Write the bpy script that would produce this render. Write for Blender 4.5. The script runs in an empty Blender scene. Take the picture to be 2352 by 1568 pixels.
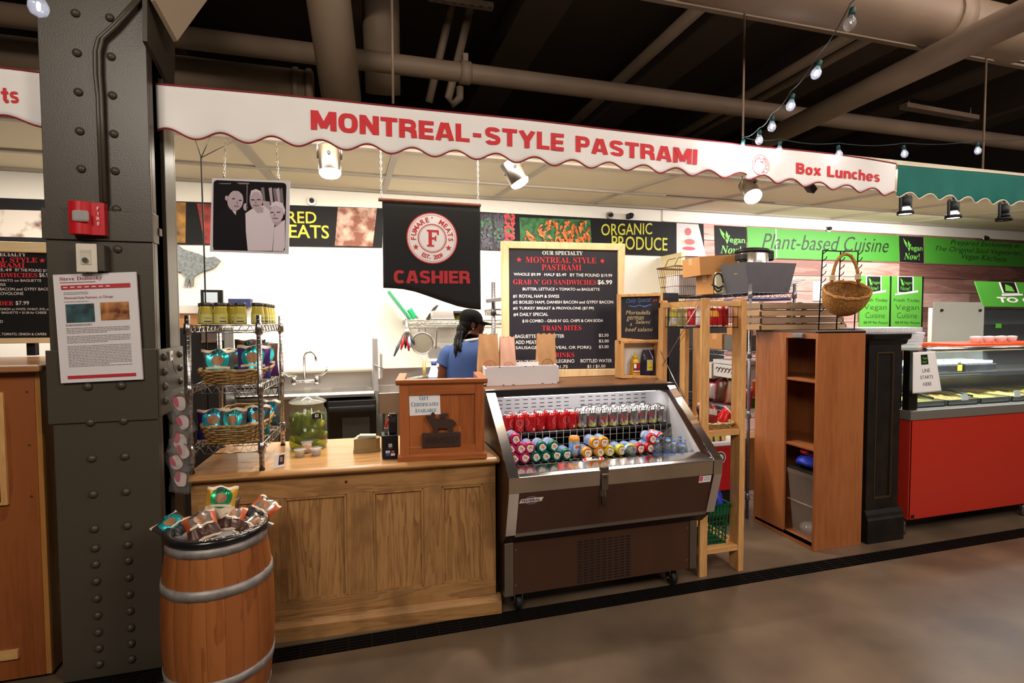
import bpy, bmesh, math, random
from mathutils import Vector, Matrix, Euler
random.seed(7)
C = bpy.context.scene.collection
SC = bpy.context.scene
R = math.radians
# ---------------------------------------------------------------- camera
F, CX, CY, H = 1225.0, 1176.0, 784.0, 1.65
YAW, PIT, ROL = R(16.1), R(2.385), R(-0.21)
_c, _s = math.cos(YAW), math.sin(YAW)
_f0, _r0, _u0 = Vector((_s, _c, 0)), Vector((_c, -_s, 0)), Vector((0, 0, 1))
FW = math.cos(PIT)*_f0 - math.sin(PIT)*_u0
_up = math.cos(PIT)*_u0 + math.sin(PIT)*_f0
RT = math.cos(ROL)*_r0 + math.sin(ROL)*_up
UP = -math.sin(ROL)*_r0 + math.cos(ROL)*_up
cam = bpy.data.cameras.new('camera'); camo = bpy.data.objects.new('camera', cam); C.objects.link(camo)
cam.sensor_width = 36; cam.lens = 36*F/2352; cam.clip_start = .05; cam.clip_end = 60
camo.matrix_world = Matrix(((RT.x, UP.x, -FW.x, 0), (RT.y, UP.y, -FW.y, 0), (RT.z, UP.z, -FW.z, H), (0, 0, 0, 1)))
SC.camera = camo
def pt(x, y, X=None, Y=None, Z=None):
    """the world point seen at photo pixel x, y on the plane X=, Y= or Z="""
    d = RT*((x-CX)/F) - UP*((y-CY)/F) + FW
    t = X/d.x if X is not None else Y/d.y if Y is not None else (Z-H)/d.z
    return Vector((0, 0, H)) + d*t
def XZ(x, y, Y): p = pt(x, y, Y=Y); return p.x, p.z
# ---------------------------------------------------------------- light and colour
SC.view_settings.view_transform = 'Standard'; SC.view_settings.look = 'None'
SC.view_settings.exposure = 0.0; SC.view_settings.gamma = 1.0; SC.view_settings.use_curve_mapping = False
W = bpy.data.worlds.new('hall'); SC.world = W; W.use_nodes = True
W.node_tree.nodes['Background'].inputs[0].default_value = (1.0, .84, .66, 1); W.node_tree.nodes['Background'].inputs[1].default_value = .05
def area(name, loc, tgt, size, power, col=(1, .9, .78), sy=None):
    l = bpy.data.lights.new(name, 'AREA'); l.energy = power; l.color = col; l.size = size
    if sy: l.shape = 'RECTANGLE'; l.size_y = sy
    o = bpy.data.objects.new(name, l); C.objects.link(o); o.location = loc
    o.rotation_euler = (Vector(tgt)-Vector(loc)).to_track_quat('-Z', 'Y').to_euler(); return o
def spot(name, loc, tgt, power, ang=70, col=(1, .97, .93), blend=.7, r=.04):
    l = bpy.data.lights.new(name, 'SPOT'); l.energy = power; l.color = col; l.spot_size = R(ang); l.spot_blend = blend; l.shadow_soft_size = r
    o = bpy.data.objects.new(name, l); C.objects.link(o); o.location = loc
    o.rotation_euler = (Vector(tgt)-Vector(loc)).to_track_quat('-Z', 'Y').to_euler(); return o
# hall lamps high over the aisle, behind the photographer
area('hall_lamp', (-1.6, -1.2, 4.2), (.6, 2.9, 1.7), 1.6, 175, (1, .89, .77))
area('hall_lamp', (2.8, -1.2, 4.2), (2.4, 2.9, 1.6), 1.6, 160, (1, .88, .77))
area('hall_lamp', (6.4, .2, 4.1), (4.8, 2.8, .6), 1.2, 110, (1, .87, .80))
area('hall_lamp', (3.2, 1.0, 4.3), (3.4, 1.2, 0), 1.2, 50, (1, .87, .78))  # unseen lamp above the aisle, added to brighten the floor
# tube lights under the canopy, hidden by the valance, then two added uplights
area('canopy_tube', (-.2, 4.35, 2.80), (-.2, 4.9, 0), 1.9, 70, (1, .91, .77), .12)
area('canopy_tube', (1.6, 4.3, 2.80), (1.6, 4.9, 0), 1.7, 50, (1, .94, .84), .12)
area('canopy_tube', (5.6, 4.6, 2.80), (5.6, 5.4, 1.0), 3.4, 95, (1, .95, .92), .12)
area('canopy_tube', (-2.6, 4.4, 2.80), (-2.6, 4.9, 0), 1.4, 45, (1, .93, .82), .12)
area('added_uplight', (.8, 3.10, 2.66), (.8, 4.6, 2.86), 3.2, 26, (1, .92, .80), .08)  # unseen uplight added to brighten the canopy ceiling
area('added_uplight', (5.2, 3.10, 2.66), (5.2, 4.6, 2.86), 4.0, 24, (1, .92, .84), .08)  # same added uplight for the right-hand stalls
# ---------------------------------------------------------------- materials
def hx(h):
    h = h.lstrip('#'); c = [int(h[i:i+2], 16)/255 for i in (0, 2, 4)]
    return tuple(v/12.92 if v <= .04045 else ((v+.055)/1.055)**2.4 for v in c)+(1,)
_M = {}
def mat(name, col='#808080', rough=.6, metal=0, emit=None, es=1, trans=0, ior=1.45, alpha=1, bump=0, bs=200, var=0, vs=6, col2=None, spec=.5, coat=0, stretch=None, thr=None):
    if name in _M: return _M[name]
    m = bpy.data.materials.new(name); m.use_nodes = True; _M[name] = m
    nt = m.node_tree; b = nt.nodes['Principled BSDF']; I = b.inputs
    I['Base Color'].default_value = hx(col); I['Roughness'].default_value = rough; I['Metallic'].default_value = metal
    I['Transmission Weight'].default_value = trans; I['IOR'].default_value = ior; I['Alpha'].default_value = alpha
    I['Specular IOR Level'].default_value = spec; I['Coat Weight'].default_value = coat
    if emit: I['Emission Color'].default_value = hx(emit); I['Emission Strength'].default_value = es
    if bump or var or col2:
        tc = nt.nodes.new('ShaderNodeTexCoord'); mp = nt.nodes.new('ShaderNodeMapping'); nt.links.new(tc.outputs['Object'], mp.inputs[0])
        if stretch: mp.inputs['Scale'].default_value = stretch
    if col2 or var:
        n = nt.nodes.new('ShaderNodeTexNoise'); n.inputs['Scale'].default_value = vs; n.inputs['Detail'].default_value = 6
        nt.links.new(mp.outputs[0], n.inputs[0]); r = nt.nodes.new('ShaderNodeValToRGB'); nt.links.new(n.outputs[0], r.inputs[0])
        lo, hi = thr or (.35, .65); r.color_ramp.elements[0].position = lo; r.color_ramp.elements[1].position = hi
        a = hx(col); c2 = hx(col2) if col2 else tuple(v*(1-var) for v in a[:3])+(1,)
        r.color_ramp.elements[0].color = c2; r.color_ramp.elements[1].color = a; nt.links.new(r.outputs[0], I['Base Color'])
    if bump:
        n2 = nt.nodes.new('ShaderNodeTexNoise'); n2.inputs['Scale'].default_value = bs; nt.links.new(mp.outputs[0], n2.inputs[0])
        bp = nt.nodes.new('ShaderNodeBump'); bp.inputs['Strength'].default_value = bump; bp.inputs['Distance'].default_value = .004
        nt.links.new(n2.outputs[0], bp.inputs['Height']); nt.links.new(bp.outputs[0], I['Normal'])
    return m
def wood(name, a, b, rough=.45, axis='Z', sc=9, dist=3.5, ring=1.6, coat=.1, mix=.75, dirt=None):
    """grain running along axis: stretched noise and distorted bands"""
    if name in _M: return _M[name]
    m = bpy.data.materials.new(name); m.use_nodes = True; _M[name] = m; nt = m.node_tree; p = nt.nodes['Principled BSDF']; L = nt.links
    tc = nt.nodes.new('ShaderNodeTexCoord'); mp = nt.nodes.new('ShaderNodeMapping'); L.new(tc.outputs['Object'], mp.inputs[0])
    s = [ring, ring, ring]; s['XYZ'.index(axis)] = ring*.09; mp.inputs['Scale'].default_value = s
    wv = nt.nodes.new('ShaderNodeTexNoise'); wv.inputs['Scale'].default_value = sc; wv.inputs['Detail'].default_value = 3; wv.inputs['Distortion'].default_value = .6
    L.new(mp.outputs[0], wv.inputs[0])
    mul = nt.nodes.new('ShaderNodeMath'); mul.operation = 'MULTIPLY'; mul.inputs[1].default_value = dist*4; L.new(wv.outputs[0], mul.inputs[0])
    fr = nt.nodes.new('ShaderNodeMath'); fr.operation = 'FRACT'; L.new(mul.outputs[0], fr.inputs[0])
    fine = nt.nodes.new('ShaderNodeTexNoise'); fine.inputs['Scale'].default_value = sc*14; L.new(mp.outputs[0], fine.inputs[0])
    mx = nt.nodes.new('ShaderNodeMath'); mx.operation = 'MULTIPLY_ADD'; L.new(fr.outputs[0], mx.inputs[0]); mx.inputs[1].default_value = .55
    L.new(fine.outputs[0], mx.inputs[2])
    r = nt.nodes.new('ShaderNodeValToRGB'); L.new(mx.outputs[0], r.inputs[0]); e = r.color_ramp.elements
    A, B = hx(a), hx(b); e[0].position = .35; e[1].position = 1.1-.2
    e[0].color = A; e[1].color = tuple(A[i]*(1-mix)+B[i]*mix for i in range(3))+(1,)
    out = r.outputs[0]
    if dirt:
        n = nt.nodes.new('ShaderNodeTexNoise'); n.inputs['Scale'].default_value = 5; n.inputs['Detail'].default_value = 5; L.new(tc.outputs['Object'], n.inputs[0])
        rr = nt.nodes.new('ShaderNodeValToRGB'); rr.color_ramp.elements[0].position = .5; rr.color_ramp.elements[1].position = .75; L.new(n.outputs[0], rr.inputs[0])
        mm = nt.nodes.new('ShaderNodeMix'); mm.data_type = 'RGBA'; L.new(rr.outputs[0], mm.inputs['Factor']); L.new(out, mm.inputs['A']); mm.inputs['B'].default_value = hx(dirt); out = mm.outputs['Result']
    L.new(out, p.inputs['Base Color']); p.inputs['Roughness'].default_value = rough; p.inputs['Coat Weight'].default_value = coat
    bp = nt.nodes.new('ShaderNodeBump'); bp.inputs['Strength'].default_value = .12; bp.inputs['Distance'].default_value = .003
    L.new(mx.outputs[0], bp.inputs['Height']); L.new(bp.outputs[0], p.inputs['Normal']); return m
# ---------------------------------------------------------------- mesh builder
class MB:
    def __init__(s): s.v = []; s.f = []; s.m = []; s.sm = []
    def add(s, vs, fs, m=0, smooth=False):
        o = len(s.v); s.v += [Vector(v) for v in vs]
        for f in fs: s.f.append([i+o for i in f]); s.m.append(m); s.sm.append(smooth)
        return s
    def box(s, x0, x1, y0, y1, z0, z1, m=0):
        return s.add([(x, y, z) for x in (x0, x1) for y in (y0, y1) for z in (z0, z1)],
                     [(0, 1, 3, 2), (4, 6, 7, 5), (0, 4, 5, 1), (2, 3, 7, 6), (0, 2, 6, 4), (1, 5, 7, 3)], m)
    def cbox(s, c, sz, rot=None, m=0):
        o = len(s.v); s.box(-sz[0]/2, sz[0]/2, -sz[1]/2, sz[1]/2, -sz[2]/2, sz[2]/2, m)
        M = (Euler(rot).to_matrix() if not isinstance(rot, Matrix) else rot) if rot is not None else Matrix.Identity(3)
        for i in range(o, len(s.v)): s.v[i] = M @ s.v[i] + Vector(c)
        return s
    def bar(s, p, q, w, h, m=0):
        """square bar from p to q"""
        p, q = Vector(p), Vector(q); d = q-p; a = d.normalized()
        u = a.cross(Vector((0, 0, 1)));  u = Vector((1, 0, 0)) if u.length < 1e-4 else u.normalized(); t = u.cross(a)
        vs = [e + u*(w/2*i) + t*(h/2*j) for e in (p, q) for i, j in ((-1, -1), (1, -1), (1, 1), (-1, 1))]
        return s.add(vs, [(0, 1, 2, 3), (7, 6, 5, 4), (0, 4, 5, 1), (1, 5, 6, 2), (2, 6, 7, 3), (3, 7, 4, 0)], m)
    def tube(s, pts, r, seg=8, m=0, closed=False, cap=True):
        P = [Vector(p) for p in pts]; n = len(P); rs = r if isinstance(r, (list, tuple)) else [r]*n
        ref = None; vs = []
        for i, p in enumerate(P):
            a = P[(i+1) % n] if (closed or i < n-1) else p; b = P[i-1] if (closed or i > 0) else p
            t = (a-b).normalized()
            if ref is None:
                ref = t.cross(Vector((0, 0, 1)))
                if ref.length < 1e-3: ref = t.cross(Vector((1, 0, 0)))
            ref = (ref - t*ref.dot(t)); ref = ref.normalized() if ref.length > 1e-6 else t.orthogonal().normalized()
            u = ref; w = t.cross(u)
            vs += [p + (u*math.cos(k*2*math.pi/seg) + w*math.sin(k*2*math.pi/seg))*rs[i] for k in range(seg)]
        fs = []; N = n if closed else n-1
        for i in range(N):
            for k in range(seg):
                a = i*seg+k; b = i*seg+(k+1) % seg; c = ((i+1) % n)*seg+(k+1) % seg; d = ((i+1) % n)*seg+k; fs.append((a, b, c, d))
        s.add(vs, fs, m, True)
        if cap and not closed: o = len(s.v)-len(vs); s.f += [[o+k for k in range(seg)][::-1], [o+(n-1)*seg+k for k in range(seg)]]; s.m += [m, m]; s.sm += [False, False]
        return s
    def cyl(s, p, q, r, r2=None, seg=16, m=0): return s.tube([p, q], [r, r if r2 is None else r2], seg, m)
    def lathe(s, prof, c=(0, 0, 0), seg=24, m=0, M=None, ms=None, cap=True, flat=False):
        """prof: (radius, height) list turned about local Z; ms: material per band"""
        c = Vector(c); vs = []; n = len(prof)
        for r, z in prof:
            for k in range(seg):
                v = Vector((r*math.cos(k*2*math.pi/seg), r*math.sin(k*2*math.pi/seg), z)); vs.append((M @ v if M else v)+c)
        o = len(s.v); s.v += vs
        for i in range(n-1):
            for k in range(seg):
                s.f.append([o+i*seg+k, o+i*seg+(k+1) % seg, o+(i+1)*seg+(k+1) % seg, o+(i+1)*seg+k]); s.m.append(ms[i] if ms else m); s.sm.append(not flat)
        if cap:
            if prof[0][0] > 1e-5: s.f.append([o+k for k in range(seg)][::-1]); s.m.append(ms[0] if ms else m); s.sm.append(False)
            if prof[-1][0] > 1e-5: s.f.append([o+(n-1)*seg+k for k in range(seg)]); s.m.append(ms[-1] if ms else m); s.sm.append(False)
        return s
    def ball(s, c, r, sc=(1, 1, 1), seg=12, rings=8, m=0, M=None):
        pr = [(r*math.sin(math.pi*i/rings), -r*math.cos(math.pi*i/rings)) for i in range(rings+1)]; o = len(s.v)
        s.lathe([(max(a, 1e-6), b) for a, b in pr], (0, 0, 0), seg, m, None, None, False)
        for i in range(o, len(s.v)):
            v = Vector((s.v[i].x*sc[0], s.v[i].y*sc[1], s.v[i].z*sc[2])); s.v[i] = (M @ v if M else v)+Vector(c)
        return s
    def prism(s, poly, fn, w0, w1, m=0, mside=None):
        """poly of (u, v) swept from w0 to w1, fn(u, v, w) -> point"""
        n = len(poly); vs = [fn(u, v, w0) for u, v in poly]+[fn(u, v, w1) for u, v in poly]
        s.add(vs, [tuple(range(n))[::-1], tuple(range(n, 2*n))], m)
        o = len(s.v)-2*n
        for i in range(n): s.f.append([o+i, o+(i+1) % n, o+n+(i+1) % n, o+n+i]); s.m.append(m if mside is None else mside); s.sm.append(False)
        return s
    def poly(s, pts, m=0): return s.add(pts, [tuple(range(len(pts)))], m)
    def sheet(s, fn, nu, nv, m=0, smooth=True):
        vs = [fn(i/nu, j/nv) for j in range(nv+1) for i in range(nu+1)]
        return s.add(vs, [(j*(nu+1)+i, j*(nu+1)+i+1, (j+1)*(nu+1)+i+1, (j+1)*(nu+1)+i) for j in range(nv) for i in range(nu)], m, smooth)
    def xf(s, M, start=0):
        for i in range(start, len(s.v)): s.v[i] = M @ s.v[i]
        return s
    def build(s, name, mats, parent=None, origin=None, bevel=0, solid=0, sub=0, norm=True):
        me = bpy.data.meshes.new(name); off = Vector(origin) if origin is not None else Vector((0, 0, 0))
        if parent is not None: off = wl(parent)
        me.from_pydata([v-off for v in s.v], [], s.f)
        for mm in (mats if isinstance(mats, (list, tuple)) else [mats]): me.materials.append(mm)
        for p, mi, sm in zip(me.polygons, s.m, s.sm): p.material_index = mi; p.use_smooth = sm
        if norm:
            bm = bmesh.new(); bm.from_mesh(me); bmesh.ops.recalc_face_normals(bm, faces=bm.faces); bm.to_mesh(me); bm.free()
        o = bpy.data.objects.new(name, me); C.objects.link(o)
        if parent is not None: o.parent = parent
        else: o.location = off
        if solid: d = o.modifiers.new('solid', 'SOLIDIFY'); d.thickness = solid; d.offset = 0
        if bevel: d = o.modifiers.new('bevel', 'BEVEL'); d.width = bevel; d.segments = 2; d.limit_method = 'ANGLE'; d.angle_limit = R(40)
        if sub: d = o.modifiers.new('sub', 'SUBSURF'); d.levels = d.render_levels = sub
        return o
def wl(o):
    v = Vector(o.location)
    while o.parent: o = o.parent; v += o.location
    return v
def tag(o, label=None, cat=None, group=None, kind=None):
    for k, v in (('label', label), ('category', cat), ('group', group), ('kind', kind)):
        if v: o[k] = v
    return o
def thing(name, label, cat, loc=(0, 0, 0), group=None):
    o = bpy.data.objects.new(name, None); o.empty_display_size = .05; C.objects.link(o); o.location = loc
    return tag(o, label, cat, group)
def structure(o): o['kind'] = 'structure'; return o
def dup(root, loc, rot=None, label=None, group=None):
    """a copy of a thing with its parts and their sub-parts"""
    def cp(o, par):
        c = o.copy(); C.objects.link(c); c.parent = par
        for ch in kids.get(o.name, []): cp(ch, c)
        return c
    kids = {}
    stack = [root]
    while stack:
        o = stack.pop(); kids[o.name] = list(o.children); stack += kids[o.name]
    r = cp(root, None); r.location = loc
    if rot is not None: r.rotation_euler = rot
    return tag(r, label, None, group)
ORD = 'first second third fourth fifth sixth seventh eighth ninth tenth eleventh twelfth thirteenth fourteenth fifteenth sixteenth seventeenth eighteenth nineteenth twentieth'.split()
# ---------------------------------------------------------------- lettering
def _serif(t):
    o = ''
    for ch in t:
        if 'A' <= ch <= 'Z': o += chr(0x1D400+ord(ch)-65)
        elif 'a' <= ch <= 'z': o += chr(0x1D41A+ord(ch)-97)
        elif '0' <= ch <= '9': o += chr(0x1D7CE+ord(ch)-48)
        else: o += ch
    return o
def _script(t):
    o = ''
    for ch in t:
        if 'A' <= ch <= 'Z': o += chr(0x1D468+ord(ch)-65)
        elif 'a' <= ch <= 'z': o += chr(0x1D482+ord(ch)-97)
        else: o += ch
    return o

def _se(cx, cy, rx, ry, a0, a1, n=20, e=2.6):
    out = []
    for i in range(n+1):
        a = R(a0+(a1-a0)*i/n); c, s = math.cos(a), math.sin(a)
        out.append((cx+rx*math.copysign(abs(c)**(2/e), c), cy+ry*math.copysign(abs(s)**(2/e), s)))
    return out
# block letters as strokes: (width, [(points, stroke)...])
HV = {}
def _hv():
    k = .25; h = k/2
    def I(x, y0=0, y1=1, w=k): return ([(x, y0), (x, y1)], w)
    def Hh(y, x0, x1, w=.21): return ([(x0, y), (x1, y)], w)
    HV.update({
    'M': (1.02, [I(h), I(1.02-h), ([(.17, 1), (.51, .12)], .26), ([(.85, 1), (.51, .12)], .26)]),
    'N': (.80, [I(h), I(.80-h), ([(.14, .98), (.66, .02)], .27)]),
    'O': (.80, [(_se(.40, .5, .40-h, .5-.105, 0, 360, 36), .235)]),
    'T': (.72, [Hh(.895, 0, .72), I(.36)]),
    'E': (.66, [I(h), Hh(.895, 0, .66), Hh(.5, 0, .62, .2), Hh(.105, 0, .66)]),
    'F': (.64, [I(h), Hh(.895, 0, .64), Hh(.48, 0, .6, .2)]),
    'L': (.63, [I(h), Hh(.105, 0, .63)]),
    'I': (.26, [I(h)]),
    'H': (.80, [I(h), I(.80-h), Hh(.5, 0, .8)]),
    'P': (.72, [I(h), ([(0, .895), (.40, .895)]+_se(.40, .67, .32-h, .225, 90, -90, 10)+[(0, .445)], .21)]),
    'R': (.78, [I(h), ([(0, .895), (.42, .895)]+_se(.42, .685, .33-h, .21, 90, -90, 10)+[(0, .475)], .21), ([(.42, .48), (.62, .36), (.65, 0)], .25)]),
    'B': (.76, [I(h), ([(0, .895), (.40, .895)]+_se(.40, .715, .31-h, .18, 90, -90, 10)+[(0, .535)], .2), ([(.3, .52)]+_se(.42, .31, .33-h, .205, 90, -90, 10)+[(0, .105)], .21)]),
    'A': (.84, [([(.12, 0), (.36, 1)], .25), ([(.72, 0), (.48, 1)], .25), Hh(.27, .2, .64, .17)]),
    'Y': (.82, [([(.11, 1), (.41, .42)], .26), ([(.71, 1), (.41, .42)], .26), I(.41, 0, .5)]),
    'S': (.74, [(_se(.37, .71, .37-h, .185, 15, 180, 12)+_se(.37, .71, .37-h, .185, 180, 262, 6)+_se(.37, .29, .37-h, .185, 82, 0, 6)+_se(.37, .29, .37-h, .185, 0, -165, 12), .225)]),
    'C': (.76, [(_se(.40, .5, .40-h, .5-.105, 42, 318, 30), .235)]),
    '-': (.40, [Hh(.42, 0, .4, .2)]), ' ': (.3, []),
    'o': (.60, [(_se(.30, .36, .30-.1, .27, 0, 360, 28), .2)]),
    'x': (.62, [([(.1, 0), (.52, .72)], .22), ([(.52, 0), (.1, .72)], .22)]),
    'u': (.60, [([(.11, .72), (.11, .3)]+_se(.30, .26, .19, .17, 180, 360, 10)+[(.49, .72)], .21), I(.49, 0, .72, .21)]),
    'n': (.60, [I(.11, 0, .72, .21), ([(.11, .4)]+_se(.30, .44, .19, .18, 180, 0, 10)+[(.49, 0)], .21)]),
    'h': (.60, [I(.11, 0, 1, .21), ([(.11, .4)]+_se(.30, .44, .19, .18, 180, 0, 10)+[(.49, 0)], .21)]),
    'c': (.56, [(_se(.30, .36, .2, .27, 45, 315, 24), .2)]),
    'e': (.60, [(_se(.30, .36, .2, .27, 0, 320, 26), .19), Hh(.36, .1, .58, .12)]),
    's': (.54, [(_se(.27, .51, .17, .13, 20, 260, 14)+_se(.27, .21, .17, .13, 80, -160, 14), .16)]),
    't': (.42, [([(.21, .92), (.21, .2), (.28, .1), (.42, .1)], .2), Hh(.63, 0, .42, .16)]),
    })
def stroke(pts, w):
    """a flat ribbon along pts; returns verts, faces"""
    P = [Vector((p[0], p[1])) for p in pts]; n = len(P); cl = n > 3 and (P[0]-P[-1]).length < 1e-4
    vs = []
    for i in range(n):
        a = P[i+1] if i < n-1 else (P[1] if cl else P[i]); b = P[i-1] if i > 0 else (P[-2] if cl else P[i])
        d1 = (P[i]-b).normalized() if (P[i]-b).length > 1e-9 else None; d2 = (a-P[i]).normalized() if (a-P[i]).length > 1e-9 else None
        d1 = d1 or d2 or Vector((1, 0)); d2 = d2 or d1; t = (d1+d2); t = t.normalized() if t.length > 1e-6 else d1
        nn = Vector((-t.y, t.x)); k = w/2/max(.45, nn.dot(Vector((-d1.y, d1.x))))
        vs += [P[i]+nn*k, P[i]-nn*k]
    return [(v.x, v.y) for v in vs], [(2*i, 2*i+1, 2*i+3, 2*i+2) for i in range(n-1)]
def _heavy(t):
    if not HV: _hv()
    vs, fs, x = [], [], 0
    for ch in t:
        w, st = HV.get(ch, HV[' '])
        for j, (p, k) in enumerate(st):
            a, b = stroke(p, k); o = len(vs); vs += [(u+x, min(1, max(0, v)), j*.0006) for u, v in a]; fs += [tuple(i+o for i in f) for f in b]
        x += w+.07
    return vs, fs
_T = {}
def glyphs(t, off=0.0, style=None, res=3, shear=0):
    k = (t, off, style, res, shear)
    if k in _T: return _T[k]
    if style == 'heavy': vs, fs = _heavy(t)
    else: vs, fs = _curve(t, off, style, res, shear)
    return _norm(k, vs, fs)
def _curve(t, off, style, res, shear):
    c = bpy.data.curves.new('t', 'FONT'); c.body = {'serif': _serif, 'script': _script}.get(style, lambda q: q)(t)
    c.offset = off; c.resolution_u = res; c.fill_mode = 'FRONT'; c.shear = shear
    o = bpy.data.objects.new('t', c); C.objects.link(o); dg = bpy.context.evaluated_depsgraph_get(); dg.update()
    me = bpy.data.meshes.new_from_object(o.evaluated_get(dg)); vs = [tuple(v.co) for v in me.vertices]; fs = [tuple(p.vertices) for p in me.polygons]
    bpy.data.objects.remove(o); bpy.data.curves.remove(c); bpy.data.meshes.remove(me)
    return vs, fs
def _norm(k, vs, fs):
    if not vs: vs = [(0, 0, 0)]
    x0 = min(v[0] for v in vs); x1 = max(v[0] for v in vs); y0 = min(v[1] for v in vs); y1 = max(v[1] for v in vs)
    w, h = max(x1-x0, 1e-6), max(y1-y0, 1e-6)
    _T[k] = ([((v[0]-x0)/w, (v[1]-y0)/h, v[2] if len(v) > 2 else 0) for v in vs], fs, w/h); return _T[k]
def text(mb, t, fn, u0, u1, v0, v1, m=0, off=0.0, style=None, slope=0, res=3, shear=0):
    """letters filling the box u0..u1 x v0..v1 of the surface fn(u, v) -> point; slope lifts the right end"""
    vs, fs, _ = glyphs(t, off, style, res, shear)
    n = (fn(u0+.01, v0)-fn(u0, v0)).cross(fn(u0, v0+.01)-fn(u0, v0)).normalized()
    return mb.add([fn(u0+(u1-u0)*a, v0+(v1-v0)*b+slope*a)+n*(c if style == 'heavy' else 0) for a, b, c in vs], fs, m)
def textc(mb, t, fn, uc, v0, h, m=0, off=0.0, style=None, maxw=None, align='c', sx=1, res=3, shear=0):
    vs, fs, ar = glyphs(t, off, style, res, shear); w = h*ar*sx
    if maxw: w = min(w, maxw)
    u0 = uc-w/2 if align == 'c' else uc if align == 'l' else uc-w
    return text(mb, t, fn, u0, u0+w, v0, v0+h, m, off, style, 0, res, shear)
def wtext(mb, t, a, b, hp, Y, m=0, off=0.0, style=None, res=3, shear=0):
    """letters on the upright plane Y=const whose baseline runs from photo pixel a to b, hp pixels tall at a"""
    A, B = pt(*a, Y=Y), pt(*b, Y=Y); T = pt(a[0], a[1]-hp, Y=Y)
    return text(mb, t, lambda u, v: Vector((u, Y, v)), A.x, B.x, A.z, A.z+(T.z-A.z), m, off, style, B.z-A.z, res, shear)
def star(mb, fn, cu, cv, r, m=0, n=5):
    return mb.poly([fn(cu+(r if i % 2 == 0 else r*.42)*math.sin(i*math.pi/n), cv+(r if i % 2 == 0 else r*.42)*math.cos(i*math.pi/n)) for i in range(2*n)], m)
def ring(mb, fn, cu, cv, r0, r1, m=0, n=40):
    vs = [fn(cu+r*math.cos(i*2*math.pi/n), cv+r*math.sin(i*2*math.pi/n)) for r in (r0, r1) for i in range(n)]
    return mb.add(vs, [(i, (i+1) % n, n+(i+1) % n, n+i) for i in range(n)], m)
def disc(mb, fn, cu, cv, r, m=0, n=40, ry=None): return mb.poly([fn(cu+r*math.cos(i*2*math.pi/n), cv+(ry or r)*math.sin(i*2*math.pi/n)) for i in range(n)], m)
def arc_text(mb, t, fn, cu, cv, r, a0, a1, h, m=0, off=0.0, inward=False, style=None):
    """letters set one by one along an arc, a0..a1 degrees"""
    n = len(t)
    for i, ch in enumerate(t):
        if ch == ' ': continue
        a = R(a0+(a1-a0)*(i+.5)/n); vs, fs, ar = glyphs(ch, off, style); w = h*min(ar, 1.05)
        hh = h if ch not in ".'" else h*.3; w = w if ch not in ".'" else h*.25
        ex = Vector((math.sin(a), -math.cos(a))) if not inward else Vector((-math.sin(a), math.cos(a))); ey = Vector((math.cos(a), math.sin(a)))*(1 if not inward else -1)
        o = Vector((cu+r*math.cos(a), cv+r*math.sin(a)))
        dv = h-hh if ch == "'" else 0
        P = [o+ex*((q[0]-.5)*w)+ey*(q[1]*hh+dv-(h/2)) for q in vs]
        mb.add([fn(p.x, p.y) for p in P], fs, m)
    return mb
# common materials
WHITE = mat('white_paint', '#e9e4da', .5); BLACK = mat('black_plastic', '#141313', .45); CHROME = mat('chrome', '#d8d6d4', .16, 1); STEEL = mat('brushed_steel', '#b9b5b0', .32, 1)
DKMETAL = mat('dark_wire', '#1d1a19', .45, .6); RED = mat('sign_red', '#d8262f', .6); INKW = mat('chalk_white', '#efeae6', .7); INKR = mat('chalk_red', '#e0333a', .7)
PINE = wood('pale_pine', '#d9aa6c', '#b9814a', .5, 'Z', 7, 1.2, 1.5); PINEX = wood('pale_pine_across', '#d9aa6c', '#b9814a', .5, 'X', 7, 1.2, 1.5)
GLASS = mat('clear_glass', '#ffffff', .02, trans=1, ior=1.3); PAPER = mat('white_paper', '#ece9e8', .7)
# ================================================================ the setting
CONC = mat('concrete', '#76634f', .34, col2='#4d3f32', vs=1.7, thr=(.3, .72), bump=.1, bs=40, spec=.4)
YF0, YF1 = 2.722, 2.853                     # the trench drain lies between these
m = MB().box(-5, 12, -4, YF0, -.12, 0).box(-5, 12, YF1, 11, -.12, 0).box(-5, 12, YF0, YF1, -.14, -.09)
structure(m.build('floor', CONC))
IRON = mat('grate_iron', '#191614', .5, .5, spec=.4)
m = MB()
for k in range(6): y = YF0+.004+k*(YF1-YF0-.008)/5; m.box(-5, 12, y-.003, y+.003, -.035, -.004)
x = -4.9
while x < 12:
    m.box(x-.004, x+.004, YF0, YF1, -.03, -.006)
    x += .115
g = m.build('trim_1', IRON); structure(g)
WALLW = mat('wall_white', '#f1ece2', .45, var=.05, vs=1.2)
YW = 5.6
m = MB().box(-5, 3.46, YW, YW+.1, 0, 3.0); structure(m.build('wall_back', WALLW))
m = MB().box(3.43, 3.475, 5.15, YW-.03, 0, 2.38); structure(m.build('wall_partition', mat('cream_edge', '#e8d8a8', .5)))
structure(MB().box(2.62, 3.85, 4.96, 5.0, 0, 1.78).build('wall_backdrop', mat('backdrop_dark', '#2c2a2a', .6)))  # dark panel added to darken the view through the shelving
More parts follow.
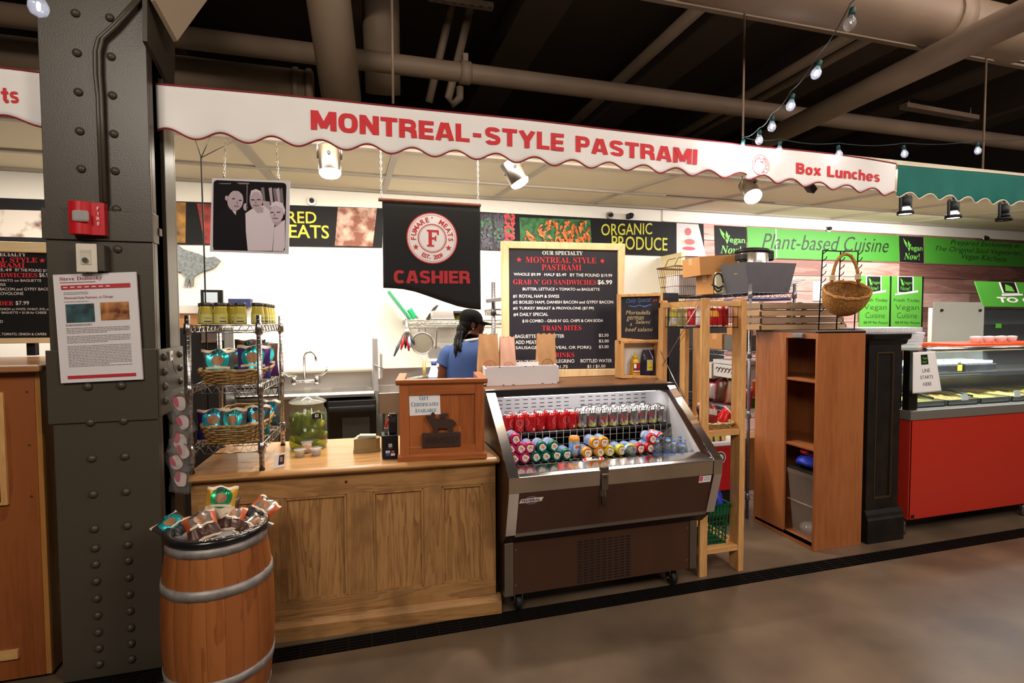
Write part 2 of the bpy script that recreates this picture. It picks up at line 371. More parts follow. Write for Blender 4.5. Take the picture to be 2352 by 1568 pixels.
# weathered plank cladding of the next stall
m = MB(); z = 0; i = 0
structure(MB().box(3.46, 12, YW-.02, YW+.1, 2.795, 3.0).build('trim_4', WALLW))
while z < 2.79:
    x = 3.48; h = .2
    while x < 12:
        w = random.uniform(.9, 1.7); m.box(x, min(x+w, 12)-.004, YW-.012-random.random()*.006, YW+.1, z, z+h-.006, random.randrange(4)); x += w
    z += h; i += 1
pk = [wood('plank_a', '#a88074', '#7a5148', .6, 'X', 4, 1, 1.2), wood('plank_b', '#8d5f55', '#5b3530', .6, 'X', 4, 1, 1.2), wood('plank_c', '#c9a59b', '#a4776c', .6, 'X', 4, 1, 1.2), wood('plank_d', '#b35f52', '#d8b2a6', .6, 'X', 3, 1, 1.2)]
structure(m.build('wall_planks', pk))
DARKP = mat('ceiling_brown', '#43352a', .8); PIPEM = mat('pipe_paint', '#8a7562', .55, var=.15, vs=3)
m = MB().box(-6, 13, 10.5, 10.6, 0, 5); structure(m.build('wall_far', DARKP))
m = MB().box(-6, 13, -4, 10.6, 4.5, 4.6); structure(m.build('ceiling', DARKP))
for k in range(9):
    x = -4.75+k*1.55
    o = MB().box(x-.1, x+.1, -3, 10.4, 4.12, 4.5).box(x-.17, x+.17, -3, 10.4, 4.08, 4.12).build('ceiling_joist', DARKP); structure(o)
# canopy: a cream ceiling that rises a little towards the wall, with flat seams
def zc(y): return 2.755+(y-2.97)*(2.945-2.755)/(5.6-2.97)
CREAM = mat('canopy_cream', '#d9cdb0', .6); RAIL = mat('canopy_rail', '#a99f92', .5)
def canopy(name):
    m = MB()
    for x0, x1, y0, y1 in ((-5, 12, 3.26, 5.6), (-5, -1.35, 2.97, 3.26), (-.87, 12, 2.97, 3.26)):
        m.add([(x, y, zc(y)+dz) for x in (x0, x1) for y in (y0, y1) for dz in (0, .03)], [(0, 1, 3, 2), (4, 6, 7, 5), (0, 4, 5, 1), (2, 3, 7, 6), (0, 2, 6, 4), (1, 5, 7, 3)])
    return structure(m.build(name, CREAM))
canopy('ceiling_canopy')
def yrail(x, w=.045, y0=3.0, y1=5.58): MB().add([(x+s*w/2, y, zc(y)-dz) for s in (-1, 1) for y in (y0, y1) for dz in (.0, .016)], [(0, 1, 3, 2), (4, 6, 7, 5), (0, 4, 5, 1), (2, 3, 7, 6), (0, 2, 6, 4), (1, 5, 7, 3)]).build('trim_2', RAIL)['kind'] = 'structure'
for x, w in ((-.72, .075), (.27, .05), (1.4, .045), (2.5, .045), (3.6, .045), (4.75, .045), (5.9, .045), (7.1, .045)): yrail(x, w)
for x0, x1 in ((-5, 12),):
    for y in (3.75, 4.72, 5.54): MB().box(x0, x1, y-.025, y+.025, zc(y)-.02, zc(y)-.002).build('trim_3', RAIL)['kind'] = 'structure'
# ---- overhead services
def pipe(name, label, pts, r, cat='pipe', m_=None, seg=16, extra=None):
    mb = MB().tube(pts, r, seg)
    if extra: extra(mb)
    return tag(mb.build(name, m_ or PIPEM), label, cat)
A, B = pt(380, 88, Y=4.2), pt(2352, 325, Y=4.2); zz = (A.z+B.z)/2
def bands(mb):
    for px in (1068,):
        x = pt(px, 145, Y=4.2).x; mb.lathe([(.085, -.04), (.085, .04)], (x, 4.2, zz), 16, 0, Matrix.Rotation(R(90), 3, 'Y')); mb.box(x-.02, x+.02, 4.17, 4.23, zz+.08, zz+.14)
pipe('pipe', 'long thin beige pipe running across above the white awning', [(-5, 4.2, zz), (12, 4.2, zz)], .072, extra=bands)
A, B = pt(380, 168, Y=4.7), pt(720, 192, Y=4.7)
pipe('pipe', 'short thick dim pipe behind the left end of the long thin beige pipe', [(-5, 4.7, A.z), (B.x, 4.7, A.z)], .135, extra=lambda mb: [mb.lathe([(.15, -.02), (.15, .02)], (B.x-.03-k*.1, 4.7, A.z), 16, 0, Matrix.Rotation(R(90), 3, 'Y')) for k in (0, 1)])
pipe('duct', 'fat round beige duct descending above the first word of the awning', [pt(750, -60, Y=3.55), pt(755, 0, Y=3.6), pt(785, 230, Y=3.95)], [.135, .135, .133], 'duct', seg=24)
pipe('duct', 'dim duct behind the thin hanging rod, right of the fat beige duct', [pt(872, -60, Y=4.5), pt(880, 215, Y=4.9)], .15, 'duct', seg=24)
pipe('pipe', 'thin bent pipe, left one of the sloping pair right of the hanging rod', [pt(1050, -40, Y=4.7), pt(985, 235, Y=5.0)], .035)
pipe('pipe', 'thin bent pipe with a hooked lower end, right one of the sloping pair', [pt(1095, -40, Y=4.6), pt(1030, 225, Y=4.9), pt(1040, 240, Y=4.9), pt(1056, 225, Y=4.9), pt(1056, 200, Y=4.9)], .035)
o = MB().bar(pt(985, -8, Y=4.4), pt(1132, 16, Y=4.4), .05, .05)
for k in range(7): p = pt(1000+k*21, 3+k*2.4, Y=4.37); o.cbox(p, (.03, .004, .012), None, 1)
tag(o.build('strut_channel', [PIPEM, DARKP]), 'slotted metal channel holding the sloping pair of thin pipes', 'bracket')
A = pt(2360, 30, Z=3.25); B = pt(1745, 327, Z=3.25)
pipe('pipe', 'thick diagonal beige pipe crossing down to the awning at upper right', [A+(A-B)*.3, A, B], .082, seg=20)
A, B = pt(1790, -10, Y=2.55), pt(2330, 65, Y=2.55); zq = (A.z+B.z)/2
pipe('duct', 'fat beige duct with a coupling along the top right corner', [(A.x-.6, 2.55, zq), (B.x, 2.55, zq), (B.x+.12, 2.62, zq-.02)], [.15, .15, .12], 'duct', seg=24, extra=lambda mb: mb.lathe([(.165, -.06), (.165, .06)], (pt(2170, 40, Y=2.55).x, 2.55, zq), 24, 0, Matrix.Rotation(R(90), 3, 'Y')))
A, B = pt(1480, -12, Y=3.1), pt(2352, 158, Y=3.1)
o = MB(); z1 = (A.z+B.z)/2
for dz in (0, .032): o.box(A.x-.6, B.x+1.5, 3.08, 3.12, z1-.01+dz, z1+.008+dz)
o.box(A.x-.6, B.x+1.5, 3.115, 3.12, z1, z1+.03)
tag(o.build('strut_channel', PIPEM), 'long double-lipped steel rail crossing in front of the fat duct', 'bracket')
A, B = pt(2075, 243, Y=4.6), pt(2240, 272, Y=4.6)
tag(MB().bar(A, B, .09, .05).cyl(A+Vector((.08, 0, 0)), (A.x+.08, A.y, 4.1), .006, None, 6).cyl(B-Vector((.08, 0, 0)), (B.x-.08, B.y, 4.1), .006, None, 6).build('cable_tray', PIPEM), 'short perforated hanging tray above the green awning', 'tray')
for i, (px, py, w) in enumerate(((1560, 60, .1), (1880, 125, .09), (1985, 95, .07))):
    A = pt(px, py, Z=3.93); pipe('pipe', ('dim diagonal pipe at the top centre under the joists', 'dim diagonal pipe left of the string light with the largest bulb', 'dim diagonal pipe joining the fat duct at upper right')[i], [(A.x, 1.2, A.z), (A.x, 7.5, A.z)], w*.5)
# suspension rods
for px, y0, y1, lab in ((900, -20, 238, 'white hanging rod above the lettered end of the awning'), (1703, 20, 332, 'white hanging rod above the seam of the white awning'), (2254, 130, 396, 'white hanging rod above the green awning')):
    A, B = pt(px, y0, Y=3.0), pt(px+3, y1, Y=3.0); tag(MB().tube([(B.x, 3.0, A.z), B], .007, 8).build('hanging_rod', PIPEM), lab, 'rod')
# ================================================================ awnings
AWM = mat('awning_white', '#f6f2ee', .75, var=.04, vs=3); PIPING = mat('awning_piping', '#8e1f2b', .6); GREEN = mat('awning_green', '#0c6a5e', .75, var=.1, vs=3); CREAMP = mat('cream_piping', '#e8e0cc', .6)
YA = 2.95
PER = (pt(1437, 389, Y=YA).x-pt(446, 317, Y=YA).x)/10; TR0 = pt(446, 317, Y=YA).x
def awning(name, label, x0, x1, zt, zb, per, tr0, fabric, piping, amp=.019):
    """zt, zb: heights (left, right) of top edge and of the scallops' middle line"""
    root = thing(name, label, 'awning', ((x0+x1)/2, YA, (zb[0]+zb[1])/2))
    n = int((x1-x0)/.0125); top = []; bot = []
    for i in range(n+1):
        t = i/n; x = x0+(x1-x0)*t; ph = (x-tr0)/per*2*math.pi
        top.append(Vector((x, YA+.004*math.sin(x*5), zt[0]+(zt[1]-zt[0])*t+.014*math.sin(math.pi*t))))
        bot.append(Vector((x, YA+.008*math.sin(ph+.6)+.006*math.sin(x*7), zb[0]+(zb[1]-zb[0])*t-amp*math.cos(ph))))
    m = MB(); m.sheet(lambda u, v: (lambda b_, t_: Vector((b_.x, t_.y+(b_.y-t_.y)*(1-v)**3, b_.z+(t_.z-b_.z)*v)))(bot[round(u*n)], top[round(u*n)]), n, 10)
    m.build('fabric', fabric, root, solid=.004)
    MB().tube([p+Vector((0, -.003, 0)) for p in bot], .0045, 6).build('hem_piping', piping, root); MB().tube([p+Vector((0, -.003, 0)) for p in top], .0045, 6).build('top_piping', piping, root)
    SURF[root.name] = lambda x, z: (lambda i, t: top[i].y+(bot[i].y-top[i].y)*(1-t)**3)(max(0, min(n, round((x-x0)/(x1-x0)*n))), max(0, min(1, (z-zb[0])/(zt[0]-zb[0]))))
    return root
SURF = {}
def drape(m, fn, Y0, lift):
    '''press flat lettering made on the plane Y0 onto a cloth fn(x, z) -> y'''
    for v in m.v: v.y = fn(v.x, v.z)-lift-(Y0-v.y)
    return m
p0, p1 = pt(357, 192, Y=YA), pt(1712, 334, Y=YA)
aw1 = awning('awning', 'long white scalloped awning with big red lettering about pastrami', p0.x, p1.x, (p0.z, pt(1712, 334, Y=YA).z), (pt(420, 308, Y=YA).z, pt(1690, 403, Y=YA).z), PER, TR0, AWM, PIPING)
p2 = pt(2057, 376, Y=YA)
aw2 = awning('awning', 'short white scalloped awning reading Box Lunches beside a round red emblem', p1.x+.004, p2.x, (p1.z, p2.z), (pt(1740, 408, Y=YA).z, pt(2040, 444, Y=YA).z), PER, p1.x+.02, AWM, PIPING)
q0, q1 = pt(2063, 378, Y=YA), pt(2352, 409, Y=YA)
awning('awning', 'plain dark green scalloped awning at the right edge', q0.x, 7.2, (q0.z, q1.z), (pt(2090, 448, Y=YA).z, pt(2330, 466, Y=YA).z), PER*.82, q0.x+.02, GREEN, CREAMP)
l0 = pt(-60, 158, Y=YA); l1 = pt(97, 168, Y=YA)
aw0 = awning('awning', 'white scalloped awning left of the steel column, ending in red letters', -3.6, l1.x+.06, (l1.z, l1.z), (pt(60, 279, Y=YA).z,)*2, PER*1.25, pt(100, 289, Y=YA).x, AWM, PIPING)
YT = YA-.012
def lettering(root, items, name='lettering', mats=(RED,)):
    for it in items: m = MB(); wtext(m, *it[:4], YT, 0, style='heavy'); drape(m, SURF[root.name], YT, .006).build(name, list(mats), root, norm=False)
lettering(aw1, [('MONTREAL', (714, 296.5), (1079, 326), 44.6), ('-', (1087, 313), (1106, 315), 9), ('STYLE', (1115, 330.5), (1296, 346), 40.5), ('PASTRAMI', (1323, 347.5), (1603, 377.5), 37)])
lettering(aw2, [('Box', (1831, 397), (1888, 403.5), 25), ('Lunches', (1902, 404.5), (2021, 418), 24.5)])
lettering(aw0, [('ts', (2, 235), (42, 236), 34)])
def emblem(m, fn, cu, cv, r, red=1, white=0, ink=None):
    """round badge: rings, arched words, a slab F and two stars"""
    lift = lambda k: (lambda u, v: fn(u, v)+NL*k)
    disc(m, lift(.001), cu, cv, r, red); disc(m, lift(.002), cu, cv, r*.955, white)
    ring(m, lift(.003), cu, cv, r*.90, r*.915, red); ring(m, lift(.003), cu, cv, r*.53, r*.565, red); ring(m, lift(.003), cu, cv, r*.49, r*.5, red)
    f = lift(.003)
    arc_text(m, "FUMARE' MEATS", f, cu, cv, r*.73, 190, -10, r*.2, red, .03)
    t = 'EST. 2009'
    for i, ch in enumerate(t):
        if ch == ' ': continue
        a = R(238+64*(i+.5)/len(t)); ex = Vector((-math.sin(a), math.cos(a))); ey = -Vector((math.cos(a), math.sin(a)))
        vs, fs, ar = glyphs(ch, .03); h = r*.17*(.3 if ch == '.' else 1); w = h*min(ar, 1.05); o = Vector((cu+r*.74*math.cos(a), cv+r*.74*math.sin(a)))
        base = -r*.085
        P = [o+ex*((q[0]-.5)*w)+ey*(q[1]*h+base) for q in vs]; m.add([f(p.x, p.y) for p in P], fs, red)
    for s in (-1, 1): star(m, f, cu+s*r*.64, cv-r*.36, r*.13, red)
    # slab F
    a = r*.33
    P = [(-.55, -1), (.3, -1), (.3, -.78), (.05, -.78), (.05, -.15), (.4, -.15), (.4, -.3), (.58, -.3), (.58, .3), (.4, .3), (.4, .12), (.05, .12), (.05, .72), (.62, .72), (.7, .4), (.88, .4), (.88, 1), (-.55, 1), (-.55, .78), (-.35, .78), (-.35, -.78), (-.55, -.78)]
    m.poly([f(cu-r*.03+x*a, cv+y*a) for x, y in P], red)
NL = Vector((0, -1, 0))
c = pt(1749, 378, Y=YT); m = MB(); emblem(m, lambda u, v: Vector((u, YT, v)), c.x, c.z, abs(pt(1749, 354, Y=YT).z-c.z)); drape(m, SURF[aw2.name], YT, .0035).build('emblem', [AWM, mat('emblem_red', '#c9525a', .7)], aw2, norm=False)
# ================================================================ the riveted column and what is fixed to it
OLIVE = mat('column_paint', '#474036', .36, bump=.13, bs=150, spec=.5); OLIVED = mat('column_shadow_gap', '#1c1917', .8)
CX0, CX1 = -1.315, -.905
col = thing('steel_column', 'tall riveted olive brown steel column left of the deli stall', 'column', ((CX0+CX1)/2, 2.98, 0))
m = MB().box(CX0, CX1, 2.84, 2.86, 0, 4.1).box(CX0, CX0+.02, 2.86, 2.905, 0, 4.1).box(CX1-.02, CX1, 2.86, 2.905, 0, 4.1)
m.build('front_channel', OLIVE, col, bevel=.003)
m = MB().box(CX0, CX1, 3.18, 3.2, 0, 4.1).box(CX0, CX0+.02, 3.04, 3.18, 0, 4.1).box(CX1-.02, CX1, 3.04, 3.18, 0, 4.1)
m.build('back_channel', OLIVE, col, bevel=.003)
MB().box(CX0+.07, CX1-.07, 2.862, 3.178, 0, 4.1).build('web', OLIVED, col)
m = MB().box(CX0-.008, CX1+.006, 2.828, 2.84, 2.01, 2.145).box(CX1-.01, CX1+.006, 2.84, 2.91, 2.01, 2.145).box(CX1+.004, CX1+.012, 2.9, 2.935, 2.05, 2.085)
m.build('collar_band', OLIVE, col, bevel=.002)
m = MB().box(CX0-.014, CX1+.004, 2.83, 2.84, 1.19, 1.52).box(CX1, CX1+.012, 2.84, 3.2, 1.2, 1.515); m.build('gusset_plate', OLIVE, col, bevel=.003)
P = [pt(x, y, X=CX1+.02) for x, y in ((338, -40), (338, 95), (400, 215), (402, 150), (402, -40))]
MB().prism([(p.y, p.z) for p in P], lambda u, v, w: Vector((w, u, v)), CX1+.001, CX1+.02).build('bracket_plate', OLIVE, col)
P = [pt(318, -60, Y=2.80), pt(352, 2, Y=2.80), pt(403, 95, Y=2.95), pt(480, -10, Y=3.0), pt(480, -70, Y=3.0)]
rp = MB()
rp.lathe([(.0185, 0), (.0175, .006), (.013, .012), (.006, .0155), (.0006, .0165)], (0, 0, 0), 14, 0, Matrix.Rotation(R(90), 3, 'X'))
rv = [(x, z) for x in (-1.172, -1.043) for z in (3.0, 2.83, 2.66, 2.49, 2.325, 2.155, 1.975)] + [(x, z) for x in (-1.172, -1.043) for z in (1.355, 1.19, 1.025, .86, .70, .61, .535, .455, .375, .295, .215, .14, .065)]
first = None
for x, z in rv:
    if (x < -1.1 and z in (1.975, 2.155)): pass
    y = 2.828 if 2.01 < z < 2.145 or 1.19 < z < 1.52 else 2.84
    if first is None: first = rp.build('rivet', OLIVE); first.parent = col; o = first
    else: o = first.copy(); C.objects.link(o); o.parent = col
    o.location = Vector((x, y, z))-wl(col)
rs = MB().lathe([(.0185, 0), (.0175, .006), (.013, .012), (.006, .0155), (.0006, .0165)], (0, 0, 0), 14, 0, Matrix.Rotation(R(90), 3, 'Y')).build('rivet', OLIVE); rs.parent = col
k = 0
for y in (2.90, 3.13):
    for z in (1.475, 1.405, 1.335, 1.265):
        o = rs if k == 0 else rs.copy(); k += 1
        if o is not rs: C.objects.link(o); o.parent = col
        o.location = Vector((CX1+.012, y, z))-wl(col)
BEIGE = mat('beam_beige', '#b09d86', .6)
m = MB().poly([P[0], P[1], P[2], P[3], P[4]]); m.build('haunch_plate', BEIGE, col, solid=.03)
# conduit pair running down to the alarm
for i, (dx, lab) in enumerate(((0, 'left one of the twin conduits down the column face'), (.026, 'right one of the twin conduits down the column face'))):
    pts = [pt(330+dx*250, -20, Y=2.815), pt(258+dx*350, 60, Y=2.815), pt(226+dx*380, 88, Y=2.815), pt(218+dx*380, 118, Y=2.815), pt(219+dx*380, 170, Y=2.815), pt(225+dx*300, 225, Y=2.815), pt(226+dx*300, 260, Y=2.815), Vector((pt(228+dx*300, 300, Y=2.815).x, 2.815, 2.178))]
    tag(MB().tube(pts, .0085, 10).build('conduit', OLIVE), lab, 'conduit')
# fire strobe
fa = thing('fire_alarm', 'red wall fire alarm strobe mounted on the steel column', 'fire alarm', (-1.137, 2.828, 2.1))
RB = mat('alarm_red', '#c21622', .35, coat=.3)
m = MB(); n = 16
prof = [(-.064+.128*i/n, .048+.012*math.sin(math.pi*min(1, (i/n)/.55))-(.014 if i/n > .62 else 0)) for i in range(n+1)]
for zz in ((-.072, .072),):
    for i in range(n):
        (u0, d0), (u1, d1) = prof[i], prof[i+1]
        vs = [(-1.137+u, 2.828-d*k, 2.1+z) for u, d in ((u0, d0), (u1, d1)) for k in (0, 1) for z in zz]
        m.add(vs, [(2, 3, 7, 6), (0, 2, 6, 4), (1, 5, 7, 3)])
vs = [(-1.137+u, 2.828-d*k, 2.1+z) for u, d in (prof[0], prof[-1]) for k in (0, 1) for z in (-.072, .072)]; m.add(vs, [(0, 1, 3, 2), (4, 6, 7, 5)])
m.build('housing', RB, fa, bevel=.002)
m = MB(); m.cbox((-1.150, 2.764, 2.105), (.062, .02, .05)); m.build('strobe_lens', mat('strobe_clear', '#e8e6e4', .08, .6), fa, bevel=.012)
m = MB(); fn = lambda u, v: Vector((u, 2.7865, v))
for i, ch in enumerate('FIRE'): textc(m, ch, fn, -1.094, 2.137-i*.022, .015, 0, .02)
m.build('lettering', mat('alarm_letter', '#e8d8d4', .5), fa, norm=False)
# key switch
ks = thing('key_switch', 'ivory key switch plate on the column under the red alarm', 'switch', (-1.138, 2.84, 1.925))
MB().box(-1.172, -1.075, 2.785, 2.838, 1.87, 1.985).build('back_box', OLIVE, ks, bevel=.003)
IV = mat('ivory_plastic', '#d9d0c0', .4)
MB().box(-1.178, -1.1, 2.774, 2.785, 1.863, 1.988).build('plate', IV, ks, bevel=.004)
MB().box(-1.158, -1.12, 2.770, 2.774, 1.897, 1.962).box(-1.158, -1.12, 2.7685, 2.770, 1.951, 1.954).build('insert', mat('ivory_dark', '#c9bfae', .4), ks)
MB().cyl((-1.139, 2.77, 1.915), (-1.139, 2.760, 1.915), .011, None, 16).build('key_lock', CHROME, ks)
# pinned review sheet
YP = 2.812; po = thing('mounted_article', 'white mounted magazine article with red header hung on the column', 'poster', (-1.11, YP, 1.62))
q = [(121, 631), (312, 624), (328, 871), (140, 880)]
def quad(m, px, Y, th=.01, mi=0):
    P = [pt(*p, Y=Y) for p in px]
    return m.prism([(p.x, p.z) for p in P], lambda u, v, w: Vector((u, w, v)), Y, Y+th, mi)
quad(MB(), q, YP, .012).build('board', mat('foam_board', '#dcd6d8', .5), po)
def bil(q, Y):
    P = [pt(*p, Y=Y) for p in q]
    return lambda u, v: (P[3].lerp(P[2], u)).lerp(P[0].lerp(P[1], u), v)
f = bil(q, YP-.002); fe = lambda u, v: f(u, v)
def rq(m, fn, u0, u1, v0, v1, mi=0): return m.poly([fn(u0, v0), fn(u1, v0), fn(u1, v1), fn(u0, v1)], mi)
m = MB(); rq(m, f, .085, .92, .86, .9); rq(m, f, .085, .92, .035, .065); text(m, 'Steve Dolinsky', f, .075, .58, .935, .975, 1, style='serif'); rq(m, f, .075, .5, .922, .927, 1)
text(m, 'Montreal-Style Pastrami...in Chicago', f, .115, .70, .765, .795, 1, 0)
for i in range(7): m.poly([f(u, v)+Vector((0, -.0012, 0)) for u, v in ((.11+i*.085, .876), (.16+i*.085, .876), (.16+i*.085, .884), (.11+i*.085, .884))], 2)
m.build('header', [mat('article_red', '#b52b36', .5), mat('article_title', '#8f3340', .5), PAPER], po, norm=False)
ph = MB(); rq(ph, f, .12, .46, .555, .725, 0); ph.build('photo', mat('print_dark_meat', '#20262c', .4, col2='#3f6468', vs=18), po, norm=False)
ph = MB(); rq(ph, f, .535, .885, .565, .73, 0); ph.build('photo', mat('print_sandwich', '#c98a4c', .4, col2='#5c2c1a', vs=22), po, norm=False)
m = MB(); random.seed(3)
rows = [.535, .525]+[.5-i*.0145 for i in range(4)]+[.425-i*.0145 for i in range(5)]+[.335-i*.0145 for i in range(14)]+[.815, .83, .745]
for v in rows:
    u = .11; end = .88 if v < .51 else (.42 if v < .6 else .4)
    if v in (rows[3+2], rows[10], rows[24-0 if False else 23]): end = .6
    while u < end:
        w = random.uniform(.015, .05); rq(m, f, u, min(u+w, end), v, v+.0055); u += w+.008
m.build('body_text', mat('print_grey', '#8a8484', .6), po, norm=False)
# ================================================================ wall signs
YS = YW-.022
SB = mat('sign_charcoal', '#1b1a1c', .6, spec=.2); SG = mat('sign_green', '#45942f', .5); SY = mat('sign_yellow', '#c9c43f', .6); SGL = mat('leaf_green', '#6cc04a', .5); SBK = mat('sign_black_ink', '#1a211a', .5)
def sign(name, label, px, mats, Y=YS):
    P = [pt(*p, Y=Y) for p in px]; c = sum(P, Vector())/4
    r = thing(name, label, 'sign', (c.x, Y+.011, min(p.z for p in P)))
    quad(MB(), px, Y, .02).build('panel', mats, r); return r
FY = YS-.002
def pl(px, Y=FY): return [pt(*p, Y=Y) for p in px]
def brush(m, letters, Y=FY, mi=0, w=.02):
    """hand-brushed strokes: list of pixel polylines"""
    for st in letters:
        P = [pt(*p, Y=Y) for p in st]; vs, fs = stroke([(p.x, p.z) for p in P], w); m.add([(x, Y, z) for x, z in vs], fs, mi)
s1 = sign('wall_sign', 'charcoal wall sign with yellow word MEATS and food photos, behind the hanging photo', [(404, 462), (880, 478), (878, 568), (404, 560)], SB)
MB().poly(pl([(404, 464), (427, 465), (426, 558), (404, 557)])).build('photo', mat('print_corn', '#b8862e', .5, col2='#4a2412', vs=7), s1, norm=False)
MB().poly(pl([(452, 467), (520, 469), (520, 561), (470, 560)])).build('photo', mat('print_sausage', '#a83a30', .5, col2='#4f100f', vs=9), s1, norm=False)
MB().poly(pl([(776, 476), (866, 478), (856, 566), (769, 564)])).build('photo', mat('print_meat_case', '#c8a796', .5, col2='#7a3d24', vs=8, thr=(.42, .6)), s1, norm=False)
m = MB()
for t, a, b, h in (('CU', (622, 511), (660, 512), 27), ('RED', (660, 512), (727, 513), 27), ('M', (634, 546), (664, 546), 29), ('EATS', (664, 546), (756, 548), 31)): wtext(m, t, a, b, h, FY, off=.012)
m.build('lettering', SY, s1, norm=False)
s2 = sign('wall_sign', 'charcoal wall sign with berry and carrot photos and yellow words about organic produce', [(1098, 486), (1616, 514), (1618, 590), (1098, 573)], SB)
m = MB(); random.seed(5)
MB().poly(pl([(1103, 489), (1178, 492), (1183, 576), (1103, 573)])).build('photo', mat('print_berry_base', '#2b2530', .5), s2, norm=False)
for cx_, cols in ((1117, 0), (1146, 0), (1170, 1)):
    for k in range(90):
        x = cx_+random.uniform(-11, 11); y = random.uniform(493, 570)
        p = pt(x, y, Y=FY-.001); zf = FY-.001-k*.0002-cols*.0001; disc(m, lambda u, v: Vector((u, zf, v)), p.x, p.z, random.uniform(.011, .018), cols if random.random() < .85 else 2, 8)
m.build('berries', [mat('print_blackberry', '#433a4c', .4), mat('print_strawberry', '#c42a34', .4), mat('print_leaf', '#3c8044', .5)], s2, norm=False)
MB().poly(pl([(1193, 499), (1356, 505), (1360, 582), (1196, 577)])).build('photo', mat('print_carrot_leaf', '#2f7a3a', .5, col2='#184520', vs=20), s2, norm=False)
m = MB()
for k in range(120):
    x = 1200+random.random()*155; y = 515+random.random()*60+(14 if x < 1235 else 0)-(12 if 1255 < x < 1345 else 0)
    y = max(502+.04*(x-1195), min(y, 574)); a = R(random.uniform(40, 140)); L = random.uniform(.07, .13); w = random.uniform(.013, .022); p = pt(x, y, Y=FY-.001)
    u = Vector((math.cos(a), math.sin(a)))*L; n_ = Vector((-math.sin(a), math.cos(a)))*w; zf = FY-.001-k*.0002
    x0, z0 = p.x, p.z
    if z0-L < pt(x, 577, Y=FY).z: u *= .5
    m.poly([(x0+n_.x, zf, z0+n_.y), (x0+u.x*.2+n_.x*1.1, zf, z0+abs(u.y)*.1+n_.y), (x0-u.x, zf, z0-abs(u.y)*.8), (x0-n_.x, zf, z0-n_.y)], k % 3)
m.build('carrots', [mat('print_carrot_a', '#d9703a', .5), mat('print_carrot_b', '#c85c28', .5), mat('print_carrot_c', '#e0854f', .5)], s2, norm=False)
MB().poly(pl([(1554, 512), (1604, 515), (1622, 589), (1554, 587)], FY-.0005)).build('photo', mat('print_cream', '#c9c2c2', .5), s2, norm=False)
m = MB(); p = pt(1580, 532, Y=FY); q_ = pt(1582, 556, Y=FY)
for (a, b, r, ry, mi) in ((p.x, p.z, .045, .045, 0), (q_.x, q_.z, .1, .04, 1), (q_.x+.01, q_.z+.005, .07, .035, 0), (q_.x, q_.z-.075, .09, .022, 2)): zf = FY-.002-.0004*(r < .09)-.0008*(r < .05); disc(m, lambda u, v: Vector((u, zf, v)), a, b, r, mi, 20, ry)
m.build('dessert', [mat('print_red_berry', '#a8262c', .4), mat('print_oats', '#d8b48c', .5), mat('print_sauce', '#b33a50', .5)], s2, norm=False)
m = MB()
wtext(m, 'ORGANIC', (1381, 541), (1498, 538), 27, FY, off=.006); wtext(m, 'PRODUCE', (1405, 572), (1533, 576), 31, FY, off=.006)
m.build('lettering', SY, s2, norm=False)
def vegan_logo(m, q, Y, g=0, k=1):
    """two leaves and the words Vegan Now! on a dark square"""
    P = [pt(*p, Y=Y) for p in q]; f = lambda u, v: P[3].lerp(P[2], u).lerp(P[0].lerp(P[1], u), v)
    m.poly([f(.15, .92), f(.2, .72), f(.28, .58), f(.36, .56), f(.3, .74)], g); m.poly([f(.40, .56), f(.34, .7), f(.36, .84), f(.42, .72)], g)
    text(m, 'V', f, .28, .48, .42, .70, g, .02); text(m, 'egan', f, .46, .95, .40, .60, g, .01)
    text(m, 'Now!', f, .16, .82, .1, .36, g, .0, 'script')
def vsign(px, label, name='wall_sign'):
    r = sign(name, label, px, [SB]); m = MB(); vegan_logo(m, px, FY); m.build('lettering', [SGL, SB], r, norm=False); return r
vsign([(1641, 517), (1714, 521), (1716, 591), (1643, 588)], 'charcoal square sign with green leaf logo, left of the wide green cuisine sign')
vsign([(2066, 541), (2121, 544), (2122, 604), (2068, 601)], 'charcoal square sign with green leaf logo, between the two wide green wall signs')
r = sign('wall_sign', 'wide green wall sign with black script reading Plant-based Cuisine', [(1716, 521), (2065, 541), (2066, 601), (1718, 591)], [SG])
m = MB(); wtext(m, 'Plant-based Cuisine', (1750, 571), (2041, 580), 36, FY, off=-.004, shear=.3); m.build('lettering', SBK, r, norm=False)
MB().poly(pl([(1781, 525), (1783, 525), (1785, 592), (1783, 592)])).build('seam', PAPER, r, norm=False)
r = sign('wall_sign', 'wide green wall sign with three lines about vegan kitchens at right edge', [(2124, 544), (2560, 572), (2560, 622), (2125, 604)], [SG])
m = MB(); wtext(m, 'Prepared Exclusively in', (2183, 565), (2341, 573), 15, FY, off=-.006, shear=.3); wtext(m, 'The Original Soul Vegetarian,', (2148, 579), (2347, 590), 15, FY, off=-.006, shear=.3); wtext(m, 'Vegan Kitchens', (2209, 598), (2312, 606), 17, FY, off=-.006, shear=.3)
m.build('lettering', SBK, r, norm=False)
# left stall sign strip
r = sign('wall_sign', 'photo strip of cut meats on the wall, left of the steel column', [(-120, 450), (104, 458), (106, 560), (-120, 560)], [SB])
MB().poly(pl([(-110, 478), (104, 484), (104, 546), (-110, 540)])).build('photo', mat('print_turkey', '#d9cdc0', .5, col2='#6e4630', vs=4, thr=(.4, .5)), r, norm=False)
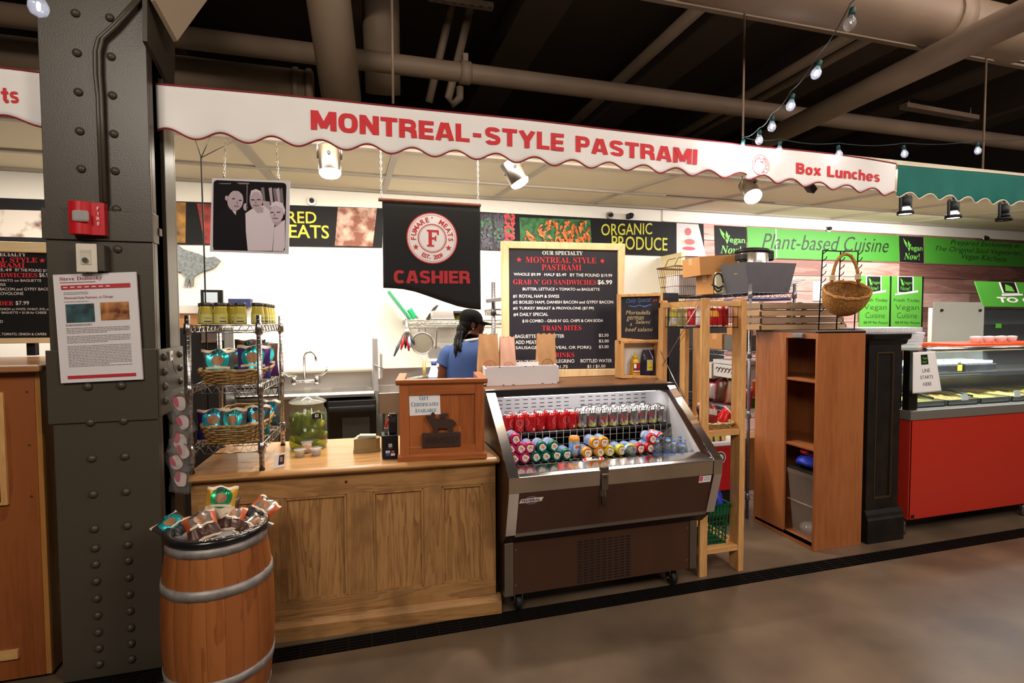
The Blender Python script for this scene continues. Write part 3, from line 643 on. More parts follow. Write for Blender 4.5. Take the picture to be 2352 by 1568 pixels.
# ceiling-edge junction sensors above the signs
for px, py in ((716, 461), (1402, 494), (1904, 525), (2265, 547)):
    p = pt(px, py, Y=YW-.03); r_ = thing('wall_fitting', {716: 'round metal fitting above the yellow word MEATS', 1402: 'round metal fitting above the organic produce words', 1904: 'small metal fitting above the plant cuisine sign', 2265: 'small metal fitting above the rightmost green wall sign'}[px], 'fitting', (p.x, YW, p.z))
    MB().cyl((p.x, YW, p.z), (p.x, YW-.03, p.z), .042, None, 18).build('base', STEEL, r_); MB().cyl((p.x, YW-.03, p.z), (p.x, YW-.06, p.z), .022, None, 14).build('socket', DKMETAL, r_)
p = pt(1446, 496, Y=YW-.05); r_ = thing('security_camera', 'small black camera on the wall above the organic produce sign', 'camera', (p.x, YW, p.z)); MB().cbox((p.x, YW-.05, p.z), (.05, .1, .06)).build('body', BLACK, r_, bevel=.01); MB().cyl((p.x, YW-.1, p.z), (p.x, YW-.115, p.z), .02).build('lens', DKMETAL, r_)
# ================================================================ hanging pieces
def chain(parent, top, bot, m_=CHROME, n=None):
    top, bot = Vector(top), Vector(bot); L = (top-bot).length; n = n or int(L/.017); m = MB()
    for i in range(n):
        c = bot.lerp(top, (i+.5)/n); a = 0 if i % 2 else R(90); h = L/n*.75
        m.tube([c+Vector((math.cos(a)*.0045*math.cos(t), math.sin(a)*.0045*math.cos(t), h*math.sin(t))) for t in [k*math.pi/4 for k in range(8)]], .0013, 5, 0, True)
    return m.build('chain', m_, parent)
YH = 3.1; hp = thing('hanging_photo', 'square black and white photo of three people hanging on chains', 'photo', (pt(575, 580, Y=YH).x, YH, pt(575, 580, Y=YH).z))
quad(MB(), [(487, 409), (666, 415), (663, 583), (482, 577)], YH, .012).build('board', mat('photo_border', '#c9c2c8', .5), hp)
def cp(x, y, Y): return pt(480+x/8.255, 400+y/8.255, Y=Y)
def gp(m, pts, mi, dz): return m.poly([cp(x, y, YH-dz) for x, y in pts], mi)
def ge(m, x, y, rx, ry, mi, dz, rot=0): return gp(m, [(x+rx*math.cos(t)*math.cos(rot)-ry*math.sin(t)*math.sin(rot), y+rx*math.cos(t)*math.sin(rot)+ry*math.sin(t)*math.cos(rot)) for t in [k*math.pi/14 for k in range(28)]], mi, dz)
m = MB(); rr = 70; L_, T_, R_, B_ = 85, 112, 1468, 1450
pts = []
for cx_, cy_, a0 in ((L_+rr, T_+rr, 180), (R_-rr, T_+50+rr, 270), (R_-25-rr, B_+18-rr, 0), (L_+rr-10, B_-15-rr, 90)): pts += [(cx_+rr*math.cos(R(a0+k*15)), cy_+rr*math.sin(R(a0+k*15))) for k in range(7)]
gp(m, pts, 0, .001)
for a, b in (((520, 160), (760, 190)), ((170, 170), (420, 185))): gp(m, [a, (b[0], a[1]), b, (a[0]+60, b[1])], 2, .0015)
for k, x in enumerate((985, 1130, 1210, 1270, 1330)): gp(m, [(x, 250+k*12), (x+60, 250), (x+90, 560), (x+40, 560)], (2, 3, 2, 3, 2)[k], .0015)
gp(m, [(716, 200), (732, 200), (722, 690), (708, 690)], 4, .0015); ge(m, 690, 620, 40, 70, 3, .0015)
gp(m, [(1010, 500), (1150, 520), (1180, 700), (1040, 620)], 3, .0016)
gp(m, [(90, 860), (250, 660), (360, 590), (480, 700), (620, 640), (700, 720), (725, 1440), (85, 1435)], 1, .002); gp(m, [(440, 690), (520, 700), (505, 775)], 5, .0025)
ge(m, 500, 500, 150, 195, 3, .003, .15); gp(m, [(320, 420), (380, 290), (480, 240), (620, 290), (650, 400), (560, 320), (440, 310), (390, 380)], 0, .0035); ge(m, 335, 450, 32, 50, 3, .003)
gp(m, [(690, 740), (840, 640), (1030, 590), (1150, 680), (1245, 930), (1200, 1452), (735, 1448), (700, 1100)], 6, .0025); gp(m, [(850, 650), (1030, 620), (1030, 730), (920, 740)], 3, .003)
ge(m, 895, 480, 125, 195, 3, .0035); gp(m, [(770, 440), (800, 310), (890, 280), (980, 320), (1000, 430), (940, 340), (840, 340)], 5, .004)
gp(m, [(1440, 860), (1240, 1010), (1210, 1455), (1400, 1462), (1440, 1380)], 6, .0035); gp(m, [(1200, 880), (1400, 880), (1280, 1000)], 3, .0038)
ge(m, 1285, 735, 128, 175, 7, .004); gp(m, [(1150, 640), (1190, 540), (1280, 510), (1400, 550), (1445, 680), (1430, 780), (1390, 640), (1250, 590)], 6, .0045)
for x, y, w in ((465, 462, 32), (590, 495, 28), (830, 485, 38), (945, 482, 40), (1195, 725, 36), (1320, 720, 40)): ge(m, x, y, w, 9, 1, .005)
for x, y, w in ((520, 605, 50), (890, 590, 60), (1255, 835, 62)): ge(m, x, y, w, 14, 4, .005)
for x, y in ((535, 545), (885, 535), (1240, 780)): gp(m, [(x-14, y+14), (x+16, y+16), (x+4, y-50)], 4, .005)
m.build('print', [mat('bw_black', '#080507', .6, spec=.15), mat('bw_suit', '#120c11', .6, spec=.15), mat('bw_grey', '#55424c', .4), mat('bw_skin', '#a38d96', .4), mat('bw_mid', '#6a5560', .4), mat('bw_light', '#c0b0b8', .4), mat('bw_coat', '#cdbfc8', .4), mat('bw_skin_pale', '#b9a5ae', .4)], hp, norm=False)
for a, b in (((518, 320), (515, 408)), ((634, 322), (640, 413))):
    chain(hp, pt(*a, Y=YH+.006), pt(*b, Y=YH+.006)); q_ = pt(*b, Y=YH+.006); MB().cyl(q_+Vector((0, 0, -.004)), q_+Vector((0, 0, .018)), .005, None, 10).build('hook', CHROME, hp)
# cashier banner
YB = 3.25; bn = thing('cashier_banner', 'black cloth banner with round emblem and red word CASHIER on chains', 'banner', (pt(990, 700, Y=YB).x, YB, pt(990, 711, Y=YB).z))
a, b = pt(869, 461, Y=YB), pt(1104, 469, Y=YB); zr = (a.z+b.z)/2
MB().cyl((a.x, YB, zr), (b.x, YB, zr), .0105, None, 14).build('rod', wood('banner_rod', '#8a4a2a', '#5c2c18', .4, 'X'), bn)
x0, x1 = pt(879, 560, Y=YB).x, pt(1103, 560, Y=YB).x; n = 60
def bz(t):
    k = [(0, 661), (.10, 662), (.2, 664), (.32, 670), (.45, 680), (.6, 692), (.75, 703), (.88, 709), (1, 711)]
    for (t0, v0), (t1, v1) in zip(k, k[1:]):
        if t <= t1: q_ = (t-t0)/(t1-t0); return pt(881+(1104-881)*t, v0+(v1-v0)*q_, Y=YB).z
    return pt(1104, 711, Y=YB).z
CL = mat('banner_black', '#161516', .8, bump=.05, bs=600)
MB().sheet(lambda u, v: Vector((x0+(x1-x0)*u, YB+.006*math.sin(u*5+v*2)*(1-v), bz(u)+(zr-bz(u))*v)), n, 14).build('cloth', CL, bn, solid=.003)
fb = lambda u, v: Vector((u, YB-.009, v))
c = pt(993, 547, Y=YB-.009); cloth_y = lambda x, z: (lambda u, v: YB+.006*math.sin(u*5+v*2)*(1-v))((x-x0)/(x1-x0), max(0, min(1, (z-bz((x-x0)/(x1-x0)))/(zr-bz((x-x0)/(x1-x0))))))
m = MB(); emblem(m, fb, c.x, c.z, abs(pt(993, 488, Y=YB-.009).z-c.z)); drape(m, cloth_y, YB-.009, .003).build('emblem', [PAPER, mat('banner_red', '#c4343c', .7)], bn, norm=False)
m = MB(); wtext(m, 'CASHIER', (905, 650), (1080, 651), 30, YB-.009, style='heavy'); drape(m, cloth_y, YB-.009, .003).build('lettering', mat('cashier_red', '#b82a33', .7), bn, norm=False)
for xa, xb, xm in ((876, 876, 345), (1098, 1098, 360)): p = pt(xa, 462, Y=YB); chain(bn, Vector((p.x, YB, zc(YB)-.02)), Vector((p.x, YB, zr+.012)))
# hanging cord with splayed ties, right of the column
p0 = pt(462, 362, Y=3.18); x_ = p0.x
cd = thing('dangling_rope', 'thin black rope splayed into ties at its top, hanging beside the wire rack', 'rope', (x_, 3.18, .9))
MB().tube([p0, Vector((x_+.002, 3.18, 1.9)), Vector((x_, 3.18, .95))], .004, 6).build('line', BLACK, cd)
m = MB()
for q_ in ((448, 318), (484, 312), (540, 322)): m.tube([pt(*q_, Y=3.18), p0], .0022, 5)
m.build('ties', BLACK, cd)
# cow shape and papers on the white wall
m = MB(); K = [(-160, 330), (20, 340), (60, 370), (160, 400), (215, 425), (262, 418), (300, 445), (272, 480), (250, 495), (180, 515), (128, 548), (125, 605), (112, 612), (102, 560), (86, 612), (66, 605), (78, 545), (40, 515), (-30, 500), (-60, 600), (-80, 600), (-90, 500), (-170, 480)]
P = [pt(400+x/2.8, 440+y/2.8, Y=YW-.02) for x, y in K]
m.prism([(p.x, p.z) for p in P], lambda u, v, w: Vector((u, w, v)), YW-.03, YW-.01, 0, 1)
tag(m.build('cow_ornament', [mat('galvanised', '#8f9496', .5, .3, col2='#6f7576', vs=40), mat('rust_edge', '#7a5a3a', .6)]), 'grey galvanised cow silhouette hung on the white wall', 'ornament')
# ================================================================ helpers for small goods
def clear(name, col='#ffffff', alpha=.15, rough=.05, spec=.8, tint=None):
    """thin clear plastic or glass: see-through, glossy at its edges, alpha of it cloudy"""
    if name in _M: return _M[name]
    m = bpy.data.materials.new(name); m.use_nodes = True; _M[name] = m; nt = m.node_tree; p = nt.nodes['Principled BSDF']; L = nt.links
    p.inputs['Base Color'].default_value = hx(col); p.inputs['Roughness'].default_value = max(rough, .3); p.inputs['Specular IOR Level'].default_value = .3
    t = nt.nodes.new('ShaderNodeBsdfTransparent'); t.inputs[0].default_value = hx(tint or '#fbfbfb'); g = nt.nodes.new('ShaderNodeBsdfGlossy'); g.inputs['Roughness'].default_value = rough
    a = nt.nodes.new('ShaderNodeMixShader'); a.inputs[0].default_value = alpha; L.new(t.outputs[0], a.inputs[1]); L.new(p.outputs[0], a.inputs[2])
    w_ = nt.nodes.new('ShaderNodeLayerWeight'); w_.inputs[0].default_value = .5; f0 = nt.nodes.new('ShaderNodeMath'); f0.operation = 'POWER'; f0.inputs[1].default_value = 4; L.new(w_.outputs['Facing'], f0.inputs[0]); f = nt.nodes.new('ShaderNodeMath'); f.operation = 'MULTIPLY_ADD'; f.inputs[1].default_value = .6; f.inputs[2].default_value = .03; L.new(f0.outputs[0], f.inputs[0]); b = nt.nodes.new('ShaderNodeMixShader'); L.new(f.outputs[0], b.inputs[0]); L.new(a.outputs[0], b.inputs[1]); L.new(g.outputs[0], b.inputs[2])
    L.new(b.outputs[0], nt.nodes['Material Output'].inputs[0]); return m
def conform(m, fn, cu, cv, r, mi, n=24, k=4, ry=None, r0=0):
    """a filled disc laid on a curved surface"""
    ry = ry or r; vs = []; rr = [r0+(1-r0)*j/k for j in range(k+1)]
    for q in rr:
        for i in range(n): a = i*2*math.pi/n; vs.append(fn(cu+max(q, .001)*r*math.cos(a), cv+max(q, .001)*ry*math.sin(a)))
    return m.add(vs, [(j*n+i, j*n+(i+1) % n, (j+1)*n+(i+1) % n, (j+1)*n+i) for j in range(k) for i in range(n)], mi, True)
def strip(m, fn, u0, u1, v0, v1, mi, n=10, bow=0): return m.sheet(lambda a, b: fn(u0+(u1-u0)*a, v0+(v1-v0)*b+bow*math.sin(math.pi*a)), n, 3, mi)
TEALF = mat('foil_teal', '#2fb7b8', .28, .55); CREAMF = mat('bag_cream', '#d9c3a8', .5); BROWNF = mat('bag_logo_brown', '#9a6a48', .5)
def chipbag(label, loc, rz, w, h, d, body, lower, foil, group, tilt=0, seed=1, roll=0, word='DIRTY'):
    rnd = random.Random(seed); ph = [rnd.uniform(0, 6.28) for _ in range(6)]
    t = thing('chip_bag', label, 'chip bag', (0, 0, 0), group)
    def sf(u, v, s=1):
        tt = (1-abs(2*u-1)**2.6)**.8*(1-abs(2*v-1)**3.2)**.7 if 0 < u < 1 and 0 < v < 1 else 0
        wr = .006*math.sin(9*u+ph[0])*math.sin(7*v+ph[1])+.003*math.sin(23*u+ph[2]+5*v)
        x = (u-.5)*w*(1-.07*math.sin(math.pi*v)**2); z = v*h+.004*math.sin(12*u+ph[3])*(v > .9)
        y = -s*(d/2*tt)+wr*(.35+.65*tt)*1.0
        return Vector((x, y, z))
    N, M_ = 18, 22; m = MB()
    for s in (1, -1):
        o = len(m.f); m.sheet(lambda u, v: sf(u, v, s), N, M_)
        for i in range(o, len(m.f)):
            v = ((i-o)//N+.5)/M_; m.m[i] = 2 if v > .93 or v < .04 else (1 if v < .42 else 0)
    m.build('pouch', [body, lower, CREAMF if body.name != 'bag_brown' else body], t)
    f = lambda u, v: sf(u, v, 1)+Vector((0, -.0025, 0)); f2 = lambda u, v: f(u, v)+Vector((0, -.0015, 0)); f3 = lambda u, v: f(u, v)+Vector((0, -.003, 0))
    m = MB(); ar = w/h; conform(m, f, .5, .66, .36, 0, 28, 4, .36*ar); conform(m, f2, .5, .65, .2, 1, 20, 3, .17*ar)
    strip(m, f2, .12, .88, .38, .45, 2, 10, .02)
    for i, ch in enumerate(word):
        a = R(150-120*(i+.5)/len(word)); vs, fs, _ = glyphs(ch, .02); cu, cv = .5+.29*math.cos(a), .66+.29*ar*math.sin(a); b = a-math.pi/2
        m.add([f3(cu+((q[0]-.5)*.10*math.cos(b)-(q[1]-.5)*.13*math.sin(b)), cv+ar*((q[0]-.5)*.10*math.sin(b)+(q[1]-.5)*.13*math.cos(b))) for q in vs], fs, 3)
    m.build('logo', [foil, BROWNF, CREAMF, mat('bag_dark_ink', '#2a2a30', .5)], t, norm=False)
    t.location = loc; t.rotation_euler = (R(tilt), R(roll), rz); return t
def wicker(mb, path, zs, rad, amp=.004, r=.0035, n=96, stakes=None, mi=0):
    """woven rows: path(t, z) -> point on the wall of the basket, t in 0..1"""
    stakes = stakes or n//4
    for k, z in enumerate(zs):
        pts = []
        for i in range(n):
            p, nn = path(i/n, z); pts.append(p+nn*amp*math.sin(i/n*stakes*math.pi*2/2+k*math.pi))
        mb.tube(pts, r, 5, mi, True)
    for i in range(stakes):
        mb.tube([path(i/stakes, z)[0] for z in (zs[0], zs[len(zs)//2], zs[-1])], r*.9, 5, mi)
def rrect(cx, cy, hx_, hy, e=4):
    def f(t):
        a = t*2*math.pi; c, s = math.cos(a), math.sin(a)
        return Vector((cx+hx_*math.copysign(abs(c)**(2/e), c), cy+hy*math.copysign(abs(s)**(2/e), s), 0)), Vector((c, s, 0))
    return f
def wire_shelf(mb, P, z, h=.03, r=.0035, n=14, cross=10, seg=5):
    """truss-edged wire shelf; P: four corners in order"""
    P = [Vector((p[0], p[1], z)) for p in P]; D = Vector((0, 0, -h))
    for i in range(4):
        a, b = P[i], P[(i+1) % 4]; mb.tube([a, b], r, seg); mb.tube([a+D, b+D], r, seg)
        k = n if (a-b).length > .3 else max(4, n//2)
        mb.tube([(a.lerp(b, j/k)+(D if j % 2 else Vector((0, 0, 0)))) for j in range(k+1)], r*.7, 4)
    for j in range(1, cross):
        t = j/cross; mb.tube([P[0].lerp(P[1], t), P[3].lerp(P[2], t)], r*.6, 4)
    return mb
def post(mb, x, y, z0, z1, r=.0125, shelves=(), mi=0):
    mb.cyl((x, y, z0), (x, y, z1), r, None, 14, mi)
    z = z0+.03
    while z < z1: mb.lathe([(r*1.0, -.002), (r*1.06, 0), (r*1.0, .002)], (x, y, z), 12, mi, cap=False); z += .025
    for s in shelves: mb.lathe([(r*1.02, -.035), (r*1.5, -.03), (r*1.3, .022), (r*1.02, .025)], (x, y, s-.012), 14, mi)
# ================================================================ the wooden counter
COAK = wood('counter_wood', '#865e38', '#b48650', .5, 'Z', 5, 1.6, 1.7, .05, dirt='#7a5630'); COAKX = wood('counter_wood_across', '#865e38', '#b48650', .5, 'X', 5, 1.6, 1.7, .05, dirt='#7a5630')
CTOP = wood('counter_top_wood', '#9a6a3a', '#c2915a', .3, 'X', 4, 1.2, 1.5, .25)
ct = thing('deli_counter', 'panelled wooden deli counter holding the wire rack and pickle jar', 'counter')
L = -1.535
trim_ = lambda m: [setattr(v, 'x', v.x-max(0, v.y)*.0507) for v in m.v if v.x > -.3] and m
trim_(MB().box(L, 0, .02, .62, 0, .85)).build('body', COAK, ct)
m = MB(); n = 12
prof = [(.66, .852), (-.02, .852)]+[(-.028-.018*math.sin(math.pi*k/8), .852+.036*k/8) for k in range(9)]+[(-.02, .89), (.66, .89)]
m.prism(prof, lambda u, v, w: Vector((w, u, v)), L-.02, .018); trim_(m).build('worktop', CTOP, ct, bevel=.004)
xs = [-1.535, -1.43, -1.18, -1.09, -.80, -.70, -.475, -.385, -.085, 0]   # stile edges, local
m = MB(); m.box(L, 0, 0, .02, .735, .85)
m.build('top_rail', COAKX, ct, bevel=.002); MB().box(L, 0, 0, .02, .10, .19).build('bottom_rail', COAKX, ct, bevel=.002)
for a, b in ((-1.535, -1.44), (-1.185, -1.105), (-.80, -.665), (-.40, -.30), (-.075, 0)): MB().box(a, b, 0, .02, .19, .735).build('stile', COAK, ct, bevel=.002)
pw = [wood('panel_wood', '#7e552f', '#b88a54', .5, 'Z', 4, 2.6, 1.9, .05), COAK]
for a, b in ((-1.44, -1.185), (-1.105, -.80), (-.665, -.40), (-.30, -.075)):
    pn = MB().box(a, b, .012, .0195, .19, .735).build('panel', pw[0], ct)
    m = MB()
    for q in (((a+.006, .735-.006), (b-.006, .735-.006)), ((a+.006, .196), (b-.006, .196)), ((a+.006, .196), (a+.006, .729)), ((b-.006, .196), (b-.006, .729))): m.bar((q[0][0], .006, q[0][1]), (q[1][0], .006, q[1][1]), .011, .011)
    m.build('moulding', COAK, pn)
m = MB(); m.prism([(-.028, 0), (-.028, .07), (-.02, .078), (-.012, .085), (-.006, .1), (.02, .1), (.02, 0)], lambda u, v, w: Vector((w, u, v)), L-.0, .026); m.build('base_moulding', COAKX, ct)
m = MB()
for z in (.735,): m.cyl((-.8, -.001, .80), (-.8, .004, .80), .008, None, 10)
m.build('plug', mat('wood_plug', '#3e2a18', .6), ct)
CR = R(-2.9); ct.rotation_euler = (0, 0, CR); ct.location = (.727, 2.862, 0)
CM = Matrix.Translation((.737, 2.862, 0)) @ Matrix.Rotation(CR, 4, 'Z')
def onc(x, y, z=.89): return pt(x, y, Z=z)
# ================================================================ cash podium
CHERRY = wood('podium_wood', '#8e4a22', '#b56a38', .35, 'Z', 3, .7, 1.5, .3); CHERRYX = wood('podium_wood_across', '#8e4a22', '#b56a38', .35, 'X', 3, .7, 1.5, .3)
a, b = onc(914, 1061), onc(1119, 1052); WP = (b-a).length; ang = math.atan2(b.y-a.y, b.x-a.x)
pd = thing('cash_podium', 'reddish wooden cashier podium standing on the right end of the counter', 'podium')
h = pt(1010, 871, Y=(a.y+b.y)/2).z-.89
w2 = WP/2
MB().box(-w2+.012, w2-.012, .012, .03, .0, h-.03).build('front_panel', CHERRY, pd)
for q_ in (-w2+.012, w2-.062): MB().box(q_, q_+.05, 0, .014, .03, h-.03).build('stile', CHERRY, pd, bevel=.002)
for q_ in ((h-.085, h-.03), (.03, .075)): MB().box(-w2+.062, w2-.062, 0, .014, *q_).build('rail', CHERRYX, pd, bevel=.002)
MB().prism([(-.012, 0), (-.012, .022), (-.002, .034), (.03, .034), (.03, 0)], lambda u, v, w: Vector((w, u, v)), -w2, w2).build('base_moulding', CHERRYX, pd)
for s in (-1, 1): MB().box(min(s*(w2-.012), s*(w2-.03)), max(s*(w2-.012), s*(w2-.03)), .03, .36, 0, h-.03).build('side_panel', CHERRY, pd)
m = MB(); m.prism([(-.004, -.03), (-.018, -.018), (-.022, 0), (.035, 0), (.035, -.03)], lambda u, v, w: Vector((w, u, h+v)), -w2-.006, w2+.006)
for s in (-1, 1): m.box(min(s*(w2+.006), s*(w2-.04)), max(s*(w2+.006), s*(w2-.04)), .035, .37, h-.03, h)
m.build('cap_moulding', CHERRYX, pd, bevel=.003)
pd.location = ((a.x+b.x)/2, (a.y+b.y)/2+.012, .8905); pd.rotation_euler = (0, 0, ang)
PM = Matrix.Translation(pd.location) @ Matrix.Rotation(ang, 4, 'Z'); PMi = PM.inverted()
def pod(x, y, d=0):
    """photo pixel -> (u, v) on the podium's front face"""
    o = Vector((0, 0, H)); q = pt(x, y, Y=3.0)-o; o2 = PMi @ o; q2 = PMi.to_3x3() @ q; t = (.012-d-o2.y)/q2.y; p = o2+q2*t; return p.x, p.z
gs = thing('gift_sign', 'white paper sign about gift certificates stuck on the podium front', 'sign')
P = [pod(*p, .006) for p in ((939, 902), (1010, 900), (1012, 951), (941, 955))]
m = MB(); m.prism(P, lambda u, v, w: Vector((u, w, v)), .0095, .0115); m.build('sheet', PAPER, gs)
def f(u, v): q = [Vector((p[0], .0085, p[1])) for p in P]; return q[3].lerp(q[2], u).lerp(q[0].lerp(q[1], u), v)
m = MB(); INK = mat('ink_blue', '#5b84a8', .6)
for big, rest, uc, v0, wd in (('G', 'IFT', .48, .66, .30), ('C', 'ERTIFICATES', .5, .39, .88), ('A', 'VAILABLE', .52, .12, .70)):
    nL = len(rest); wb = wd/(nL+1.25)*1.25; u0 = uc-wd/2
    text(m, big, f, u0, u0+wb*.92, v0, v0+.2, 0, .005, 'serif'); text(m, rest, f, u0+wb, u0+wd, v0, v0+.155, 0, .005, 'serif')
m.build('lettering', INK, gs, norm=False)
pq = thing('pig_plaque', 'dark iron flying pig plaque reading WHEN PIGS FLY on the podium', 'plaque')
IR = mat('cast_iron', '#453028', .55, .3, bump=.2, bs=300); IRD = mat('cast_iron_dark', '#2a1c17', .6, .3)
q = lambda x, y: pod(640+x/3.7327, 680+y/3.7327)
pigp = [(1258, 1020), (1275, 1012), (1305, 1020), (1310, 995), (1328, 988), (1340, 1005), (1332, 1035), (1370, 1045), (1440, 1040), (1490, 1050), (1518, 1075), (1522, 1098), (1505, 1100), (1492, 1120), (1492, 1160), (1455, 1160), (1445, 1130), (1370, 1128), (1360, 1160), (1325, 1160), (1320, 1125), (1295, 1080), (1270, 1050)]
MB().prism([q(*p) for p in pigp], lambda u, v, w: Vector((u, w, v)), -.008, .0).build('pig', IR, pq, bevel=.002)
MB().prism([q(*p) for p in [(1385, 1045), (1372, 1015), (1395, 1000), (1430, 995), (1458, 998), (1445, 1020), (1420, 1040)]], lambda u, v, w: Vector((u, w, v)), -.013, -.007).build('wing', IR, pq, bevel=.002)
MB().prism([q(*p) for p in [(1230, 1168), (1558, 1156), (1558, 1280), (1232, 1296)]], lambda u, v, w: Vector((u, w, v)), -.008, -.0005).build('name_plate', IR, pq, bevel=.002)
m = MB(); A_, B_ = q(1258, 1262), q(1535, 1250); T_ = q(1258, 1205)
text(m, 'WHEN PIGS FLY', lambda u, v: Vector((u, -.0095, v)), A_[0], B_[0], A_[1], T_[1], 0, -.01, None, B_[1]-A_[1]); m.build('lettering', IRD, pq, norm=False)
m = MB()
for p in ((1253, 1192), (1535, 1180)): u, v = q(*p); m.cyl((u, -.008, v), (u, -.0105, v), .004, None, 10)
m.build('screw', CHROME, pq)
for o in (gs, pq): o.location = pd.location; o.rotation_euler = pd.rotation_euler
# ================================================================ goods on the counter
# pickle jar
c = onc(705, 1038); c.y += .11; c.z = .8905
jr = thing('pickle_jar', 'large lidded glass jar of pickles standing on the counter', 'jar', c)
GL = clear('jar_glass', '#f4fbf4', .03, .03, tint='#eef6ec')
MB().lathe([(.085, 0), (.103, .006), (.108, .03), (.108, .20), (.104, .225), (.09, .245), (.088, .262), (.094, .268)], c, 40, cap=False).build('vessel', GL, jr)
m = MB().lathe([(.094, .270), (.106, .274), (.104, .282), (.07, .296), (.045, .312), (.02, .318), (.014, .324), (.022, .334), (.026, .346), (.02, .358), (.0005, .362)], c, 40); m.build('lid', clear('jar_lid_glass', '#eef4ee', .10, .03, tint='#f2f4f0'), jr)
MB().lathe([(.001, .004), (.1, .008), (.104, .03), (.104, .205), (.001, .206)], c, 36, cap=False).build('brine', clear('brine', '#6b7414', .12, .05, tint='#d0cf62'), jr)
tg = MB().cbox(c+Vector((.055, -.098, .205)), (.05, .003, .032), (0, 0, R(28))); tg.build('price_tag', BLACK, jr)
m = MB(); Mx = Matrix.Rotation(R(28), 3, 'Z'); textc(m, '$2', lambda u, v: c+Vector((.055, -.098, .205))+Mx @ Vector((u, -.003, v)), 0, -.009, .019, 0, .01); m.build('price', INKW, jr, norm=False)
PK = [mat('pickle_a', '#a8ae2e', .35, col2='#7c861c', vs=30), mat('pickle_b', '#8c9622', .35, col2='#646e14', vs=30), mat('pickle_c', '#a3a636', .35, col2='#6f7d1c', vs=30)]
spots = [(-.06, -.03, .165, 3, 4), (.06, .0, .165, -4, -6), (.0, .0, .17, 6, 3), (.01, -.065, .095, 4, 70), (-.055, -.04, .14, 5, 8), (-.005, -.06, .15, -6, -5), (.05, -.05, .135, 10, 55), (.055, -.03, .08, 0, 78), (-.045, -.06, .06, 0, -70), (.02, -.07, .045, 0, 85), (-.05, .03, .1, 8, 15), (.05, .04, .12, -8, 20), (0, .02, .07, 0, 60)]
pl_ = ['standing tall at the left rim', 'standing tall at the right rim', 'standing tall in the middle', 'lying across the middle front', 'upright at the left front', 'upright in the front middle', 'slanting at the right front', 'lying at the right', 'lying at the left bottom', 'lying at the front bottom', 'standing at the left back', 'standing at the right back', 'lying in the middle']
for i, (dx, dy, dz, a, b) in enumerate(spots):
    Mx = Euler((R(a), R(b), 0)).to_matrix(); mb = MB(); mb.ball((0, 0, 0), .024, (1, 1, 2.35), 12, 10, 0, Mx)
    tag(mb.build('pickle', PK[i % 3]), 'green pickle in the glass jar, '+pl_[i], 'pickle', 'pickles in the glass jar').location = c+Vector((dx, dy, dz))
# sample cups
CUP = clear('cup_plastic', '#f5f2ee', .3, .1)
for (px, py), lab, col, c2 in (((689, 1048), 'clear sample cup of cream coloured beans, left of the three', '#c9b58c', '#8e7448'), ((726, 1045), 'clear sample cup of pale spread, right of the three', '#c9b6aa', '#a08a80'), ((705, 1035), 'clear sample cup with orange and white slaw, behind the other two', '#d0764a', '#e2d6b0')):
    p = onc(px, py); p.z = .8905; dz = 0
    if px == 705: p = onc(705, 1040); p.y += .01; p.z = .8905
    r_ = thing('sample_cup', lab, 'cup', p, 'sample cups by the pickle jar'); s = 1.0 if px != 705 else 1.55
    MB().lathe([(.022, 0), (.030, .036*s), (.033, .037*s), (.033, .040*s)], p, 24, cap=False).build('cup', CUP, r_)
    MB().lathe([(.0008, .002), (.021, .003), (.028, .03*s), (.02, .034*s), (.0008, .035*s)], p, 16).build('food', mat('cup_food_'+str(px), col, .5, col2=c2, vs=90), r_)
    MB().lathe([(.034, .0385*s), (.033, .043*s), (.0008, .0435*s)], p, 24).build('cup_lid', clear('cup_lid', '#ffffff', .18, .05), r_)
# paper box
p = onc(843, 1041); p.y += .05; p.z = .8905
bx = thing('napkin_box', 'low tan cut-cornered box of folded paper on the counter', 'box', p); TAN = mat('tan_card', '#9c8558', .6, var=.15, vs=10)
oct_ = [(-.075, -.035), (.055, -.035), (.078, -.015), (.078, .03), (.06, .05), (-.06, .05), (-.075, .035)]
MB().prism(oct_, lambda u, v, w: p+Vector((u, v, w)), 0, .018).prism([(u*.95, v*.93) for u, v in oct_], lambda u, v, w: p+Vector((u, v, w)), .018, .078).build('carton', TAN, bx)
m = MB()
for k in range(5): m.cbox(p+Vector((.003*k-.006, 0, .081+.0035*k)), (.115-.006*k, .065, .003), (R(random.uniform(-3, 3)), R(random.uniform(-4, 4)), R(random.uniform(-6, 6))))
m.build('papers', mat('napkin_grey', '#b9b4a2', .6), bx)
# card reader box
p = onc(897, 1054); p.y += .05; p.z = .8905
cr = thing('payment_box', 'black payment reader box with card stickers beside the podium', 'box', p)
MB().box(p.x-.043, p.x+.043, p.y-.05, p.y+.06, .8905, 1.02).build('case', BLACK, cr, bevel=.003)
m = MB(); f = lambda u, v: Vector((p.x+u, p.y-.0515, .8905+v))
wq = [(-.009, .066), (.009, .066), (.009, .084), (-.009, .084)]; m.poly([f(*q_) for q_ in wq]); f2 = lambda u, v: f(u, v)+Vector((0, -.0006, 0)); f3 = lambda u, v: f(u, v)+Vector((0, -.0012, 0))
rq2 = lambda mm, ff, a, b, c_, d, mi: mm.poly([ff(a, c_), ff(b, c_), ff(b, d), ff(a, d)], mi)
rq2(m, f2, -.006, .006, .069, .081, 1); rq2(m, f3, -.003, .003, .072, .078, 0); textc(m, 'Square', f, 0, .056, .007, 2)
for (a, b, c_, d, mi) in ((-.025, -.003, .034, .047, 0), (.002, .024, .034, .047, 3), (-.025, -.003, .018, .031, 4), (.002, .024, .018, .031, 0)): rq2(m, f, a, b, c_, d, mi)
text(m, 'VISA', f2, -.023, -.005, .037, .044, 4, .03); disc(m, f2, .009, .0405, .005, 5, 12); disc(m, f3, .016, .0405, .005, 6, 12)
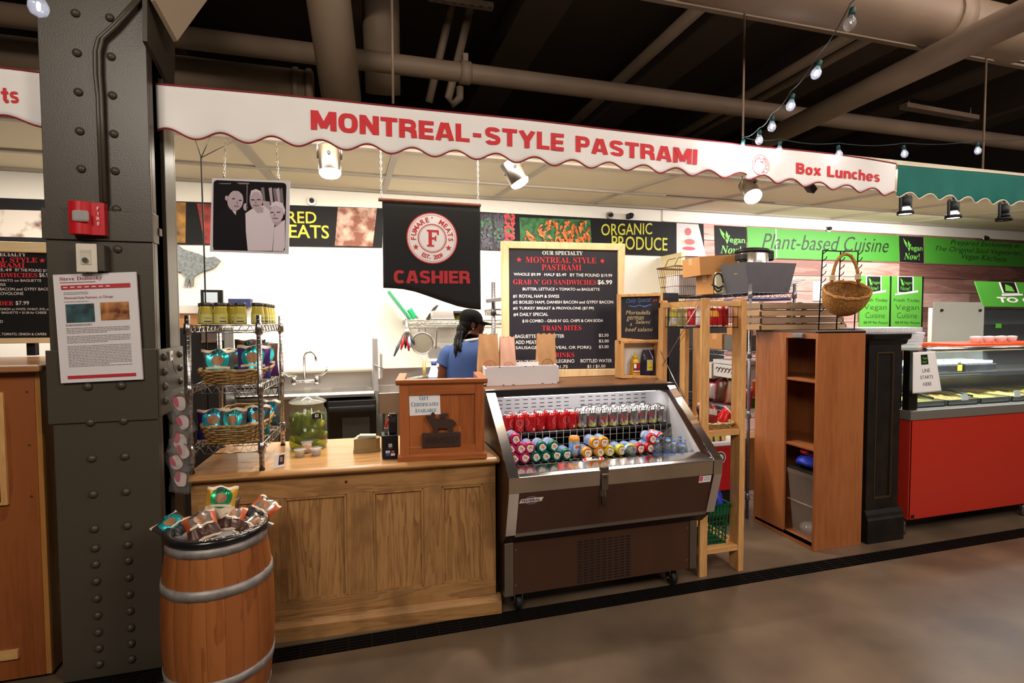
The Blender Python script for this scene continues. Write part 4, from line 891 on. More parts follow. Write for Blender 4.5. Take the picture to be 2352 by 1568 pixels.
m.build('stickers', [PAPER, BLACK, mat('sticker_grey', '#8a8a8a', .5), mat('sticker_dark', '#3a3036', .5), mat('sticker_blue', '#2a4f9c', .5), mat('sticker_red', '#c8302c', .5), mat('sticker_orange', '#e08a2c', .5)], cr, norm=False)
q_ = Vector((p.x+.018, p.y+.0, 1.0202))
mc = thing('card_terminal', 'small black card terminal standing on the payment box against the podium', 'card reader', q_)
MB().cbox(q_+Vector((0, .01, .055)), (.045, .05, .11), (R(-6), 0, 0)).build('body', BLACK, mc, bevel=.006); MB().cbox(q_+Vector((0, -.016, .08)), (.03, .006, .03), (R(-6), 0, 0)).build('screen', mat('screen_grey', '#3c3f44', .2), mc)
q_ = Vector((p.x-.02, p.y-.01, 1.0202)); bo = thing('bottle_opener', 'opener with a red handle standing on the payment box', 'opener', q_)
MB().cbox(q_+Vector((0, 0, .018)), (.02, .012, .036)).build('clip', STEEL, bo, bevel=.003); MB().bar(q_+Vector((-.004, 0, .036)), q_+Vector((.018, 0, .082)), .014, .012).build('handle', mat('handle_red', '#b3161c', .4), bo, bevel=.004)
MB().tube([q_+Vector((.018+.012*math.cos(t), 0, .092+.012*math.sin(t))) for t in [k*math.pi/5 for k in range(10)]], .002, 6, 0, True).build('ring', CHROME, bo)
# small photo card
p = onc(641, 1074); p.z = .8905; pc = thing('photo_card', 'small folded photo card standing on the counter by the rack leg', 'card', p)
Mx = Matrix.Rotation(R(18), 3, 'Z'); m = MB(); g_ = lambda u, v, w: p+Mx @ Vector((u, w, v))
m.prism([(-.026, 0), (.026, .004), (.03, .072), (-.02, .068)], g_, 0, .003); m.build('card', PAPER, pc)
m = MB(); m.poly([g_(-.004, .014, -.001), (g_(.024, .016, -.001)), g_(.027, .066, -.001), g_(.002, .064, -.001)], 0); m.poly([g_(.004, .03, -.0015), g_(.018, .03, -.0015), g_(.018, .055, -.0015), g_(.006, .055, -.0015)], 1); m.build('picture', [mat('card_dark', '#2e2228', .5), mat('card_skin', '#a8806c', .5)], pc, norm=False)
# ================================================================ wire rack on the counter
RKP = [(-.803, 2.955), (-.478, 2.925), (-.448, 3.47), (-.79, 3.52)]
ZS = [pt(530, 747, Y=2.94).z, pt(603, 884, Y=2.93).z, pt(603, 1020, Y=2.93).z]
rk = thing('wire_rack', 'chrome wire display rack with three shelves standing on the counter', 'rack', (-.63, 3.2, .8905))
RKM = mat('rack_chrome', '#b5b0ae', .25, 1)
for x, y in RKP: mb = MB(); post(mb, x, y, .897, 1.675, .0125, ZS); o = mb.build('post', RKM, rk); MB().lathe([(.014, 0), (.014, .008), (.011, .014)], (x, y, .8905), 12).build('foot', BLACK, o)
for z in ZS: wire_shelf(MB(), RKP, z, .035, .0035, 16, 14).build('shelf', RKM, rk)
WK = mat('wicker', '#b08a50', .6, col2='#7d5c2e', vs=60); 
def basket_tray(label, z, cx, cy, hx0, hy0, hx1, hy1, hgt, lift=0, rows=7, group=None, mm=None):
    t = thing('wicker_basket', label, 'basket', (cx, cy, z), group); mb = MB()
    def path(t_, k):
        f_ = rrect(cx, cy, hx0+(hx1-hx0)*k, hy0+(hy1-hy0)*k); p, n_ = f_(t_); p.z = z+.006+hgt*k+lift*max(0, n_.y)*k; return p, n_
    wicker(mb, path, [k/rows for k in range(rows+1)], 0, .004, .0045, 112, 28); mb.build('weave', mm or WK, t)
    MB().tube([path(i/56, 1.0)[0]+Vector((0, 0, .004+.0025*math.sin(i*1.7))) for i in range(56)], .0075, 6, 0, True).build('rim', mm or WK, t)
    m = MB(); m.sheet(lambda u, v: Vector((cx+(u-.5)*2*hx0*.98, cy+(v-.5)*2*hy0*.98, z+.005)), 4, 4); m.build('base', mm or WK, t, solid=.004); return t
basket_tray('shallow wicker basket on the middle shelf of the wire rack', ZS[1]+.004, -.62, 3.2, .135, .225, .165, .275, .062, .03)
basket_tray('shallow wicker basket on the lowest shelf of the wire rack', ZS[2]+.004, -.625, 3.2, .13, .23, .155, .275, .085, .03)
GB, BB, PB, BRB = mat('bag_grey', '#4e5452', .38, .2), mat('bag_black', '#2f3436', .38, .2), mat('bag_purple', '#4a2370', .38, .2), mat('bag_brown', '#4a2f26', .4, .2)
LT, LP, LD = mat('bag_low_teal', '#1f6a6c', .4, .2), mat('bag_low_violet', '#3f3f8c', .4, .2), mat('bag_low_dark', '#243a3a', .4, .2)
FP = mat('foil_blue', '#35a9c9', .25, .6)
z1, z2 = ZS[1]+.012, ZS[2]+.012
def bp(x, y, Y): q = pt(x, y, Y=Y); return q.x
chipbag('grey and teal chip bag at the left front of the upper basket', (bp(500, 850, 3.05), 3.06, z1), .1, .155, .165, .055, GB, LT, TEALF, 'chip bags in the rack baskets', -6, 1)
chipbag('purple chip bag at the right front of the upper basket', (bp(582, 850, 3.04), 3.05, z1), -.05, .165, .185, .055, PB, LP, TEALF, 'chip bags in the rack baskets', -6, 2)
chipbag('dark teal chip bag half hidden between the two front bags above', (bp(535, 850, 3.16), 3.18, z1), .0, .15, .165, .05, BB, LD, TEALF, 'chip bags in the rack baskets', -4, 3)
chipbag('brown topped chip bag at the back of the upper basket', (bp(575, 850, 3.3), 3.31, z1), .05, .16, .205, .05, BRB, BRB, TEALF, 'chip bags in the rack baskets', -2, 4)
chipbag('dark purple chip bag at the right back of the upper basket', (bp(610, 850, 3.26), 3.22, z1), .3, .15, .19, .05, BRB, PB, TEALF, 'chip bags in the rack baskets', -5, 5)
chipbag('purple chip bag at the left end of the lower basket', (bp(488, 980, 3.03), 3.05, z2), .15, .15, .16, .05, PB, LP, FP, 'chip bags in the rack baskets', -10, 6)
chipbag('grey and teal chip bag second from left in the lower basket', (bp(534, 980, 3.0), 3.01, z2), .0, .13, .165, .05, GB, LT, TEALF, 'chip bags in the rack baskets', -10, 7)
chipbag('black and teal chip bag third from left in the lower basket', (bp(585, 980, 3.03), 3.08, z2), -.1, .13, .165, .05, BB, LT, FP, 'chip bags in the rack baskets', -12, 8)
chipbag('grey chip bag leaning at the right end of the lower basket', (bp(612, 960, 3.26), 3.28, z2+.01), -.1, .12, .155, .05, GB, LD, FP, 'chip bags in the rack baskets', -14, 9, 3)
# mustard jars: one prototype, copied
GLASSY = mat('mustard_yellow', '#b6a53a', .25, coat=.6); MLID = mat('mustard_lid', '#4a4340', .35, .6)
mj = thing('mustard_jar', '', 'jar', (0, 0, 0), 'mustard jars on top of the wire rack')
MB().lathe([(.027, 0), (.031, .004), (.031, .055), (.026, .085), (.026, .094)], (0, 0, 0), 20).build('jar', GLASSY, mj)
MB().lathe([(.0275, .092), (.0285, .094), (.0285, .108), (.026, .110), (.0005, .110)], (0, 0, 0), 20).build('lid', MLID, mj)
m = MB(); cyl_ = lambda u, v: Vector((.0316*math.sin(u/.0316), -.0316*math.cos(u/.0316), v))
strip(m, cyl_, -.045, .045, .008, .052, 0, 16); c2_ = lambda u, v: cyl_(u, v)*1.0+Vector((0, -.0006, 0))
m.add([c2_(u, v) for u, v in ((-.045, .01), (-.02, .01), (-.004, .05), (-.045, .05))], [(0, 1, 2, 3)], 1); textc(m, 'Dijon', c2_, .012, .026, .011, 1); strip(m, c2_, -.004, .03, .012, .018, 2, 6)
m.build('jar_label', [mat('mustard_label', '#c8bf6e', .5), BLACK, mat('label_navy', '#27305a', .5)], mj, norm=False)
js = [(475, 3.0, .0), (507, 3.0, .2), (552, 3.0, -.2), (592, 2.99, .5), (534, 3.08, .3), (603, 3.09, .3), (609, 3.18, .2), (615, 3.27, .2), (620, 3.36, .1), (470, 3.1, 0), (505, 3.1, 0)]
jl = ['leftmost jar of the front row', 'second jar of the front row from left', 'third jar of the front row from left', 'last jar of the front row behind the post', 'half hidden behind the front row', 'first jar of the right edge file', 'second jar of the right edge file', 'third jar of the right edge file', 'rearmost jar of the right edge file', 'behind the leftmost front jar', 'behind the second front jar']
for i, (px, Y, rz) in enumerate(js):
    loc = (pt(px, 740, Y=Y).x, Y, ZS[0]+.0045); lab = 'yellow mustard jar on the rack top, '+jl[i]
    if i == 0: mj.location = loc; mj['label'] = lab; mj.rotation_euler = (0, 0, rz)
    else: dup(mj, loc, (0, 0, rz), lab)
# ================================================================ snack barrel
c = Vector((-.598, 2.545, 0)); br = thing('snack_barrel', 'tall wooden barrel with grey hoops filled with snack bags', 'barrel', c)
def rb(z): t = (z/.745-.5)*2; return .187+.033*(1-t*t) - (.006 if z < .02 else 0)
BW = [wood('stave_%d' % k, a_, b_, .45, 'Z', 3, .8, 1.6, .15) for k, (a_, b_) in enumerate((('#7e421c', '#9c5c2c'), ('#894820', '#a66632'), ('#743b18', '#925427')))]
m = MB(); NS = 20; rows = 14; random.seed(11)
for k in range(NS):
    a0 = 2*math.pi*k/NS; mi = random.randrange(3); S = 5; vs = []
    for j in range(rows+1):
        z = .745*j/rows
        for i in range(S+1):
            a = a0+2*math.pi/NS*(.006+.988*i/S); r = rb(z)-(.004 if i in (0, S) else 0); vs.append(c+Vector((r*math.cos(a), r*math.sin(a), z)))
    m.add(vs, [(j*(S+1)+i, j*(S+1)+i+1, (j+1)*(S+1)+i+1, (j+1)*(S+1)+i) for j in range(rows) for i in range(S)], mi, True)
m.lathe([(.0005, .0), (.18, .0)], c, 30, 0, cap=False).lathe([(.0005, .70), (.183, .70)], c, 30, 0, cap=False); m.lathe([(rb(j*.745/14)-.006, j*.745/14) for j in range(15)], c, 40, 3, cap=False)
m.build('staves', BW+[OLIVED], br)
HP = mat('hoop_steel', '#a29c98', .5, .35, col2='#837d79', vs=20)
for z0, z1 in ((.70, .735), (.535, .575), (.16, .20), (.015, .055)):
    h = MB().lathe([(rb(z0)+.0015, z0), (rb(z0)+.004, z0), (rb(z1)+.004, z1), (rb(z1)+.0015, z1)], c, 48, 0).build('hoop', HP, br)
    mb = MB()
    for a in (-62, -55, -30, -110): mb.lathe([(.004, 0), (.003, .002), (.0004, .003)], c+Vector(((rb((z0+z1)/2)+.004)*math.cos(R(a)), (rb((z0+z1)/2)+.004)*math.sin(R(a)), (z0+z1)/2)), 8, 0, Matrix.Rotation(R(a), 3, 'Z') @ Matrix.Rotation(R(90), 3, 'Y'))
    mb.build('hoop_rivet', HP, h)
m = MB().lathe([(.188, .742), (.202, .742), (.206, .752), (.203, .765), (.195, .770), (.172, .768), (.165, .755), (.162, .715), (.0005, .712)], c, 56, 0, cap=False); m.build('black_rim', mat('rim_black', '#121113', .25, coat=.4), br)
m = MB(); fl = lambda u, v: c+Vector((u, v, .7712))
for t_, a0, a1 in (('NOT', 262, 280), ('A', 287, 292), ('TRASH', 298, 326), ('CAN', 334, 352)):
    for i, ch in enumerate(t_):
        a = R(a0+(a1-a0)*(i+.5)/len(t_)); ex = Vector((-math.sin(a), math.cos(a))); ey = -Vector((math.cos(a), math.sin(a))); vs, fs, ar = glyphs(ch); o = Vector((.185*math.cos(a), .185*math.sin(a)))
        P = [o+ex*((q_[0]-.5)*.013)+ey*((q_[1]-.5)*.016) for q_ in vs]; m.add([fl(p_.x, p_.y) for p_ in P], fs, 0)
for a in (270, 282, 318, 340): disc(m, fl, .196*math.cos(R(a)), .196*math.sin(R(a)), .004, 1, 10)
m.build('chalk_lettering', [INKW, mat('chalk_yellow', '#d8b83a', .6)], br, norm=False)
YB_, OB, DB = mat('bag_yellow', '#c99a2c', .4, .2), mat('bag_orange', '#b4512a', .38, .2), mat('bag_charcoal', '#3a3436', .4, .2)
GF, SF = mat('foil_green', '#1fa06a', .28, .5), mat('foil_silver', '#b9aea4', .25, .7)
g_ = 'chip bags piled in the barrel'
def bag_at(lab, px, py, Y, w, h, body, low, foil, tilt, roll, rz, seed, zz=.735): x = pt(px, py, Y=Y).x; return chipbag(lab, (x, Y, zz), rz, w, h, .045, body, low, foil, g_, tilt, seed, roll)
bag_at('yellow chip bag with green emblem standing highest in the barrel', 500, 1160, 2.60, .125, .145, YB_, CREAMF, GF, -18, 8, .1, 21, .765)
bag_at('orange and brown chip bag with silver emblem leaning at the front of the barrel', 472, 1190, 2.47, .125, .135, OB, BRB, SF, -52, -12, .35, 22, .735)
bag_at('charcoal chip bag with teal emblem lying at the left of the barrel', 425, 1190, 2.55, .12, .135, DB, DB, TEALF, -62, -25, .8, 23, .73)
bag_at('orange tipped chip bag lying at the right back of the barrel', 575, 1165, 2.62, .12, .13, OB, DB, SF, -58, 25, -.5, 24, .74)
bag_at('dark chip bag lying at the right front of the barrel', 555, 1185, 2.48, .11, .12, DB, BRB, SF, -68, 20, -.6, 25, .725)
bag_at('orange and silver chip bag in the middle of the barrel', 520, 1180, 2.55, .11, .12, OB, BRB, SF, -60, 5, -.1, 26, .735)
bag_at('brown chip bag lying at the back of the barrel', 510, 1160, 2.67, .12, .12, BRB, BRB, SF, -40, 3, .0, 27, .73)
# ================================================================ cookies on a clip strip beside the column
CK = [mat('cookie_brown', '#5e3a22', .6), mat('icing_white', '#d8cbc4', .5), mat('icing_pink', '#c85a72', .5)]
WR = clear('wrapper', '#e8e4e2', .07, .12)
tagp = thing('clip_tag', 'small white and red tag on the column side above the cookies', 'tag', (CX1+.022, 2.96, 1.46))
q_ = pt(394, 817, X=CX1+.02); MB().cbox(q_, (.003, .036, .048)).build('tag_card', PAPER, tagp, bevel=.002); m = MB(); textc(m, 'M', lambda u, v: q_+Vector((.0025, u, v)), 0, -.008, .018, 0, .02); m.build('lettering', RED, tagp, norm=False)
MB().tube([q_+Vector((.003, 0, -.02)), q_+Vector((.004, .01, -.06)), q_+Vector((.02, .0, -.09))], .0012, 5).build('string', BLACK, tagp)
for i, (px, py, rr_, nm) in enumerate(((413, 925, -.3, 'topmost'), (420, 968, -.5, 'second from top'), (414, 1010, .2, 'third from top'), (420, 1035, -.2, 'fourth from top'), (405, 1060, -.5, 'fifth from top'), (416, 1098, .1, 'lowest'))):
    p = pt(px, py, Y=2.90-.006*(i % 2)); t = thing('cookie_packet', 'wrapped pig shaped iced cookie, %s on the strip by the column' % nm, 'cookie', p, 'wrapped cookies on the strip')
    Mx = Matrix.Rotation(R(-22)+rr_*.2, 3, 'Z') @ Matrix.Rotation(rr_, 3, 'Y')
    fo = lambda u, v, w: p+Mx @ Vector((u, w, v))
    sh = [(.036*math.cos(a)*(1+.12*math.sin(3*a+i)), .047*math.sin(a)*(1+.1*math.cos(2*a))) for a in [k*math.pi/12 for k in range(24)]]
    MB().prism(sh, fo, -.004, .004).build('biscuit', CK[0], t, bevel=.002)
    ic = MB().prism([(u*.85+.003, v*.82-.004) for u, v in sh], fo, -.0065, -.004, 1).prism([(u*.38-.012, v*.6+.008) for u, v in sh], fo, -.008, -.0065, 2); ic.build('icing', CK, t)
    m = MB(); m.sheet(lambda a, b: fo((a-.5)*.1*(1+.05*math.sin(9*b)), (b-.5)*.14, -.011-.004*math.sin(a*math.pi)*math.sin(b*math.pi)+.003*math.sin(14*a+5*b)), 10, 12); m.sheet(lambda a, b: fo((a-.5)*.1, (b-.5)*.14, .009+.002*math.sin(12*a)), 4, 4); m.build('wrapper', WR, t)
# ================================================================ stall left of the column
LC = wood('left_counter_wood', '#7a3f1b', '#96552a', .4, 'Z', 3, .8, 1.5, .15)
lc = thing('side_counter', 'tall reddish wooden counter left of the steel column', 'counter', (-2.2, 3.2, 0))
xr = pt(106, 1554, Y=2.9).x
MB().box(-3.4, xr, 2.9, 3.5, .02, 1.425).build('body', LC, lc, bevel=.004); MB().box(xr, xr+.02, 2.905, 3.5, .02, 1.42).build('side_panel', wood('left_counter_side', '#8f5a28', '#b07a3c', .4, 'Z', 3, .8), lc)
MB().box(-3.4, xr+.05, 2.84, 3.55, 1.425, 1.455).build('worktop', wood('left_top', '#8a5a34', '#a8784c', .35, 'X', 3, .8), lc, bevel=.008)
p = pt(8, 1010, Y=2.9); MB().box(p.x-.4, p.x+.012, 2.886, 2.9, pt(8, 1158, Y=2.9).z, pt(8, 900, Y=2.9).z).build('window_frame', PINE, lc); MB().box(p.x-.4, p.x-.012, 2.882, 2.887, pt(8, 1150, Y=2.9).z, pt(8, 925, Y=2.9).z).build('window_panel', BLACK, lc)
m = MB()
for py in (900, 1022, 1140): q_ = pt(62+(py-900)*.045, py, Y=2.9); m.cyl(q_+Vector((0, -.0015, 0)), q_+Vector((0, .002, 0)), .005, None, 10)
m.build('plug', mat('wood_plug', '#3e2a18', .6), lc)
MB().box(pt(45, 1495, Y=2.9).x-.5, pt(45, 1495, Y=2.9).x, 2.885, 2.9, pt(45, 1508, Y=2.9).z, pt(45, 1488, Y=2.9).z).build('base_strip', PINEX, lc)
YL = 3.62
lm = thing('menu_board', 'left stall menu board in a pale wooden frame, cut off by the column', 'menu board', (-2.1, YL, 1.52))
zt, zb_ = pt(60, 556, Y=YL).z, pt(60, 788, Y=YL).z; xL, xR = -2.75, pt(112, 670, Y=YL).x+.06
MB().box(xL, xR, YL+.005, YL+.03, zb_, zt).build('board', SB, lm); wz = abs(zt-pt(60, 580, Y=YL).z)
m = MB().box(xL, xR, YL-.015, YL+.03, zt-wz, zt).box(xL, xR, YL-.015, YL+.03, zb_, zb_+.03); m.build('frame', wood('frame_pine_across', '#f8e2b4', '#ecca94', .5, 'X', 5, .7), lm, bevel=.004)
YLt = YL+.003
m = MB()
for t_, a, b, h, mi, st in (('OUR SPECIALTY', (-55, 588), (60, 589), 9, 0, 'serif'), ('MONTREAL STYLE', (-105, 603), (86, 603), 12, 1, 'serif'), ('PASTRAMI', (-55, 614), (57, 615), 11, 1, 'serif'), ('HALF $5.49', (-50, 624), (27, 624), 8, 0, None), ('BY THE POUND $19.99', (35, 624), (122, 626), 8, 0, None), ("GRAB N' GO SANDWICHES", (-150, 637), (86, 637), 11, 1, 'serif'), ('$6.99', (90, 637), (118, 638), 11, 0, None),
        ('BUTTER, LETTUCE + TOMATO on BAGUETTE', (-110, 647), (95, 648), 7, 0, None), ('#1 ROYAL HAM & SWISS', (-120, 657), (13, 657), 7, 0, None), ('#2 BOILED HAM, DANISH BACON and GYPSY BACON', (-125, 668), (122, 668), 8, 0, None), ('#3 TURKEY BREAST & PROVOLONE', (-125, 678), (54, 678), 8, 0, None), ('MADE TO ORDER', (-105, 701), (31, 701), 10, 1, 'serif'), ('$7.99', (36, 701), (67, 701), 10, 0, None), ('ONION on WHITE, WHEAT, RYE, or', (0, 713), (113, 713), 6, 0, None), ('or BAGUETTE + $1.00 for CHEESE', (-6, 721), (107, 721), 6, 0, None), ('D', (0, 741), (7, 741), 6, 0, None), (', TOMATO, ONION & CAPERS', (0, 771), (107, 771), 7, 0, None)):
    m = MB(); wtext(m, t_, a, b, h, YLt, mi, off=.008, style=st); m.build('lettering', [INKW, INKR], lm, norm=False)
m = MB(); star(m, lambda u, v: Vector((u, YLt, v)), pt(97, 598, Y=YLt).x, pt(97, 598, Y=YLt).z, .016, 1)
m.build('star', [INKW, INKR], lm, norm=False)
MB().box(-2.6, -2.56, YL+.03, YL+.07, 1.455, zt-.1).box(-1.8, -1.76, YL+.03, YL+.07, 1.455, zt-.1).build('stand', BLACK, lm)
# ================================================================ open drinks cooler
FB = mat('cooler_brown', '#452a1d', .36, var=.2, vs=5, stretch=(1, 1, .15)); CHR = mat('cooler_chrome', '#e2dedb', .14, 1, var=.06, vs=8); CHD = mat('cooler_steel', '#9a948e', .3, 1); INW = mat('cooler_white', '#d9d6d6', .35); SLOT = mat('slot_black', '#1b191a', .6)
FX0, FX1, DZ = .748, 2.048, 1.217
fr = thing('drinks_cooler', 'open brown and chrome drinks cooler stocked with soda cans and bottles', 'cooler', (1.39, 3.2, 0))
def yz(X): return lambda u, v, w: Vector((w, u, v))
side = [(2.72, .49), (2.652, .735), (2.648, .818), (2.668, .83), (3.17, DZ-.006), (3.82, DZ-.006), (3.82, .41), (2.81, .41)]
for x0, x1 in ((FX0, FX0+.045), (FX1-.045, FX1)): MB().prism(side, yz(0), x0, x1, 0).build('end_panel', FB, fr, bevel=.002)
# chrome edge on each end panel
edge = [(2.66, .46), (2.71, .49), (2.648, .735), (2.644, .822), (2.668, .838), (3.178, DZ), (3.16, DZ), (2.675, .832)]
for x0, x1 in ((FX0-.003, FX0+.052), (FX1-.052, FX1+.003)):
    m = MB(); pth = [(2.717, .485), (2.647, .735), (2.642, .822), (2.664, .838), (3.165, DZ+.0)]
    for (a, b), (c_, d) in zip(pth, pth[1:]):
        dv = Vector((c_-a, d-b)).normalized(); nn = Vector((dv.y, -dv.x))*.006; nn = nn if nn.x > 0 else -nn
        m.prism([(a, b), (c_, d), (c_+nn.x, d+nn.y*0+(-.006 if abs(dv.x) > .5 else 0)), (a+nn.x, b+(-.006 if abs(dv.x) > .5 else 0))], yz(0), x0, x1)
    m.build('edge_trim', CHR, fr)
MB().prism([(2.722, .49), (2.656, .735), (2.70, .735), (2.76, .49)], yz(0), FX0+.05, FX1-.05).build('front_panel', FB, fr)
m = MB().prism([(2.656, .732), (2.650, .818), (2.664, .834), (2.772, .842), (2.785, .835), (2.785, .815), (2.68, .80), (2.68, .732)], yz(0), FX0+.052, FX1-.052); m.build('lip', CHR, fr, bevel=.003)
MB().prism([(2.724, .472), (2.719, .492), (2.73, .492), (2.74, .472)], yz(0), FX0+.05, FX1-.05).build('lower_trim', CHD, fr)
MB().prism([(2.728, .475), (2.80, .405), (2.86, .405), (2.80, .475)], yz(0), FX0+.02, FX1-.02).build('undercut', mat('cooler_dark', '#20120c', .5), fr)
LX0, LX1 = .758, 1.985
MB().box(LX0+.04, LX1-.04, 2.795, 3.7, .115, .41).build('base_panel', FB, fr)
for x0, x1 in ((LX0, LX0+.05), (LX1-.05, LX1)): MB().box(x0, x1, 2.787, 3.7, .112, .415).build('corner_trim', CHD, fr, bevel=.003)
m = MB()
for i in range(9):
    for j in range(15): x = 1.195+i*.0385; z = .128+j*.0168; m.box(x, x+.029, 2.7935, 2.80, z, z+.0085)
m.build('grille', mat('grille_slot', '#0d0706', .8), fr)
m = MB()
for x in (LX0+.065, LX1-.065):
    for z in (.17, .37): m.cyl((x, 2.796, z), (x, 2.7925, z), .004, None, 8)
m.build('screw', CHROME, fr)
for x, y in ((.853, 2.86), (1.855, 2.86), (.853, 3.6), (1.855, 3.6)):
    w = thing('x', '', '')
    for k in ('label', 'category'): 
        if k in w: del w[k]
    w.name = 'caster'; w.parent = fr; w.location = Vector((x, y, 0))-wl(fr)
    MB().cyl((x-.016, y, .042), (x+.016, y, .042), .042, None, 20).build('wheel', mat('rubber', '#1b1a19', .6), w)
    MB().box(x-.026, x-.02, y-.02, y+.02, .035, .1).box(x+.02, x+.026, y-.02, y+.02, .035, .1).box(x-.03, x+.03, y-.03, y+.03, .1, .114).cyl((x-.035, y, .042), (x+.035, y, .042), .006).build('fork', CHD, w)
# inner well
m = MB(); x0, x1 = FX0+.045, FX1-.045
m.box(x0-.001, x0+.004, 2.79, 3.43, .72, 1.17).box(x1-.004, x1+.001, 2.79, 3.43, .72, 1.17)
m = MB()
for xx in (x0+.003, x1-.003): m = MB(); m.poly([(xx, 2.78, .73), (xx, 2.785, .835), (xx, 3.16, 1.15), (xx, 3.43, 1.17), (xx, 3.43, .73)]); m.build('side_liner', INW, fr, solid=.004)
m = MB().box(x0, x1, 3.42, 3.44, .72, 1.17).prism([(3.175, 1.174), (3.175, 1.18), (3.44, 1.19), (3.44, 1.165)], yz(0), x0, x1); m.build('back_liner', mat('cooler_grey_white', '#c5c1c0', .4), fr)
m = MB()
for j, z in enumerate((1.105, 1.078, 1.052)):
    for i in range(19):
        if i == 9: continue
        x = .885+i*.0595; m.box(x, x+.033, 3.4185, 3.421, z, z+.005)
m.build('air_slot', SLOT, fr)
MB().box(x0, x1, 3.1, 3.42, .935, .945).box(x0, x1, 3.395, 3.42, .72, .94).build('can_shelf', SLOT, fr)
MB().box(x0, x1, 2.785, 3.42, .705, .715).build('well_floor', SLOT, fr)
WG = mat('grid_wire', '#9d9a92', .35, .8); m = MB()
for i in range(26): x = x0+.02+i*.046; m.tube([(x, 2.80, .826), (x, 3.098, .826), (x, 3.096, .952), (x, 3.108, .957)], .0022, 5)
for z in (.826, .868, .91, .952): m.tube([(x0, 3.097, z), (x1, 3.097, z)], .0022, 5)
for y in (2.80, 2.85, 2.9, 2.95, 3.0, 3.05): m.tube([(x0, y, .823), (1.70, y, .823)], .0022, 5)
m.build('wire_grid', WG, fr)
MB().box(FX0-.004, FX1+.004, 3.15, 3.85, DZ-.022, DZ-.012).box(FX0-.004, FX1+.004, 3.145, 3.165, DZ-.045, DZ).build('top_frame', BLACK, fr, bevel=.003)
MB().box(FX0, FX1, 3.166, 3.85, DZ-.012, DZ).build('top_deck', wood('deck_laminate', '#5e3a22', '#7a5030', .4, 'X', 4, .8), fr)
MB().box(FX0+.03, FX1-.03, 3.44, 3.82, .42, DZ-.02).build('back_body', FB, fr)
MB().cyl((FX0+.12, 3.19, 1.168), (FX1-.12, 3.19, 1.168), .007, None, 12).build('added_tube', mat('added_tube_glow', '#ffffff', .3, emit='#f4f2f6', es=3), fr)  # glowing tube added as cover for the fill light below
area('cooler_fill', (1.4, 3.195, 1.158), (1.4, 3.33, .98), 1.05, 1.7, (1, .97, .98), .02)  # unseen area light added to brighten the inside of the cooler
# hasp, padlock, badge, sticker
m = MB().box(1.272, 1.312, 2.640, 2.648, .71, .80).box(1.268, 1.316, 2.644, 2.66, .80, .838).box(1.274, 1.310, 2.664, 2.674, .665, .71)
m.build('hasp', CHD, fr, bevel=.002); MB().cyl((1.292, 2.638, .78), (1.292, 2.643, .78), .006, None, 10).build('hasp_screw', BLACK, fr)
m = MB().tube([(1.285, 2.655, .655), (1.285, 2.655, .70), (1.292, 2.655, .708), (1.299, 2.655, .70), (1.299, 2.655, .655)], .003, 8); pk_ = MB().cbox((1.292, 2.66, .635), (.022, .014, .034)).build('padlock', mat('padlock_dark', '#3a2c24', .4, .5), fr, bevel=.002); m.build('shackle', STEEL, pk_)
def face(x, z, d): t = (.735-z)/(.735-.49); return Vector((x, 2.656+.066*t-d, z))
m = MB(); ff = lambda d: (lambda u, v: face(u, v, d)); cx_, cz_ = .874, .686
ring(m, ff(.002), cx_, cz_, .001, .0001, 0)
e = [(cx_+.038*math.cos(a*math.pi/16), cz_+.023*math.sin(a*math.pi/16)) for a in range(32)]; m.poly([face(u, v, .0015) for u, v in e], 1)
e = [(cx_+.033*math.cos(a*math.pi/16), cz_+.019*math.sin(a*math.pi/16)) for a in range(32)]; m.poly([face(u, v, .002) for u, v in e], 2)
m.poly([face(u, v, .0025) for u, v in ((cx_-.068, cz_-.012), (cx_+.058, cz_-.010), (cx_+.068, cz_+.014), (cx_-.058, cz_+.012))], 0)
text(m, 'FEDERAL', ff(.0032), cx_-.055, cx_+.052, cz_-.006, cz_+.008, 3, .03); m.build('badge', [mat('badge_cream', '#ded6cc', .4), mat('badge_gold', '#a88a5c', .4), mat('badge_navy', '#2b2a6a', .4), mat('badge_ink', '#2a2350', .4)], fr, norm=False)
m = MB(); m.poly([face(u, v, .0018) for u, v in ((1.905, .688), (1.985, .688), (1.985, .73), (1.905, .73))], 0); m.poly([face(u, v, .0024) for u, v in ((1.907, .697), (1.93, .697), (1.93, .727), (1.907, .727))], 1)
for z in (.70, .706, .714, .72): m.poly([face(u, v, .0024) for u, v in ((1.938, z), (1.978, z), (1.978, z+.0025), (1.938, z+.0025))], 2)
m.build('sticker', [PAPER, mat('sticker_pink', '#d8505c', .5), mat('print_grey', '#8a8484', .6)], fr, norm=False)
# ---- cans
ALU = mat('can_aluminium', '#cfccca', .22, 1); CRED = mat('can_red', '#c4161c', .28, .35, coat=.4); CSIL = mat('can_silver', '#d2d0d0', .2, .95); CBLUE = mat('can_blue', '#5f8fd0', .3, .35, col2='#b9cbe6', vs=30)
CANP = [(.0005, .004), (.02, .006), (.0235, 0), (.026, .003), (.0325, .012), (.033, .016), (.033, .100), (.031, .107), (.0265, .116), (.0262, .1205), (.025, .121), (.0245, .117), (.0005, .117)]
def can_proto(name, body, deco):
    t = thing(name, '', 'can')
    MB().lathe(CANP, (0, 0, 0), 24, 0, ms=[1, 1, 1, 1, 0, 0, 0, 0, 1, 1, 1, 1]).build('body', [body, ALU], t)
    o = MB().ball((0, -.006, .1178), .006, (1, 1.5, .2), 8, 4).build('tab', ALU, t)
    if deco: m = MB(); ms = deco(m); m.build('print', ms, t, norm=False)
    return t
cs = lambda d: (lambda u, v: Vector(((.0333+d)*math.sin(u/.033), -(.0333+d)*math.cos(u/.033), v)))
